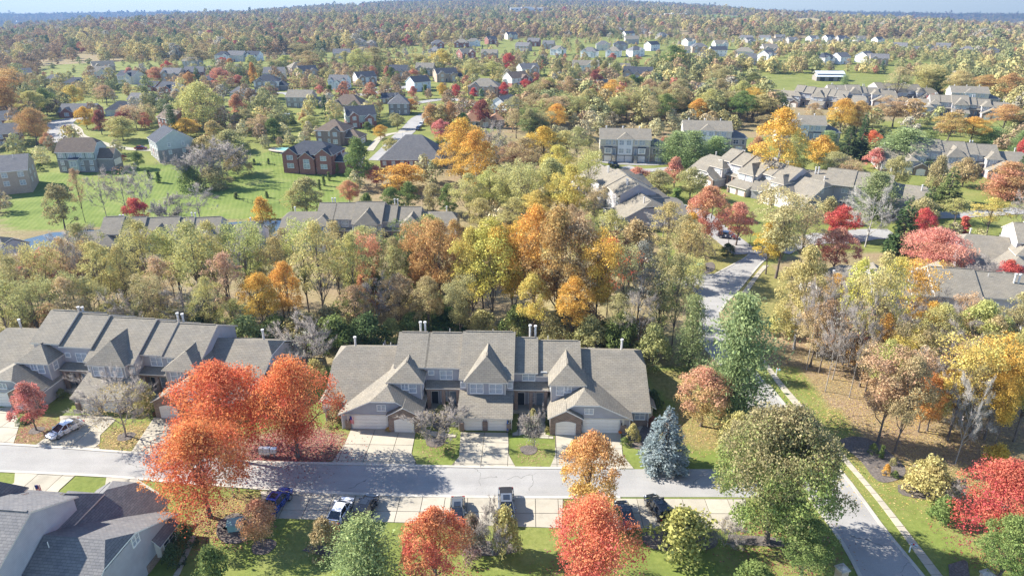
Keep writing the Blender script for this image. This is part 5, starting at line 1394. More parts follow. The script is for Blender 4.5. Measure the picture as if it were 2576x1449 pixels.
car('blue pickup truck with black bed cover at the end of the parking row', 694, 1280, 76, 'pickup', 'paint_blue', g)
car('white sedan parked between the blue pickup and the black car', 858, 1294, 80, 'sedan', 'paint_white', g, False)
car('black car with dark glass roof next to the white sedan', 922, 1288, 80, 'suv', 'paint_black', g)
car('grey-green sedan with sunroof parked nose to the shrubs', 1151, 1296, -88, 'sedan', 'paint_grey', g)
car('grey pickup truck with large sunroof, its bed over the kerb', 1274, 1284, -88, 'pickup', 'paint_truck', g)
car('black car in the shade beside the red maple', 1570, 1306, 95, 'suv', 'paint_black', g)
car('black car with long glass roof beside the clipped green bush', 1654, 1288, 106, 'suv', 'paint_black', g)
car('white sedan standing in the driveway, nose to the lane', 166, 1088, -118, 'sedan', 'paint_white', None, False)
g = 'cars in the far streets'
car('red car on the drive of the black-roofed house', 355, 377, 10, 'sedan', 'paint_red', g, False)
car('small red car parked at the bend of the street', 168, 325, 5, 'sedan', 'paint_red', g, False)
car('dark blue car going down the street with two trees', 1053, 328, -100, 'suv', 'paint_navy', g, False)
car('white car behind the dark blue one on the street', 1060, 318, -100, 'suv', 'paint_white', g, False)
car('dark car on the drive of the tall townhouses', 1544, 420, -60, 'suv', 'paint_black', g, False)
car('blue car beside the pines of the turning circle', 1874, 412, 20, 'suv', 'paint_navy', g, False)
car('second blue car beyond the first at the turning circle', 1890, 405, 15, 'sedan', 'paint_blue', g, False)
car('white car on the court among olive trees', 1764, 522, 15, 'suv', 'paint_white', g, False)
car('dark car under the red tree of the court', 1828, 600, -20, 'suv', 'paint_navy', g, False)
car('white car before the taupe-roofed house with deck', 668, 251, 0, 'suv', 'paint_white', g, False)
car('white car in the drive of the white house on the corner', 940, 226, 20, 'suv', 'paint_white', g, False)

# ------------------------------------------------------------------ small things
def thing(name, vx, vy, label, cat, rz=0.0, group=None, z=0):
    p = at(vx, vy); o = empty(name, (p.x, p.y, p.z + z), rz); tag(o, label, cat, group); return o
for i, (x, w) in enumerate(((660, .55), (674, .85), (691, .8))):
    o = thing('mailbox_cabinet', x, 1148 + i * .7, ['narrow grey mailbox cabinet at the left of the three under red maples', 'tall grey mailbox cabinet in the middle of the three under red maples', 'grey mailbox cabinet with lower box, last of the three under red maples'][i], 'mailbox', group='mailbox cabinets under the red maples')
    MB().box(-.1, .1, -.1, .1, 0, .62 if i < 2 else .8, 'grey_wood').build('post', o)
    h = 1.45 if i < 2 else 1.4
    b = MB().box(-w / 2, w / 2, -.28, .28, .42 if i < 2 else .75, h, 'paint_silver').build('cabinet', o)
    for r in range(3):
        for c in range(2): MB().box(-w / 2 + .05 + c * w / 2, -.05 + c * w / 2 if c == 0 else w / 2 - .05, -.3, -.28, .8 + r * .2, .97 + r * .2, 'flue_metal').build('mailbox_door', b)
def letter_box(vx, vy, label, rz, blue=False):
    o = thing('mailbox', vx, vy, label, 'mailbox', rz, 'single mailboxes on posts')
    MB().box(-.06, .06, -.06, .06, 0, 1.15, 'white_plastic').box(-.05, .05, -.5, .06, .95, 1.03, 'white_plastic').build('post', o)
    m = MB(); n = 8; pr = [(-.11, 1.03), (.11, 1.03)] + [(.11 * math.cos(a), 1.2 + .11 * math.sin(a)) for a in np.linspace(0, math.pi, n)]
    m.prism_y(pr, -.62, .05, 'paint_silver' if not blue else 'box_teal'); m.build('box', o)
    MB().box(-.13, -.11, -.3, -.12, 1.2, 1.4, 'flag_red').build('flag', o)
letter_box(2287, 1388, 'white mailbox on a post beside the sidewalk in tree shade', .9); letter_box(1703, 1170, 'white mailbox post by the blue spruce', 0)
letter_box(1952, 943, 'teal marker box on a post on the grass by the sidewalk', .7, True); letter_box(1722, 706, 'white mailbox at the mouth of the side street', 1.2)
o = thing('utility_box', 593, 1330, 'teal utility cabinet in a mulch bed behind the pickup', 'utility box', .2)
MB().box(-.75, .75, -.5, .5, .0, .95, 'box_teal').slab([(-.85, -.6, .95), (.85, -.6, .95), (.85, .6, 1.15), (-.85, .6, 1.15)], .08, 'box_teal', 'box_teal').build('cabinet', o); MB().box(-.6, 0, -.53, -.5, .1, .85, 'box_teal').build('door', o)
o = thing('utility_box', 1762, 674, 'green utility cabinet among round shrubs on the corner lawn', 'utility box', .1)
MB().box(-.6, .6, -.45, .45, 0, .9, 'box_green').slab([(-.65, -.5, .9), (.65, -.5, .9), (.65, .5, 1.05), (-.65, .5, 1.05)], .06, 'box_green', 'box_green').build('cabinet', o); MB().box(.1, .5, -.48, -.45, .1, .8, 'box_green').build('door', o)
o = thing('utility_box', 1880, 758, 'small green utility box on the verge below the junction', 'utility box', .5)
MB().box(-.45, .45, -.4, .4, 0, .85, 'box_green').box(-.5, .5, -.45, .45, .85, .95, 'flue_metal').build('cabinet', o); MB().box(-.35, .35, -.43, -.4, .1, .75, 'box_green').build('door', o)
for vx, vy, lb in ((2112, 1462, 'brick gate pillar with stone cap at the near edge of the road'), (2474, 1476, 'brick gate pillar with stone cap beside the green tree')):
    o = thing('gate_pillar', vx, vy, lb, 'pillar', .3); MB().box(-.45, .45, -.45, .45, 0, 1.7, 'brick_tan').build('shaft', o); MB().box(-.56, .56, -.56, .56, 1.7, 1.85, 'stone').slab([(-.5, -.5, 1.85), (.5, -.5, 1.85), (0, 0, 2.1)], .05, 'stone', 'stone').slab([(.5, .5, 1.85), (-.5, .5, 1.85), (0, 0, 2.1)], .05, 'stone', 'stone').slab([(.5, -.5, 1.85), (.5, .5, 1.85), (0, 0, 2.1)], .05, 'stone', 'stone').slab([(-.5, .5, 1.85), (-.5, -.5, 1.85), (0, 0, 2.1)], .05, 'stone', 'stone').build('cap', o)
o = thing('parasol', 1277, 1086, 'folded blue parasol standing by the middle garages', 'parasol'); m = MB().cyl(0, 0, .35, 1.95, .16, .05, 10, 'cloth_blue'); m.build('canopy', o); MB().cyl(0, 0, 0, 2.1, .025, .025, 6, 'white_plastic').build('pole', o); MB().cyl(0, 0, 0, .1, .25, .22, 10, 'dark_metal').build('base', o)
o = thing('pumpkin', 1560, 1090, 'orange pumpkin beside the double garage door', 'pumpkin', z=.05)
m = MB(); n = 14; prf = [(.02, .02), (.2, .03), (.3, .2), (.27, .36), (.1, .42), (.02, .40)]
rings = [[((r * (1 - .09 * (i % 2))) * math.cos(2 * math.pi * i / n), (r * (1 - .09 * (i % 2))) * math.sin(2 * math.pi * i / n), z) for i in range(n)] for r, z in prf]; ring_loft(m, rings, 'pumpkin'); m.build('fruit', o, smooth=True); MB().rod((0, 0, .38), (.04, 0, .54), .04, 6, 'box_green', .025).build('stem', o)
o = thing('garden_bench', 202, 1043, 'dark wooden bench before the middle garage of the half-hidden row', 'bench', 2.9, z=.06)
for k in range(4): MB().box(-.7, .7, -.25 + .14 * k, -.14 + .14 * k, .42, .46, 'grey_wood').build('seat_slat', o)
for k in range(3): MB().box(-.7, .7, .3, .34, .55 + .15 * k, .66 + .15 * k, 'grey_wood').build('back_slat', o)
for x in (-.65, .6):
    for y in (-.25, .27): MB().box(x, x + .06, y, y + .06, 0, .42 if y < 0 else 1.0, 'grey_wood').build('leg', o)
    MB().box(x - .02, x + .08, -.27, .3, .62, .67, 'grey_wood').build('armrest', o)
def flag(vx, vy, z, label, rz):
    o = thing('flag', vx, vy, label, 'flag', rz, z=0); MB().rod((0, 0, z), (.55, 0, z + 1.25), .02, 6, 'flue_metal').build('pole', o)
    c = MB().poly([(.5, 0, z + 1.15), (.5, .03, z + .0), (1.0, 0, z - .08), (1.0, -.03, z + 1.05)], 'flag_white').poly([(.5, .01, z + 1.15), (1.0, -.02, z + 1.05), (1.0, .01, z - .08), (.5, .04, z)], 'flag_white').build('cloth', o)
    for k in range(4): MB().box(.5 + .075 * (2 * k), .575 + .075 * (2 * k), -.02, .02, z - .02, z + 1.1, 'flag_red').build('stripe', c)
    MB().box(.49, .78, -.026, .026, z + .62, z + 1.14, 'flag_blue').build('canton', c)
flag(88, 1262, 1.2, 'small striped flag hanging on the house across the lane', .3); flag(876, 1083, 1.3, 'small striped flag beside the first garage of the long row', -.3)
def chair(vx, vy, z, label, mat, rz):
    o = thing('porch_chair', vx, vy, label, 'chair', rz, 'chairs on the porches', z)
    MB().box(-.28, .28, -.28, .25, .38, .44, mat).build('seat', o); MB().box(-.28, .28, .22, .28, .44, 1.05, mat).build('backrest', o)
    for x in (-.27, .22):
        for y in (-.27, .2): MB().box(x, x + .05, y, y + .05, 0, .4, mat).build('leg', o)
        MB().box(x, x + .06, -.28, .25, .62, .66, mat).build('armrest', o)
chair(1103, 1012, .46, 'white chair in the porch by the grey door', 'white_plastic', .2); chair(1090, 1010, .46, 'dark chair in the porch by the first recess', 'cushion', -.2)
chair(1322, 1012, .46, 'dark chair in the second porch next to the middle garage', 'cushion', .3); chair(1341, 1013, .46, 'brown armchair in the second porch beside the column', 'cushion', -.3)
def lamp(vx, vy, label):
    o = thing('street_lamp', vx, vy, label, 'street lamp', group='street lamps on dark posts'); MB().cyl(0, 0, 0, 3.6, .07, .05, 8, 'dark_metal').cyl(0, 0, 0, .5, .13, .09, 8, 'dark_metal').build('post', o); MB().cyl(0, 0, 3.6, 3.95, .12, .2, 8, 'lamp_clear').build('lantern', o); MB().cyl(0, 0, 3.95, 4.15, .24, .04, 8, 'dark_metal').build('cap', o)
lamp(1832, 615, 'dark lamp post under the red tree of the corner lawn'); lamp(1885, 622, 'lamp post beside the road just above the junction'); lamp(2064, 655, 'pale lamp post between the brown tree and pink-red tree')
# pool, playhouse, fences, barn, far landmarks
P = at(730, 376); flat_poly('pool_deck', [(P.x + 8.5 * math.cos(a), P.y + 6 * math.sin(a)) for a in np.linspace(0, 6.28, 24)[:-1]], P.z + .15, 'concrete'); flat_poly('pool_water', [(P.x + 6 * math.cos(a), P.y + 3.6 * math.sin(a)) for a in np.linspace(0, 6.28, 24)[:-1]], P.z + .2, 'pool_water')
def fence(pts, label, h=1.25):
    L = smooth_line([tuple(at(*q)[:2]) for q in pts], 2.4); c = at(*pts[0]); o = empty('garden_fence', (0, 0, 0)); tag(o, label, 'fence', 'dark metal garden fences')
    pm = MB().box(-.04, .04, -.04, .04, -.2, h + .08, 'dark_metal').mesh('post')
    for i, q in enumerate(L): mobj('post', pm, o, (q[0], q[1], T(*q)))
    for zz in (.25, h): 
        m = MB()
        for a, b in zip(L[:-1], L[1:]): m.rod((a[0], a[1], T(*a) + zz), (b[0], b[1], T(*b) + zz), .025, 4, 'dark_metal')
        m.build('rail', o)
fence([(678, 388), (690, 392), (716, 394), (745, 390)], 'dark fence round the pool behind the red brick house'); fence([(620, 412), (670, 417), (712, 420)], 'dark fence across the lawn before the red brick house'); fence([(590, 500), (650, 516), (730, 510)], 'low dark fence along the far bank of the pond')
q = at(724, 300); o = empty('playhouse', (q.x, q.y, q.z), .3); tag(o, 'small wooden playhouse with blue roof on the lawn', 'playhouse')
for x in (-.9, .8):
    for y in (-.9, .8): MB().box(x, x + .12, y, y + .12, 0, 2.6, 'grey_wood').build('post', o)
MB().box(-1, 1, -1, 1, 1.2, 1.3, 'grey_wood').box(-1, 1, -1, -.95, 1.3, 2.0, 'grey_wood').build('platform', o); m = MB(); gable_x(m, -1, 1, -1, 1, 2.6, .6, 'siding_blue', over=.2, th=.06); m.build('roof', o)
q = at(2090, 205); o = empty('barn', (q.x, q.y, q.z), -.05); tag(o, 'dark barn with two-tier pale metal roof in the meadow', 'barn')
MB().box(-10, 10, 0, 9, -.5, 3.2, 'grey_wood').box(-9, 9, 2.5, 9, 3.2, 5.0, 'grey_wood').build('wall', o); MB().slab([(-10.6, -.6, 3.1), (10.6, -.6, 3.1), (10.6, 2.8, 4.2), (-10.6, 2.8, 4.2)], .15, 'metal_roof', 'trim').build('roof', o); m = MB(); gable_x(m, -9.6, 9.6, 2.4, 9.4, 5.0, .4, 'metal_roof', over=.5); m.build('roof', o)
for x in (-6, 0, 6): MB().box(x - 1.6, x + 1.6, -.06, .02, 0, 2.6, 'door_dark').build('door', o)
def big_block(vx, vy, w, d, h, label, mat='siding_white'):
    q = at(vx, vy); o = empty('large_building', (q.x, q.y, q.z), rnd.uniform(-.1, .1)); tag(o, label, 'building', 'large pale buildings on the far plain')
    MB().box(-w / 2, w / 2, 0, d, -2, h, mat).build('wall', o); MB().box(-w / 2 - .3, w / 2 + .3, -.3, d + .3, h, h + .6, 'trim').build('roof', o); MB().box(-w * .2, w * .1, -.4, d * .5, -2, h * 1.35, mat).build('entrance_block', o)
    for k in range(8): MB().box(-w / 2 + w * (k + .25) / 8, -w / 2 + w * (k + .7) / 8, -.1, .05, h * .35, h * .7, 'pane_dark').build('window', o)
big_block(1330, 30, 130, 40, 11, 'long pale school building on the far plain beyond the green field'); big_block(1275, 26, 60, 30, 9, 'small pale block left of the long school building'); big_block(1620, 46, 90, 40, 8, 'low pale building at the edge of the far woods near the mast', 'siding_cream'); big_block(1700, 44, 60, 30, 8, 'low cream building right of the mast', 'siding_cream'); big_block(2090, 73, 60, 25, 8, 'pale long building before the golden field', 'siding_cream')
q = at(1578, 26); o = empty('radio_mast', (q.x, q.y, q.z)); tag(o, 'thin radio mast on the horizon', 'mast'); MB().rod((0, 0, -2), (0, 0, 62), 1.0, 6, 'flue_metal', .5).build('mast_pole', o)
for z in (20, 40, 58): MB().box(-1.6, 1.6, -1.6, 1.6, z, z + .8, 'flue_metal').build('platform', o)
q = at(47, 66); o = empty('water_tower', (q.x, q.y, q.z)); tag(o, 'pale water tower on the hazy horizon', 'water tower')
m = MB(); n = 16; pr = [(.5, 22), (7, 25), (9, 29), (8, 33), (4.5, 36), (.5, 37)]; ring_loft(m, [[(r * math.cos(2 * math.pi * i / n), r * math.sin(2 * math.pi * i / n), z) for i in range(n)] for r, z in pr], 'flue_metal'); m.build('tank', o, smooth=True); MB().cyl(0, 0, -3, 24, 3.0, 2.2, 10, 'flue_metal').build('stem', o)

# ------------------------------------------------------------------ trees and shrubs one by one: picture column and row of the foot, row of the top, width, kind, hue, label
TREE_POS = []
def tr(vx, vy, top, wpx, kind, hue, label, group=None, pick=None):
    p = at(vx, vy); h = height_to(p, top)
    mid = p + Vector((0, 0, h * .55)); w = wpx * depth_of(mid) / FPX
    TREE_POS.append((p.x, p.y, w))
    return plant(kind, p, max(h, .3), max(w, .3), hue, label, group, pick=pick)
# --- by the lane
tr(528, 1302, 1072, 262, 'maple', 'red', 'big red maple leaning over the lane beside the dark-roofed house', pick=0)
tr(575, 1158, 925, 262, 'maple', 'red', 'broad red maple in front of the half-hidden row, behind the lane', pick=2)
tr(752, 1150, 915, 222, 'maple', 'red', 'red maple next to the first driveway of the long row', pick=1)
tr(588, 1252, 1150, 40, 'halfbare', 'twig', 'thin dark sapling under the big red maple')
tr(91, 1082, 968, 92, 'small', 'pinkred', 'small pinkish red tree on a brown lawn patch beside the white car', pick=0)
tr(316, 1098, 972, 165, 'halfbare', 'brown', 'half-bare brown tree in the lawn patch right of the white car')
tr(1096, 1110, 1040, 118, 'twiggy', 'olive', 'grey-green twiggy tree in the lawn patch by the first driveway', pick=0)
tr(1344, 1128, 1052, 62, 'twiggy', 'grey', 'small grey bare shrub tree in the second lawn patch', pick=1)
tr(1482, 1300, 1090, 172, 'maple_loose', 'orangered', 'orange maple growing in the gap of the parking row', pick=0)
tr(1668, 1174, 1026, 140, 'blue_spruce', 'bluespruce', 'blue spruce at the corner of the long row')
tr(662, 1378, 1262, 106, 'small', 'apricot', 'small apricot coloured tree behind the blue pickup', pick=1)
tr(922, 1490, 1312, 190, 'pine_front', 'litpine', 'light green pine at the near edge below the black car')
tr(1100, 1475, 1285, 190, 'maple_loose', 'deepred', 'red maple at the near edge beside the light green pine', pick=1)
tr(1486, 1490, 1268, 236, 'maple', 'deepred', 'large crimson-red maple at the near edge in the middle', pick=1)
tr(1932, 1362, 1040, 318, 'pear', 'pearmix', 'huge round pear tree, green turning pink, at the road corner')
tr(2018, 1455, 1312, 150, 'maple_loose', 'green', 'glossy green tree just below the huge pear tree')
tr(2495, 1372, 1172, 225, 'maple', 'crimson', 'red tree cut by the picture edge beyond the sidewalk', pick=0)
tr(2512, 1470, 1308, 165, 'maple_loose', 'green', 'round green tree below the red one at the picture edge')
tr(1838, 1060, 745, 165, 'pine', 'pine', 'tall soft green pine beside the road', pick=0)
tr(1733, 928, 745, 92, 'pine', 'litpine', 'slim pine left of the tall soft green pine', pick=1)
tr(1762, 1072, 930, 162, 'maple_loose', 'pinkgold', 'pale pink and gold tree between the long row and the tall pine')
tr(1850, 1128, 1045, 108, 'bush', 'ygreen', 'yellow-green bush before the pink and gold tree')
tr(2330, 1245, 1158, 122, 'bush', 'ygreen', 'yellow-green bush behind the sidewalk with grey mulch')
tr(2378, 1258, 1205, 90, 'twiggy', 'grey', 'grey bare shrub beside the yellow-green bush', pick=1)
tr(2370, 1310, 1255, 80, 'bush', 'green', 'low green bush in shade before the red tree at the edge')
tr(2518, 1186, 1146, 34, 'small', 'yellow', 'little yellow sapling in the leaf litter')
tr(1710, 1384, 1288, 172, 'bush', 'bushgreen', 'wide lime-green bush below the two black cars', pick=0)
tr(820, 1390, 1308, 96, 'clipped', 'olive', 'round clipped tan-green bush on the near lawn')
tr(1188, 1392, 1300, 82, 'bush', 'dusk', 'grey-purple shrub next to the red maple at the near edge', pick=1)
tr(1240, 1396, 1300, 90, 'twiggy', 'grey', 'grey twiggy shrub between the purple and the yellow one', pick=0)
tr(1272, 1392, 1280, 88, 'bush', 'ygreen', 'yellow-tipped shrub under the nose of the grey pickup', pick=0)
tr(1820, 1372, 1318, 90, 'twiggy', 'tan', 'brown bare shrubs at the foot of the huge pear tree', pick=1)
tr(540, 1470, 1380, 95, 'bush', 'green', 'pale green shrub on the near lawn in the house shadow')
tr(1900, 1470, 1425, 110, 'bush', 'green', 'low green bush at the near edge below the pear tree')
tr(470, 1380, 1320, 60, 'clipped', 'dkgreen', 'dark hedge mound by the bay window end'); tr(440, 1420, 1370, 60, 'clipped', 'dkgreen', 'dark hedge mound nearer the picture edge by the walk')
g = 'clipped shrubs in the mulch island'
tr(2195, 1140, 1116, 26, 'clipped', 'green', 'round shrub beside the small cone in the mulch island', g); tr(2215, 1152, 1120, 18, 'arbor', 'green', 'small dark cone-shaped conifer in the mulch island', g); tr(2246, 1168, 1152, 22, 'clipped', 'olive', 'olive round shrub at the back of the mulch island', g)
tr(2228, 1193, 1168, 24, 'clipped', 'gold', 'gold round shrub in the mulch island', g); tr(2250, 1200, 1184, 20, 'clipped', 'green', 'small dark green ball shrub at the tip of the mulch island', g)
g = 'clipped shrubs along the long row'
for i, (a, b, c, w, hu, lb) in enumerate(((979, 1084, 1074, 20, 'gold', 'tan ball shrub between the first double and single garage'), (1110, 1042, 1020, 34, 'olive', 'brown-green shrub in the first entrance court'), (1125, 1030, 1012, 28, 'green', 'green shrub deeper in the first entrance court'), (1144, 1058, 1040, 17, 'lime', 'lime ball shrub left of the middle garages'), (1142, 1076, 1062, 15, 'lime', 'yellow ball shrub left of the middle garages'),
    (1340, 1075, 1030, 32, 'olive', 'tall rounded shrub in the second entrance court'), (1320, 1085, 1060, 16, 'green', 'blue-green shrub strip in the second entrance court'), (1376, 1068, 1054, 14, 'green', 'green ball shrub right of the second court'), (1376, 1086, 1072, 16, 'lime', 'lime ball shrub by the arched garage'), (1590, 1112, 1068, 42, 'ygreen', 'bushy yellow-green shrub before the blue spruce'),
    (1572, 1118, 1100, 26, 'green', 'low green shrub at the end of the third driveway'), (1640, 1075, 1048, 30, 'maroon', 'maroon shrub below the end window'), (1284, 1092, 1080, 14, 'green', 'potted green shrub under the blue parasol'), (158, 1003, 978, 26, 'green', 'pale ball shrub by the entrance walk of the half-hidden row'), (390, 1046, 1036, 14, 'maroon', 'small red shrub beside a pier of the half-hidden row'))):
    tr(a, b, c, w, 'clipped', hu, lb, g)
tr(372, 1040, 965, 72, 'bush', 'ygreen', 'yellow shrub in the recess of the half-hidden row')
tr(850, 1060, 1010, 60, 'bush', 'brown', 'brown shrub under the red maple by the first garage')
tr(1640, 1030, 985, 60, 'bush', 'dkgreen', 'dark shrub in the shade of the row end'); tr(60, 1062, 1050, 40, 'clipped', 'dkgreen', 'dark hedge beside the entrance walk at the picture edge')
# --- between the long row and the half-hidden row
tr(770, 925, 835, 135, 'twiggy', 'grey', 'lilac-grey bare bush between the two front rows', pick=0); tr(715, 975, 905, 110, 'twiggy', 'dusk', 'purple-grey bare bush above the red maples', pick=1); tr(795, 960, 908, 70, 'bush', 'ygreen', 'yellow-green bush at the corner of the long row')
# --- woods behind the front rows
g = 'green undergrowth shrubs behind the front rows'
for i, (a, b, c, w, hu) in enumerate(((560, 905, 850, 110, 'green'), (625, 885, 800, 140, 'lime'), (700, 870, 800, 130, 'green'), (770, 870, 790, 130, 'ygreen'), (850, 885, 800, 130, 'green'), (930, 880, 795, 120, 'dkgreen'), (985, 855, 805, 80, 'ygreen'), (1040, 850, 790, 90, 'green'), (1130, 845, 780, 110, 'dkgreen'), (1210, 850, 785, 100, 'olive'),
    (1300, 850, 775, 110, 'green'), (1400, 865, 790, 110, 'olive'), (1480, 885, 800, 110, 'olive'), (1560, 890, 790, 110, 'green'), (1640, 915, 820, 100, 'olive'), (520, 870, 790, 110, 'dkgreen'), (450, 860, 780, 120, 'olive'), (60, 850, 770, 110, 'olive'), (140, 850, 770, 110, 'brown'), (300, 850, 760, 110, 'ygreen'), (370, 850, 760, 110, 'olive'), (890, 800, 745, 90, 'green'), (1050, 790, 740, 90, 'lime'))):
    tr(a, b, c, w, 'thicket', hu, {'green': 'green', 'lime': 'bright green', 'ygreen': 'yellowish', 'dkgreen': 'dark green', 'olive': 'olive', 'brown': 'brown'}[hu] + ' undergrowth shrub at the foot of the woods behind the front rows', g)
g = 'trees of the woods behind the front rows'
W_ = {'wood': 'tree', 'thin': 'thin-crowned tree', 'bare': 'bare tree', 'sycamore': 'sycamore', 'maple_loose': 'tree'}
CN = {'red': 'red', 'crimson': 'crimson', 'pinkred': 'pinkish', 'salmon': 'salmon', 'orange': 'orange', 'gold': 'golden', 'yellow': 'yellow', 'lime': 'lime green', 'ygreen': 'yellow-green', 'olive': 'olive', 'green': 'green', 'dkgreen': 'dark green', 'rust': 'rust brown', 'brown': 'brown', 'tan': 'tan', 'maroon': 'maroon', 'grey': 'grey', 'pine': 'soft green', 'litpine': 'light green', 'pinkgold': 'pink and gold', 'apricot': 'apricot', 'dusk': 'purple-grey', 'pearmix': 'green and pink', 'orangered': 'orange-red', 'twig': 'brown twiggy', 'bluespruce': 'blue'}
BELT = '''25,800,660,110,thin,tan 70,830,650,120,thin,olive 110,780,640,120,bare,pinkred 150,820,615,110,thin,ygreen 195,790,600,110,thin,tan 235,800,585,110,bare,twig 285,840,610,110,thin,ygreen 300,770,640,90,thin,olive 340,830,620,105,thin,ygreen
395,800,560,115,thin,ygreen 430,850,650,110,thin,tan 465,790,575,110,thin,ygreen 520,830,560,150,thin,lime 560,800,560,120,thin,ygreen 590,850,640,110,thin,tan 640,800,565,130,thin,lime 670,860,690,110,wood,gold 715,800,600,110,thin,ygreen 735,850,660,100,wood,gold
780,800,560,120,thin,ygreen 820,840,560,140,thin,ygreen 862,800,560,110,thin,lime 900,830,590,110,thin,ygreen 935,790,590,90,thin,apricot 950,850,700,90,bare,grey 1000,800,600,80,thin,olive 1030,760,600,60,wood,green 1062,790,560,110,wood,rust 1110,815,555,120,wood,rust 1150,790,560,90,wood,rust
1190,830,575,120,wood,yellow 1240,835,555,160,wood,yellow 1290,830,560,130,wood,gold 1215,790,590,130,wood,lime 1345,830,525,150,wood,gold 1400,840,525,160,wood,rust 1450,835,550,150,wood,tan 1500,845,590,130,wood,gold 1525,800,600,90,thin,red 1560,860,620,100,thin,olive 1600,850,610,110,thin,grey 1650,870,625,110,thin,olive 1690,880,640,100,thin,olive 1725,850,650,80,thin,ygreen
60,740,640,90,bare,twig 150,720,630,80,thin,pinkred 30,870,690,110,thin,ygreen 110,880,700,120,thin,olive 200,880,700,110,thin,tan 250,870,700,110,thin,olive 330,880,740,100,bare,grey 400,875,700,110,thin,olive 480,870,720,100,bare,grey 545,880,700,100,thin,ygreen 900,860,720,100,thin,brown 1010,840,690,110,wood,tan 1080,850,700,100,wood,brown 1160,860,700,100,wood,olive 1340,860,690,110,wood,yellow 1440,870,700,110,wood,gold 1550,885,740,90,thin,olive 1600,895,720,90,bare,grey
1560,660,600,80,thin,tan 1490,600,470,80,thin,tan 1430,590,420,110,wood,yellow 1380,560,400,120,wood,lime 1320,570,420,100,thin,lime 1270,560,420,110,wood,lime 1230,545,430,90,wood,ygreen 1180,560,440,90,wood,lime 1350,610,480,100,wood,yellow 1450,650,530,100,wood,brown 1290,620,500,100,thin,ygreen 1210,600,500,90,wood,ygreen 1400,520,370,110,wood,yellow 1475,540,380,90,thin,ygreen
1165,470,300,140,sycamore,gold 1200,500,330,120,sycamore,gold 1150,440,340,100,sycamore,brown 1320,470,350,110,wood,brown 1365,450,320,110,wood,gold 1290,440,360,90,wood,brown 1420,440,330,100,thin,ygreen 1250,450,310,70,bare,grey 1450,420,320,80,thin,olive'''
cnt = {}
for row in BELT.split():
    a, b, c, w, k, hu = row.split(','); a, b, c, w = int(a), int(b), int(c), int(w)
    where = 'behind the half-hidden row' if a < 620 else 'between the two front rows' if a < 830 else 'behind the left half of the long row' if a < 1180 else 'behind the right half of the long row' if a < 1560 else 'beside the tall pine'
    if b < 660: where = 'in the wood above the middle townhouse row' if a < 1300 else 'in the wood left of the side street'
    tr(a, b, c, w, k, hu, ('%s %s %s' % (CN[hu], W_[k], where)), g)
# --- slope of the right-hand wood
g = 'trees of the litter-covered wood by the sidewalk'
for a, b, c, w, k, hu, lb in ((1996, 878, 622, 140, 'sycamore', 'ygreen', 'yellow-green sycamore with pale trunk above the sidewalk'), (2054, 900, 690, 90, 'bare', 'twig', 'bare tree with leaning pale trunk right of the sycamore'), (2094, 955, 740, 80, 'bare', 'grey', 'thin bare tree standing in open leaf litter'), (2120, 918, 655, 110, 'thin', 'yellow', 'thin yellow tree before the balcony row'),
    (2161, 972, 640, 120, 'thin', 'ygreen', 'pale-trunked tree with thin yellowish crown'), (2210, 900, 650, 110, 'thin', 'yellow', 'yellow thin-crowned tree over the balcony row'), (2270, 880, 660, 120, 'thin', 'gold', 'golden thin-crowned tree over the balcony row'), (2207, 1112, 880, 170, 'wood', 'brown', 'brown-green oak above the mulch island'), (2250, 1140, 900, 130, 'wood', 'olive', 'olive oak right beside the mulch island'),
    (2310, 1085, 940, 100, 'maple_loose', 'orange', 'orange understorey tree in the litter wood'), (2384, 1108, 850, 150, 'thin', 'yellow', 'tall yellow tree with dark forked trunk'), (2404, 1166, 960, 90, 'bare_pale', 'grey', 'white bare tree at the edge of the dry grass'), (2477, 1105, 860, 140, 'wood', 'gold', 'golden tree near the picture edge in the wood'), (2550, 1110, 850, 120, 'wood', 'ygreen', 'yellow-green tree at the picture edge in the wood'),
    (2330, 960, 770, 130, 'wood', 'ygreen', 'yellow-green tree behind the brown-green oak'), (2430, 960, 760, 140, 'wood', 'ygreen', 'broad yellow-green tree below the balcony row'), (2520, 940, 740, 130, 'thin', 'olive', 'olive tree below the balcony row at the picture edge'), (2270, 1000, 830, 120, 'wood', 'lime', 'lime green tree in the middle of the litter wood'), (2180, 880, 800, 70, 'maple_loose', 'salmon', 'salmon understorey tree before the balcony row'),
    (2360, 1060, 930, 100, 'maple_loose', 'gold', 'gold understorey tree behind the white bare tree'), (2440, 1060, 900, 110, 'wood', 'olive', 'olive tree between the yellow and the golden one'), (2560, 1010, 840, 90, 'wood', 'rust', 'rust tree cut by the picture edge'), (2310, 900, 740, 90, 'bare', 'twig', 'bare grey tree before the balcony row'), (2240, 950, 760, 90, 'bare', 'grey', 'twiggy grey tree in the litter wood'), (2160, 830, 790, 40, 'arbor', 'green', 'small dark evergreen beside the sycamore'),
    (2500, 1180, 1120, 70, 'bush', 'gold', 'low gold bush at the edge of the litter wood'), (1960, 840, 780, 80, 'bush', 'ygreen', 'yellowish bush below the sycamore'), (2090, 790, 690, 90, 'thin', 'gold', 'gold thin tree right of the sycamore crown')):
    tr(a, b, c, w, k, hu, lb, g)
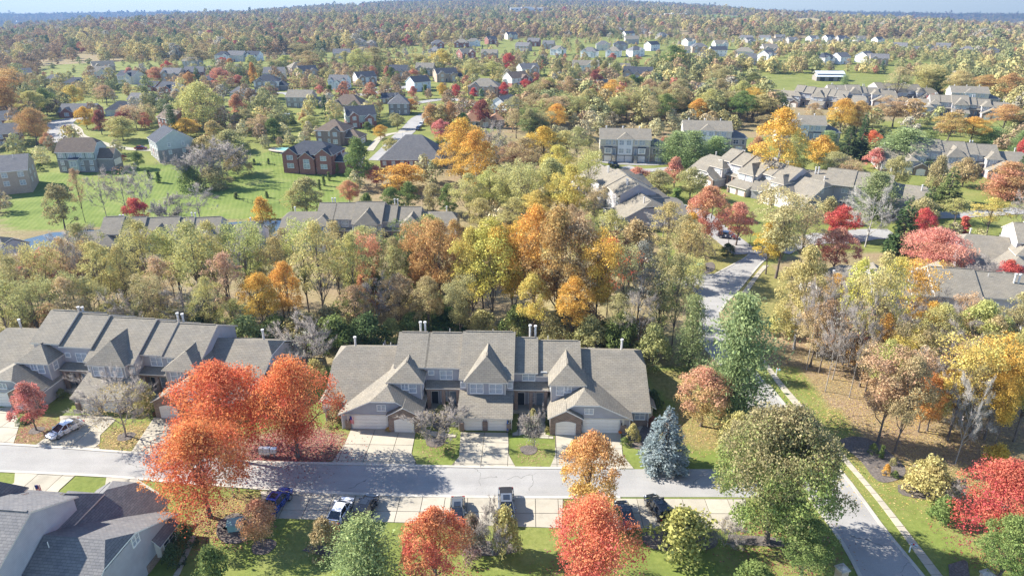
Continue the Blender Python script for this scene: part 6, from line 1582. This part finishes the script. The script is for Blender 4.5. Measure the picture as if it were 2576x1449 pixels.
for a, b, c, k, hu, lb in ((2030, 930, 720, 'bare', 'twig', 'slim bare tree nearest the sidewalk bend'), (2075, 985, 800, 'bare', 'grey', 'bare sapling in the open litter above the mulch island'), (2135, 1000, 770, 'bare', 'twig', 'bare tree in the open litter left of the brown-green oak'), (2020, 845, 680, 'thin', 'tan', 'tan thin tree close behind the sycamore'), (2110, 860, 690, 'bare', 'twig', 'bare tree before the balcony row'),
    (2060, 860, 790, 'bush', 'tan', 'tan bush on the litter slope'), (2145, 905, 850, 'bush', 'rust', 'rust bush on the litter slope'), (2200, 985, 930, 'bush', 'tan', 'tan bush left of the brown-green oak')):
    tr(a, b, c, 80, k, hu, lb, g)
# --- round the junction and the court
g = 'trees round the junction and the court'
for a, b, c, w, k, hu, lb in ((1731, 643, 540, 78, 'round', 'gold', 'small golden-orange maple on the corner lawn'), (1768, 628, 470, 110, 'maple_loose', 'salmon', 'salmon half-bare tree behind the golden maple'), (1850, 618, 512, 100, 'maple_loose', 'pinkred', 'spreading red tree on the corner lawn'), (1830, 640, 614, 44, 'clipped', 'dkgreen', 'dark clipped hedge under the red tree'), (1752, 682, 668, 14, 'clipped', 'green', 'ball shrub left of the green utility cabinet'), (1772, 680, 666, 14, 'clipped', 'olive', 'ball shrub right of the green utility cabinet'),
    (1950, 700, 480, 160, 'wood', 'tan', 'large brown-yellow tree above the junction'), (1925, 690, 560, 90, 'wood', 'gold', 'gold tree at the foot of the large brown-yellow one'), (2010, 680, 520, 120, 'thin', 'tan', 'tan half-bare tree beside the large brown-yellow one'), (2095, 690, 575, 110, 'maple_loose', 'pinkred', 'pinkish red half-bare tree by the drive'), (2110, 600, 520, 90, 'round', 'crimson', 'deep red maple behind the pinkish one'),
    (2178, 622, 480, 120, 'bare_pale', 'grey', 'spreading bare tree on a green verge'), (2262, 640, 495, 90, 'spruce', 'dkgreen', 'dark green fir with brownish tips'), (2310, 620, 525, 70, 'maple_loose', 'crimson', 'dark red tree right of the dark fir'), (2340, 690, 580, 170, 'maple', 'pinkred', 'wide pink-red bush tree before the row with two white flues'), (2525, 725, 655, 66, 'round', 'crimson', 'small crimson tree by the garage drive'), (2420, 590, 545, 34, 'arbor', 'crimson', 'pointed crimson shrub behind the row with two white flues'), (2460, 760, 650, 80, 'bare', 'grey', 'bare shrubby tree beside the small crimson one'),
    (1668, 600, 530, 76, 'bare_pale', 'grey', 'pale bare tree against the blue-grey gable wall'), (1600, 480, 422, 70, 'round', 'pinkred', 'round pink-red tree in the turning circle'), (1695, 470, 398, 70, 'round', 'pinkred', 'pink-red tree behind the olive ones of the court'), (1655, 500, 430, 80, 'round', 'olive', 'olive tree in the middle of the court'), (1735, 500, 425, 76, 'round', 'olive', 'second olive tree nearer the dormers'), (1790, 550, 470, 70, 'thin', 'salmon', 'salmon thin tree before the dormers'), (1700, 520, 475, 40, 'arbor', 'green', 'narrow green conifer in the court'),
    (1700, 415, 332, 90, 'pine', 'pine', 'green pine beside the turning circle'), (1740, 425, 330, 90, 'pine', 'pine', 'taller green pine in the middle of the group'), (1795, 420, 345, 90, 'pine', 'pine', 'last green pine of the group by the blue cars'), (1670, 380, 345, 50, 'round', 'pinkred', 'pink tree at the end of the tall townhouses'), (1900, 420, 345, 50, 'round', 'salmon', 'small salmon tree before the tall yellow one'), (1945, 480, 275, 150, 'sycamore', 'gold', 'very tall yellow tree above the court'), (1985, 460, 330, 100, 'sycamore', 'ygreen', 'yellow-green tree behind the very tall one'), (1590, 400, 388, 22, 'small', 'gold', 'little gold tree at the tall townhouse doors'), (1480, 420, 350, 70, 'thin', 'ygreen', 'thin yellow tree at the end of the tall row'),
    (2060, 425, 345, 90, 'round', 'gold', 'bright gold maple before the decks'), (2090, 470, 385, 110, 'wood', 'olive', 'olive-brown tree covering the decks'), (2120, 500, 400, 80, 'wood', 'brown', 'brown tree beside the white rear wall'), (2195, 545, 435, 100, 'pine', 'litpine', 'bright green pine before the white rear wall'), (2130, 400, 330, 90, 'spruce', 'dkgreen', 'dark spruce behind the gold maple'), (2160, 398, 340, 70, 'spruce', 'dkgreen', 'second dark spruce near the red tree'), (2200, 425, 375, 76, 'round', 'pinkred', 'red round tree between fir and roof'), (2265, 420, 325, 130, 'pine', 'pine', 'big layered pine before the stepped gables'), (2190, 370, 330, 50, 'round', 'red', 'bright red small tree before the dark spruces'),
    (2250, 470, 395, 70, 'round', 'olive', 'olive round tree below the big layered pine'), (2345, 505, 395, 70, 'round', 'olive', 'olive tree before the stepped gables'), (2380, 520, 420, 80, 'spruce', 'green', 'dull green fir in the middle of the drive'), (2420, 470, 400, 80, 'round', 'brown', 'brown tree at the stepped gables'), (2525, 500, 410, 100, 'pine', 'salmon', 'orange dying pine near the picture edge'), (2555, 480, 390, 60, 'spruce', 'dkgreen', 'dark fir behind the orange pine'), (2310, 580, 500, 90, 'round', 'olive', 'olive tree by the white-walled end'), (2330, 545, 470, 60, 'spruce', 'green', 'blue-green fir by the drive'),
    (2400, 560, 500, 90, 'thin', 'ygreen', 'thin yellow tree right of the dark fir'), (2480, 590, 500, 100, 'thin', 'yellow', 'yellow thin tree with white trunk by the far drive'), (2555, 600, 490, 70, 'bare', 'twig', 'bare tree at the picture edge by the far drive'), (2220, 500, 460, 60, 'bush', 'green', 'low green bush before the white rear wall'), (2080, 560, 500, 70, 'bush', 'olive', 'dull bush below the decks')):
    tr(a, b, c, w, k, hu, lb, g)
# --- pond side and mown slope
g = 'trees of the mown slope by the pond'
for a, b, c, w, k, hu, lb in ((165, 580, 462, 80, 'oval', 'olive', 'dense olive tree standing in the pond edge'), (215, 560, 425, 40, 'thin', 'brown', 'slim brown tree beside the dense olive one'), (270, 560, 440, 60, 'bare', 'twig', 'bare tree on the bank'), (325, 560, 420, 80, 'bare', 'twig', 'forked bare tree on the bank'), (365, 545, 425, 66, 'bare_pale', 'grey', 'white-stemmed bare tree on the bank'), (350, 572, 500, 62, 'round', 'crimson', 'bright red round tree behind the dormers'),
    (420, 575, 505, 80, 'twiggy', 'grey', 'grey brush on the pond bank'), (510, 570, 470, 100, 'bare', 'grey', 'grey bare trees at the end of the pond'), (775, 545, 445, 84, 'oval', 'olive', 'dense olive tree right of the pond'), (740, 550, 480, 60, 'thin', 'ygreen', 'pale yellowish tree at the pond end'), (660, 555, 500, 60, 'bush', 'gold', 'gold bush on the far pond bank'), (880, 515, 455, 66, 'maple_loose', 'salmon', 'salmon tree behind the middle roofs'), (925, 540, 490, 46, 'bush', 'green', 'green bush behind the middle roofs'),
    (1010, 480, 415, 130, 'round', 'gold', 'broad golden tree below the roof balcony house'), (948, 470, 418, 52, 'round', 'pinkred', 'pink-red tree left of the broad golden one'), (905, 470, 350, 76, 'oval', 'green', 'tall dark oval tree beside the roof balcony house'), (985, 535, 470, 50, 'oval', 'green', 'dark oval tree in the screen above the middle roofs'), (1030, 530, 460, 56, 'oval', 'green', 'second dark oval tree in the screen above the middle roofs'), (1090, 535, 460, 60, 'oval', 'olive', 'third oval tree of the screen above the middle roofs'), (1130, 545, 465, 56, 'oval', 'green', 'last oval tree of the screen above the middle roofs'),
    (500, 470, 385, 110, 'twiggy', 'grey', 'grey brush on the mown slope'), (560, 450, 375, 120, 'twiggy', 'tan', 'tan brush in the hollow of the slope'), (480, 480, 420, 70, 'bush', 'green', 'green shrub at the foot of the grey brush'), (545, 475, 420, 90, 'thicket', 'olive', 'olive thicket at the foot of the tan brush'), (600, 440, 380, 70, 'thicket', 'tan', 'tan thicket on the slope'), (520, 395, 345, 90, 'thicket', 'ygreen', 'yellow-green thicket above the grey brush'), (580, 380, 330, 90, 'thicket', 'olive', 'olive thicket in the hollow'), (490, 395, 362, 26, 'round', 'crimson', 'small crimson tree below the stone-footed deck'), (522, 360, 340, 26, 'round', 'maroon', 'small maroon tree by the hollow'),
    (348, 425, 382, 38, 'round', 'green', 'dark round shrub right of the half-timbered house'), (400, 460, 432, 20, 'arbor', 'green', 'small conifer on the slope'), (376, 450, 428, 14, 'arbor', 'dkgreen', 'tiny conifer on the slope'), (595, 500, 484, 16, 'arbor', 'green', 'conifer sapling before the pond fence'), (672, 498, 482, 14, 'arbor', 'green', 'conifer sapling right of the pond fence end'), (640, 415, 400, 12, 'arbor', 'green', 'conifer sapling by the lawn fence'), (676, 413, 399, 12, 'arbor', 'green', 'second conifer sapling by the lawn fence'),
    (805, 478, 452, 14, 'arbor', 'green', 'first conifer of the planted line on the lawn'), (815, 468, 443, 14, 'arbor', 'green', 'second conifer of the planted line on the lawn'), (828, 455, 433, 14, 'arbor', 'green', 'third conifer of the planted line on the lawn'), (850, 442, 412, 14, 'arbor', 'green', 'fourth conifer of the planted line on the lawn'), (280, 425, 414, 14, 'clipped', 'ygreen', 'ball shrub before the half-timbered house'), (310, 405, 390, 22, 'clipped', 'maroon', 'maroon shrub beside the half-timbered house'), (100, 430, 412, 24, 'clipped', 'dkgreen', 'dark shrub between the brown brick and the half-timbered house')):
    tr(a, b, c, w, k, hu, lb, g)
# --- gardens of the neighbourhood beyond
g = 'garden trees of the neighbourhood beyond'
GARDEN = '''515,325,212,130,willow,ygreen 600,300,240,55,round,salmon 470,345,300,80,round,gold 625,330,275,55,wood,olive 660,345,290,60,wood,tan 690,350,300,70,round,green 540,355,305,45,oval,ygreen 440,345,265,40,pine,dkgreen 420,275,250,40,spruce,green 95,365,275,80,maple,rust 40,355,305,70,round,ygreen 125,380,335,32,round,salmon
220,325,270,50,round,gold 258,340,280,52,round,maroon 310,355,295,76,round,ygreen 345,330,265,70,thin,tan 320,325,273,40,round,maroon 30,310,175,110,wood,rust 90,300,230,80,wood,ygreen 120,290,225,60,round,green 45,240,180,60,wood,brown 150,295,268,34,round,olive 190,270,215,50,round,yellow 270,265,215,60,wood,tan 240,240,205,40,round,ygreen 330,210,172,40,round,pinkred
395,205,170,45,round,salmon 425,190,155,30,round,crimson 480,222,183,34,round,rust 497,205,168,24,spruce,green 555,220,172,50,round,pinkred 600,215,190,40,round,pinkred 570,222,195,30,round,salmon 640,220,160,30,round,orange 680,247,220,40,round,maroon 735,210,188,18,spruce,dkgreen 805,240,215,24,round,pinkred 830,240,215,22,arbor,green 800,275,250,12,arbor,green 765,320,285,22,round,rust 738,312,282,18,spruce,green
700,330,290,40,round,olive 780,330,292,60,round,ygreen 835,325,290,30,round,olive 955,290,253,24,round,olive 925,332,308,38,round,green 958,350,316,42,round,gold 1000,325,288,40,round,olive 985,390,348,46,round,ygreen 1085,330,262,42,oval,rust 1110,330,265,50,oval,ygreen 1135,330,255,36,oval,rust 1110,355,302,52,round,pinkred 1108,390,335,40,spruce,dkgreen 1165,330,285,40,round,green 1212,320,250,48,oval,maroon
1245,270,258,20,round,green 1040,250,218,30,round,pinkred 1035,285,250,36,round,orange 1112,245,210,26,round,gold 1148,248,213,24,round,crimson 1192,248,222,28,round,crimson 1268,245,208,28,round,crimson 1322,225,200,26,round,crimson 1350,222,193,20,round,maroon 1185,260,240,24,round,olive 985,205,170,22,oval,green 1000,210,180,20,oval,green 1040,205,175,30,round,salmon 975,200,168,26,round,pinkred 1070,195,168,20,spruce,green 1070,240,214,20,arbor,green
1370,245,188,46,round,dkgreen 1403,205,150,46,round,olive 1375,210,190,24,round,rust 1452,190,160,20,round,green 1495,190,150,26,round,olive 1520,200,155,36,round,olive 1545,205,155,40,round,olive 1495,225,178,40,round,maroon 1590,230,190,30,oval,green 1610,230,192,30,oval,green 1575,235,198,40,round,yellow 1690,185,115,70,wood,green 1600,165,140,26,round,pinkred 1540,160,135,30,round,pinkred 1280,180,135,34,round,crimson 1240,165,140,24,round,maroon 1112,180,125,60,round,yellow
1190,210,150,60,wood,lime 1240,210,155,60,wood,ygreen 1290,200,170,30,wood,olive 1060,165,135,60,wood,ygreen 945,180,120,70,wood,olive 905,190,125,60,wood,ygreen 870,170,130,40,wood,lime 820,200,170,30,round,olive 760,160,110,60,wood,olive 500,170,125,70,wood,olive 630,165,140,26,round,ygreen 560,160,145,26,round,crimson 580,165,148,30,round,orange 690,190,150,40,wood,olive 720,180,140,50,wood,ygreen 780,190,130,70,wood,brown
2150,350,255,80,wood,rust 2110,350,250,90,wood,gold 2245,320,245,90,wood,brown 2290,310,250,60,wood,gold 2380,360,285,90,wood,rust 2440,360,295,90,wood,gold 2520,335,265,100,wood,rust 2560,340,290,60,pine,pine 2490,365,320,80,pine,pine 2480,235,190,90,wood,rust 2530,260,185,80,wood,rust 2400,260,180,90,wood,ygreen 2320,250,165,100,wood,ygreen 2250,260,170,80,thin,tan 2350,250,175,60,pine,green 2270,240,195,40,pine,green 2120,235,190,30,pine,pine 2140,340,290,24,spruce,dkgreen 2165,380,280,36,spruce,dkgreen 2340,270,238,36,round,crimson 2395,262,236,40,round,crimson 2360,250,222,20,round,crimson 2570,400,345,40,round,crimson 2560,390,330,40,pine,pine
2080,390,330,60,pine,pine 2050,395,365,40,pine,green 2330,400,330,60,pine,green 2230,395,340,60,spruce,green 1925,330,290,60,thin,brown 2040,330,260,60,thin,brown 2215,290,262,50,round,tan'''
for row in GARDEN.split():
    a, b, c, w, k, hu = row.split(','); a, b, c, w = int(a), int(b), int(c), int(w)
    where = 'in the wooded far edge of the townhouses' if a > 1880 else 'between the far-off gardens near the olive wood' if a > 1250 else 'along the middle street' if a > 900 else 'among the gardens beyond the mown slope' if b > 262 else 'in the far gardens of the leafy streets'
    tr(a, b, c, w, k, hu, '%s %s %s' % (CN[hu], {'pine': 'pine', 'spruce': 'fir', 'arbor': 'pointed conifer', 'willow': 'weeping tree', 'oval': 'oval tree', 'round': 'round tree'}.get(k, 'tree'), where), g)
# --- the olive wood in the middle distance
g = 'trees of the olive wood in the middle distance'
rg = random.Random(4)
for i in range(64):
    a = rg.uniform(1290, 1960); b = 205 + (a - 1290) / 670 * 20 + rg.uniform(60, 155) * (1 - .25 * (a > 1700))
    if a < 1340 and b < 300: b = rg.uniform(300, 340)
    if 1420 < a < 1700 and b > 335: b = rg.uniform(250, 325)
    if a > 1690 and b > 322: b = rg.uniform(235, 318)
    hu = rg.choice(['olive', 'olive', 'ygreen', 'green', 'olive', 'lime', 'tan', 'brown', 'gold'])
    tr(a, b, b - rg.uniform(62, 88), rg.uniform(54, 82), rg.choice(['wood', 'wood', 'wood', 'thin']), hu, '%s tree of the far olive wood, %s part%s' % (CN[hu], 'left' if a < 1500 else 'middle' if a < 1740 else 'right', ', lower edge' if b > 290 else ''), g)
# --- fill of the belt: younger trees and thickets between the ones above
near = [r.split(',') for r in BELT.split()]
for i in range(70):
    a = rg.uniform(-10, 1750); b = rg.uniform(700, 880) if i % 3 else rg.uniform(590, 700)
    if b < 700 and a < 1180: b += 110
    if a > 1690 and b > 740: a -= 150
    n_ = min(near, key=lambda r: (float(r[0]) - a) ** 2 + 2 * (float(r[1]) - b) ** 2); hu = n_[5]
    if i % 5 < 2:
        hs_ = rg.choice([hu, 'olive', 'green', 'tan']); tr(a, b, b - rg.uniform(55, 90), rg.uniform(80, 125), 'thicket', hs_, '%s low shrub inside the woods behind the front rows' % CN[hs_], 'undergrowth shrubs inside the woods')
    else:
        hy_ = rg.choice([hu, 'ygreen', 'olive', 'lime']); tr(a, b, b - rg.uniform(120, 190), rg.uniform(80, 110), 'thin', hy_, '%s slim younger tree inside the woods behind the front rows' % CN[hy_], 'younger trees inside the woods')
for i in range(34):
    a = rg.uniform(1985, 2570); b = rg.uniform(905, 1085) + (a > 2250) * rg.uniform(0, 60)
    if b > 890 + (a - 1990) * .78: a = 2576 - rg.uniform(0, 260)
    k = rg.choice(['thin', 'thin', 'bare', 'wood']); hu = rg.choice(['tan', 'ygreen', 'yellow', 'gold', 'brown', 'tan', 'olive'])
    tr(a, b, b - rg.uniform(130, 200), rg.uniform(75, 115), k, hu if k != 'bare' else 'twig', '%s of the litter-covered slope wood' % (CN[hu] + (' thin tree' if k == 'thin' else ' tree') if k != 'bare' else 'bare grey tree'), 'filling trees of the slope wood')
print('single trees', N_TREES[0])
# --- things that share a label are told apart by their order in the picture
ORD = ['leftmost', 'second from left', 'third from left', 'fourth from left', 'fifth from left', 'sixth from left', 'seventh from left', 'eighth from left', 'ninth from left', 'tenth from left', 'eleventh from left', 'twelfth from left', 'thirteenth from left', 'fourteenth from left', 'fifteenth from left', 'sixteenth from left', 'seventeenth from left', 'eighteenth from left', 'nineteenth from left', 'twentieth from left']
same = {}
for o in bpy.data.objects:
    if o.parent is None and o.get('label'): same.setdefault(o['label'], []).append(o)
for lb, os_ in same.items():
    if 1 < len(os_) <= 20:
        os_.sort(key=lambda o: o.location.x / max(1, o.location.y * CP + CAM_H * SP))
        for k, o in enumerate(os_):
            new = lb + ', ' + (ORD[k] if k < len(os_) - 1 else 'rightmost')
            if len(new.split()) <= 16: o['label'] = new

# ------------------------------------------------------------------ fallen leaves on lawns, walks and litter
def fallen():
    rg = np.random.default_rng(8); P = []; C = []
    def patch(vx, vy, r, n, cols, zz=.03):
        c = at(vx, vy, 0); a = rg.uniform(0, 6.28, n); d = r * np.sqrt(rg.uniform(0, 1, n)) * rg.uniform(.5, 1.15, n)
        P.append(np.stack([c.x + d * np.cos(a), c.y + d * np.sin(a), np.full(n, zz)], 1)); k = np.array(cols); C.append(k[rg.integers(0, len(k), n)])
    R = [(.24, .05, .05), (.34, .10, .07), (.16, .05, .06), (.27, .10, .10), (.30, .17, .12)]; Y = [(.45, .33, .10), (.40, .26, .10), (.48, .38, .16)]; B = [(.30, .20, .11), (.38, .26, .15), (.22, .14, .08)]
    patch(750, 1140, 7.5, 9000, R, .04); patch(610, 1150, 7, 4000, R, .04); patch(560, 1310, 6, 2600, R + Y); patch(800, 1165, 7, 1100, R, .085); patch(1480, 1300, 4, 900, Y + R, .05); patch(1490, 1460, 6, 1600, R); patch(1100, 1465, 5, 1300, R); patch(90, 1085, 3.5, 1200, B + R); patch(316, 1100, 4.5, 2400, B + Y); patch(80, 1100, 4, 1200, B)
    patch(1760, 1080, 7, 2600, Y + B); patch(1900, 1100, 7, 1500, Y + B); patch(1960, 1370, 8, 2500, B + R); patch(2180, 1000, 14, 7000, B + Y); patch(2300, 1120, 14, 8000, B + Y); patch(2420, 1190, 12, 6000, Y + B); patch(2080, 920, 12, 5000, B + Y); patch(2450, 1050, 16, 6000, B + Y); patch(2060, 1060, 8, 900, Y); patch(2190, 1200, 8, 900, Y); patch(2490, 1370, 6, 1200, R); patch(1100, 1130, 3, 350, B); patch(1340, 1140, 3, 350, B); patch(1800, 1000, 8, 1600, Y + B)
    P = np.concatenate(P); C = np.concatenate(C); n = len(P)
    lane = W2(LN_N, 0) + W2(LN_S[::-1], 0); ok = ~inpoly(P[:, 0], P[:, 1], lane) | (rg.uniform(size=len(P)) < .06); P, C = P[ok], C[ok]; n = len(P)
    N = np.tile([0, 0, 1.0], (n, 1)); V, Q, A = cards(P, N, .15, rg, .9, .7)
    V[:, 2] = np.maximum(V[:, 2], np.repeat(P[:, 2], 4) - .0) + .004
    A[:, :3] = np.repeat(C, 4, 0) * rg.uniform(.7, 1.25, n).repeat(4)[:, None]
    t = NT('fallen_leaf'); at_ = t.new('ShaderNodeAttribute', attribute_name='leaf'); t.col(at_.outputs['Color']); t.rough(.9, .1)
    o = mobj('fallen_leaves', np_mesh('fallen_leaves', V, Q, 'fallen_leaf', A)); tag(o, 'red, tan and yellow fallen leaves scattered under the trees', 'leaves', kind='stuff')
fallen()

# ------------------------------------------------------------------ the far woods: one mass of tree crowns on the land
def far_woods():
    rg = np.random.default_rng(21)
    hidden = bpy.data.collections.new('woods_source')
    def proto(seed, h, w, n, leaf, prof, conifer=False):
        r = np.random.default_rng(seed); nc = 26
        t = r.uniform(.05, 1, nc); ph = r.uniform(0, 6.28, nc); cr = w * .2 * r.uniform(.7, 1.3, nc)
        rr = np.maximum(PROFILE[prof](t) * w / 2 * r.uniform(.55, 1, nc) - cr * .5, 0)
        C = np.stack([rr * np.cos(ph), rr * np.sin(ph), h * .08 + t * h * .86 - cr * .4], 1); cv = r.uniform(0, 1, nc)
        ix = r.integers(0, nc, n); d = unit(r.normal(size=(n, 3))); d[:, 2] = np.abs(d[:, 2]) * .9 + d[:, 2] * .1
        V, Q, A = cards(C[ix] + d * (cr[ix] * r.uniform(.6, 1.1, n))[:, None], d, leaf, r, .8, .8, clump=cv[ix], hgt=cv[ix])
        k = len(V); tv, tq = tubes([(np.array([[0, 0, -.5], [0, 0, h * .7]]), np.array([.25, .08]))], 4)
        V = np.concatenate([V, tv]); Q = np.concatenate([Q, tq + k]); A = np.concatenate([A, np.full((len(tv), 4), .1)])
        o = bpy.data.objects.new('woods_crown_%d' % seed, np_mesh('woods_crown', V, Q, 'leaf_far', A)); hidden.objects.link(o); return o
    protos = [proto(1, 10, 10.5, 620, .85, 'round'), proto(2, 11, 9.5, 560, .85, 'oval'), proto(3, 9.5, 11, 640, .85, 'round'), proto(4, 12, 10, 380, .8, 'round'), proto(5, 13, 7, 480, .8, 'pyr')]
    X = []; Y = []; S = []
    for r0, r1, sp, sc in ((118, 330, 9.0, .75), (330, 700, 9.0, 1.05), (700, 1200, 11.0, 1.2), (1200, 2200, 15.0, 1.25), (2200, 3600, 22.0, 1.4), (3600, 6800, 36.0, 1.7), (6800, 9300, 60.0, 2.2)):
        A = .5 * (r1 * r1 - r0 * r0) * 1.9; n = int(A / (sp * sp))
        a = rg.uniform(-.95, .95, n); r = np.sqrt(rg.uniform(r0 * r0, r1 * r1, n)); X.append(r * np.sin(a)); Y.append(r * np.cos(a)); S.append(np.full(n, sc) * np.exp(rg.normal(size=n) * .2))
    X = np.concatenate(X); Y = np.concatenate(Y); S = np.concatenate(S)
    R = np.hypot(X, Y)
    # picture place of every foot, to keep meadows, gardens and streets as open as they are
    d = Y * CP + (CAM_H - land(X, Y)) * SP; vx = 1288 + FPX * X / d; vy = 724.5 - FPX * (Y * SP + (land(X, Y) - CAM_H) * CP) / d
    keep = np.ones(len(X), bool)
    for q in MOWN + HILL_LAWN: keep &= ~inpoly(X, Y, q)
    dens = np.full(len(X), 1.0)
    for q in LAWN: s_ = inpoly(X, Y, q); dens[s_] = np.where(R[s_] < 600, .85, .4); S[s_] *= np.where(R[s_] < 600, .70, .46)
    band = inpoly(vx, vy, [(0, 160), (0, 95), (560, 60), (1250, 60), (1250, 100), (900, 130), (560, 145), (200, 165)]); dens[band] = 1.0
    VR = inpoly(vx, vy, [(1640, 165), (1750, 130), (2620, 120), (2640, 335), (2100, 335), (1990, 305), (1700, 330)]); S[VR & (dens < 1)] *= 1.35; dens[VR] = 1.0
    dens[(R < 330)] *= .7
    court = inpoly(vx, vy, [(1440, 330), (1700, 330), (1990, 300), (2576, 300), (2620, 700), (1900, 600), (1700, 560), (1440, 470)]); S[court] *= .78
    for q in FIELDS: keep &= ~inpoly(vx, vy, q)
    keep &= ~inpoly(vx, vy, [(1640, 560), (1900, 600), (2620, 690), (2640, 900), (1640, 900)])
    keep &= ~inpoly(vx, vy, [(-200, 545), (1150, 480), (1150, 640), (-200, 700)])
    keep &= ~((Y < 150) & (X > 20)) & ~((Y < 158) & (X <= 20))
    glade = np.sin(X / 83. + 1.3 * np.sin(Y / 120.)) + np.sin(Y / 97. + 1.7 * np.sin(X / 140.)) + .7 * np.sin((X - Y) / 51.); dens = np.where((R > 650) & (glade > 1.25), dens * .3, dens)
    keep &= rg.uniform(0, 1, len(X)) < dens
    for hx, hy, w in HOUSES:
        keep &= ~((np.abs(X - hx) < w * .75 + 2) & (Y - hy > np.where(R < 420, -16, -26)) & (Y - hy < 12))
    for o in bpy.data.objects:
        if o.parent is None and o.name.startswith('townhouse_row'): keep &= ~((np.abs(X - o.location.x) < 26) & (Y - o.location.y > (-48 if o.location.y > 300 else -40)) & (Y - o.location.y < 30))
        elif o.parent is None and o.name.startswith(('large_building', 'barn')): keep &= ~((np.abs(X - o.location.x) < 70) & (Y - o.location.y > -90) & (Y - o.location.y < 40))
    for L in ROADS:
        for i in range(0, len(L), 1): keep &= np.hypot(X - L[i][0], Y - L[i][1]) > 7
    for tx, ty, w in TREE_POS:
        if ty > 180: keep &= np.hypot(X - tx, Y - ty) > 4
    X, Y, S, R = X[keep], Y[keep], S[keep], R[keep]; n = len(X)
    pal = np.array([(.44, .29, .14), (.50, .37, .15), (.38, .26, .14), (.46, .40, .14), (.37, .35, .13), (.28, .29, .11), (.60, .48, .16), (.54, .21, .11), (.46, .11, .09), (.13, .18, .08), (.44, .39, .28)])
    wl = np.array([5, 4, 3.5, 3.5, 3, 2.5, 2.2, 1.0, .3, 1, 3.0]); wr = np.array([3, 3, 2.5, 4, 5, 3, 2.2, .6, .3, 1.5, 3.5]); wl /= wl.sum(); wr /= wr.sum()
    il = rg.choice(11, n, p=wl); ir = rg.choice(11, n, p=wr); side = rg.uniform(size=n) < np.clip(.5 + X / R * 1.0, 0, 1)
    # stands of one colour
    st = np.floor((np.sin(X / 70.0 + np.sin(Y / 90.)) + np.sin(Y / 85.0 + X / 130.0) + np.sin((X + Y) / 47.0)) * 2.2).astype(int)
    idx = np.where(side, ir, il); same = rg.uniform(size=n) < .55; idx = np.where(same, (st * 5 + 3) % 7, idx); idx = np.where(VR[keep] & (rg.uniform(size=n) < .6), np.array([3, 4, 4, 5, 6])[rg.integers(0, 5, n)], idx)
    pal = np.concatenate([pal, [(.54, .48, .20), (.50, .42, .22), (.42, .38, .17), (.56, .50, .24), (.48, .38, .20)]]); idx = np.where(R < 330, np.where(rg.uniform(size=n) < .85, 11 + rg.integers(0, 5, n), idx), idx)
    pal = pal * .86 + pal.mean(1, keepdims=True) * .14
    col = np.concatenate([pal[idx] * rg.uniform(.85, 1.15, (n, 1)), np.ones((n, 1))], 1)
    con = (idx == 9); pid = np.where(con, 4, rg.integers(0, 4, n))
    me = bpy.data.meshes.new('far_woods'); me.vertices.add(n); me.vertices.foreach_set('co', np.stack([X, Y, land(X, Y) - .1], 1).astype(np.float32).ravel())
    a = me.attributes.new('tint', 'FLOAT_COLOR', 'POINT'); a.data.foreach_set('color', col.astype(np.float32).ravel())
    a = me.attributes.new('size', 'FLOAT', 'POINT'); a.data.foreach_set('value', S.astype(np.float32))
    a = me.attributes.new('turn', 'FLOAT', 'POINT'); a.data.foreach_set('value', rg.uniform(0, 6.28, n).astype(np.float32))
    a = me.attributes.new('sort', 'INT', 'POINT'); a.data.foreach_set('value', pid.astype(np.int32))
    o = mobj('far_woods', me); tag(o, 'autumn woods and gardens spreading to the hazy horizon', 'woods', kind='stuff')
    ng = bpy.data.node_groups.new('far_woods', 'GeometryNodeTree'); ng.interface.new_socket('Geometry', in_out='INPUT', socket_type='NodeSocketGeometry'); ng.interface.new_socket('Geometry', in_out='OUTPUT', socket_type='NodeSocketGeometry')
    N = ng.nodes; L = ng.links; gi = N.new('NodeGroupInput'); go = N.new('NodeGroupOutput'); iop = N.new('GeometryNodeInstanceOnPoints'); ci = N.new('GeometryNodeCollectionInfo')
    ci.inputs['Collection'].default_value = hidden; ci.inputs['Separate Children'].default_value = True; ci.inputs['Reset Children'].default_value = True; iop.inputs['Pick Instance'].default_value = True
    def attr(nm, ty): q = N.new('GeometryNodeInputNamedAttribute'); q.data_type = ty; q.inputs[0].default_value = nm; return q.outputs[0]
    L.new(gi.outputs[0], iop.inputs['Points']); L.new(ci.outputs[0], iop.inputs['Instance']); L.new(attr('sort', 'INT'), iop.inputs['Instance Index'])
    cx = N.new('ShaderNodeCombineXYZ'); L.new(attr('turn', 'FLOAT'), cx.inputs[2]); L.new(cx.outputs[0], iop.inputs['Rotation']); L.new(attr('size', 'FLOAT'), iop.inputs['Scale']); L.new(iop.outputs[0], go.inputs[0])
    md = o.modifiers.new('far_woods', 'NODES'); md.node_group = ng
    print('far trees', n)
far_woods()

# ------------------------------------------------------------------ the air
t = NT('haze'); t.n.remove(t.b); pv = t.new('ShaderNodeVolumePrincipled'); pv.inputs['Color'].default_value = (.15, .25, .42, 1); pv.inputs['Density'].default_value = .00019; pv.inputs['Anisotropy'].default_value = .2
t.link(pv.outputs[0], t.out.inputs['Volume'])
hz = MB().box(-7400, 7400, -120, 9400, -760, 100, 'haze').build('haze'); tag(hz, 'pale blue autumn haze over the plain', 'haze', kind='stuff')
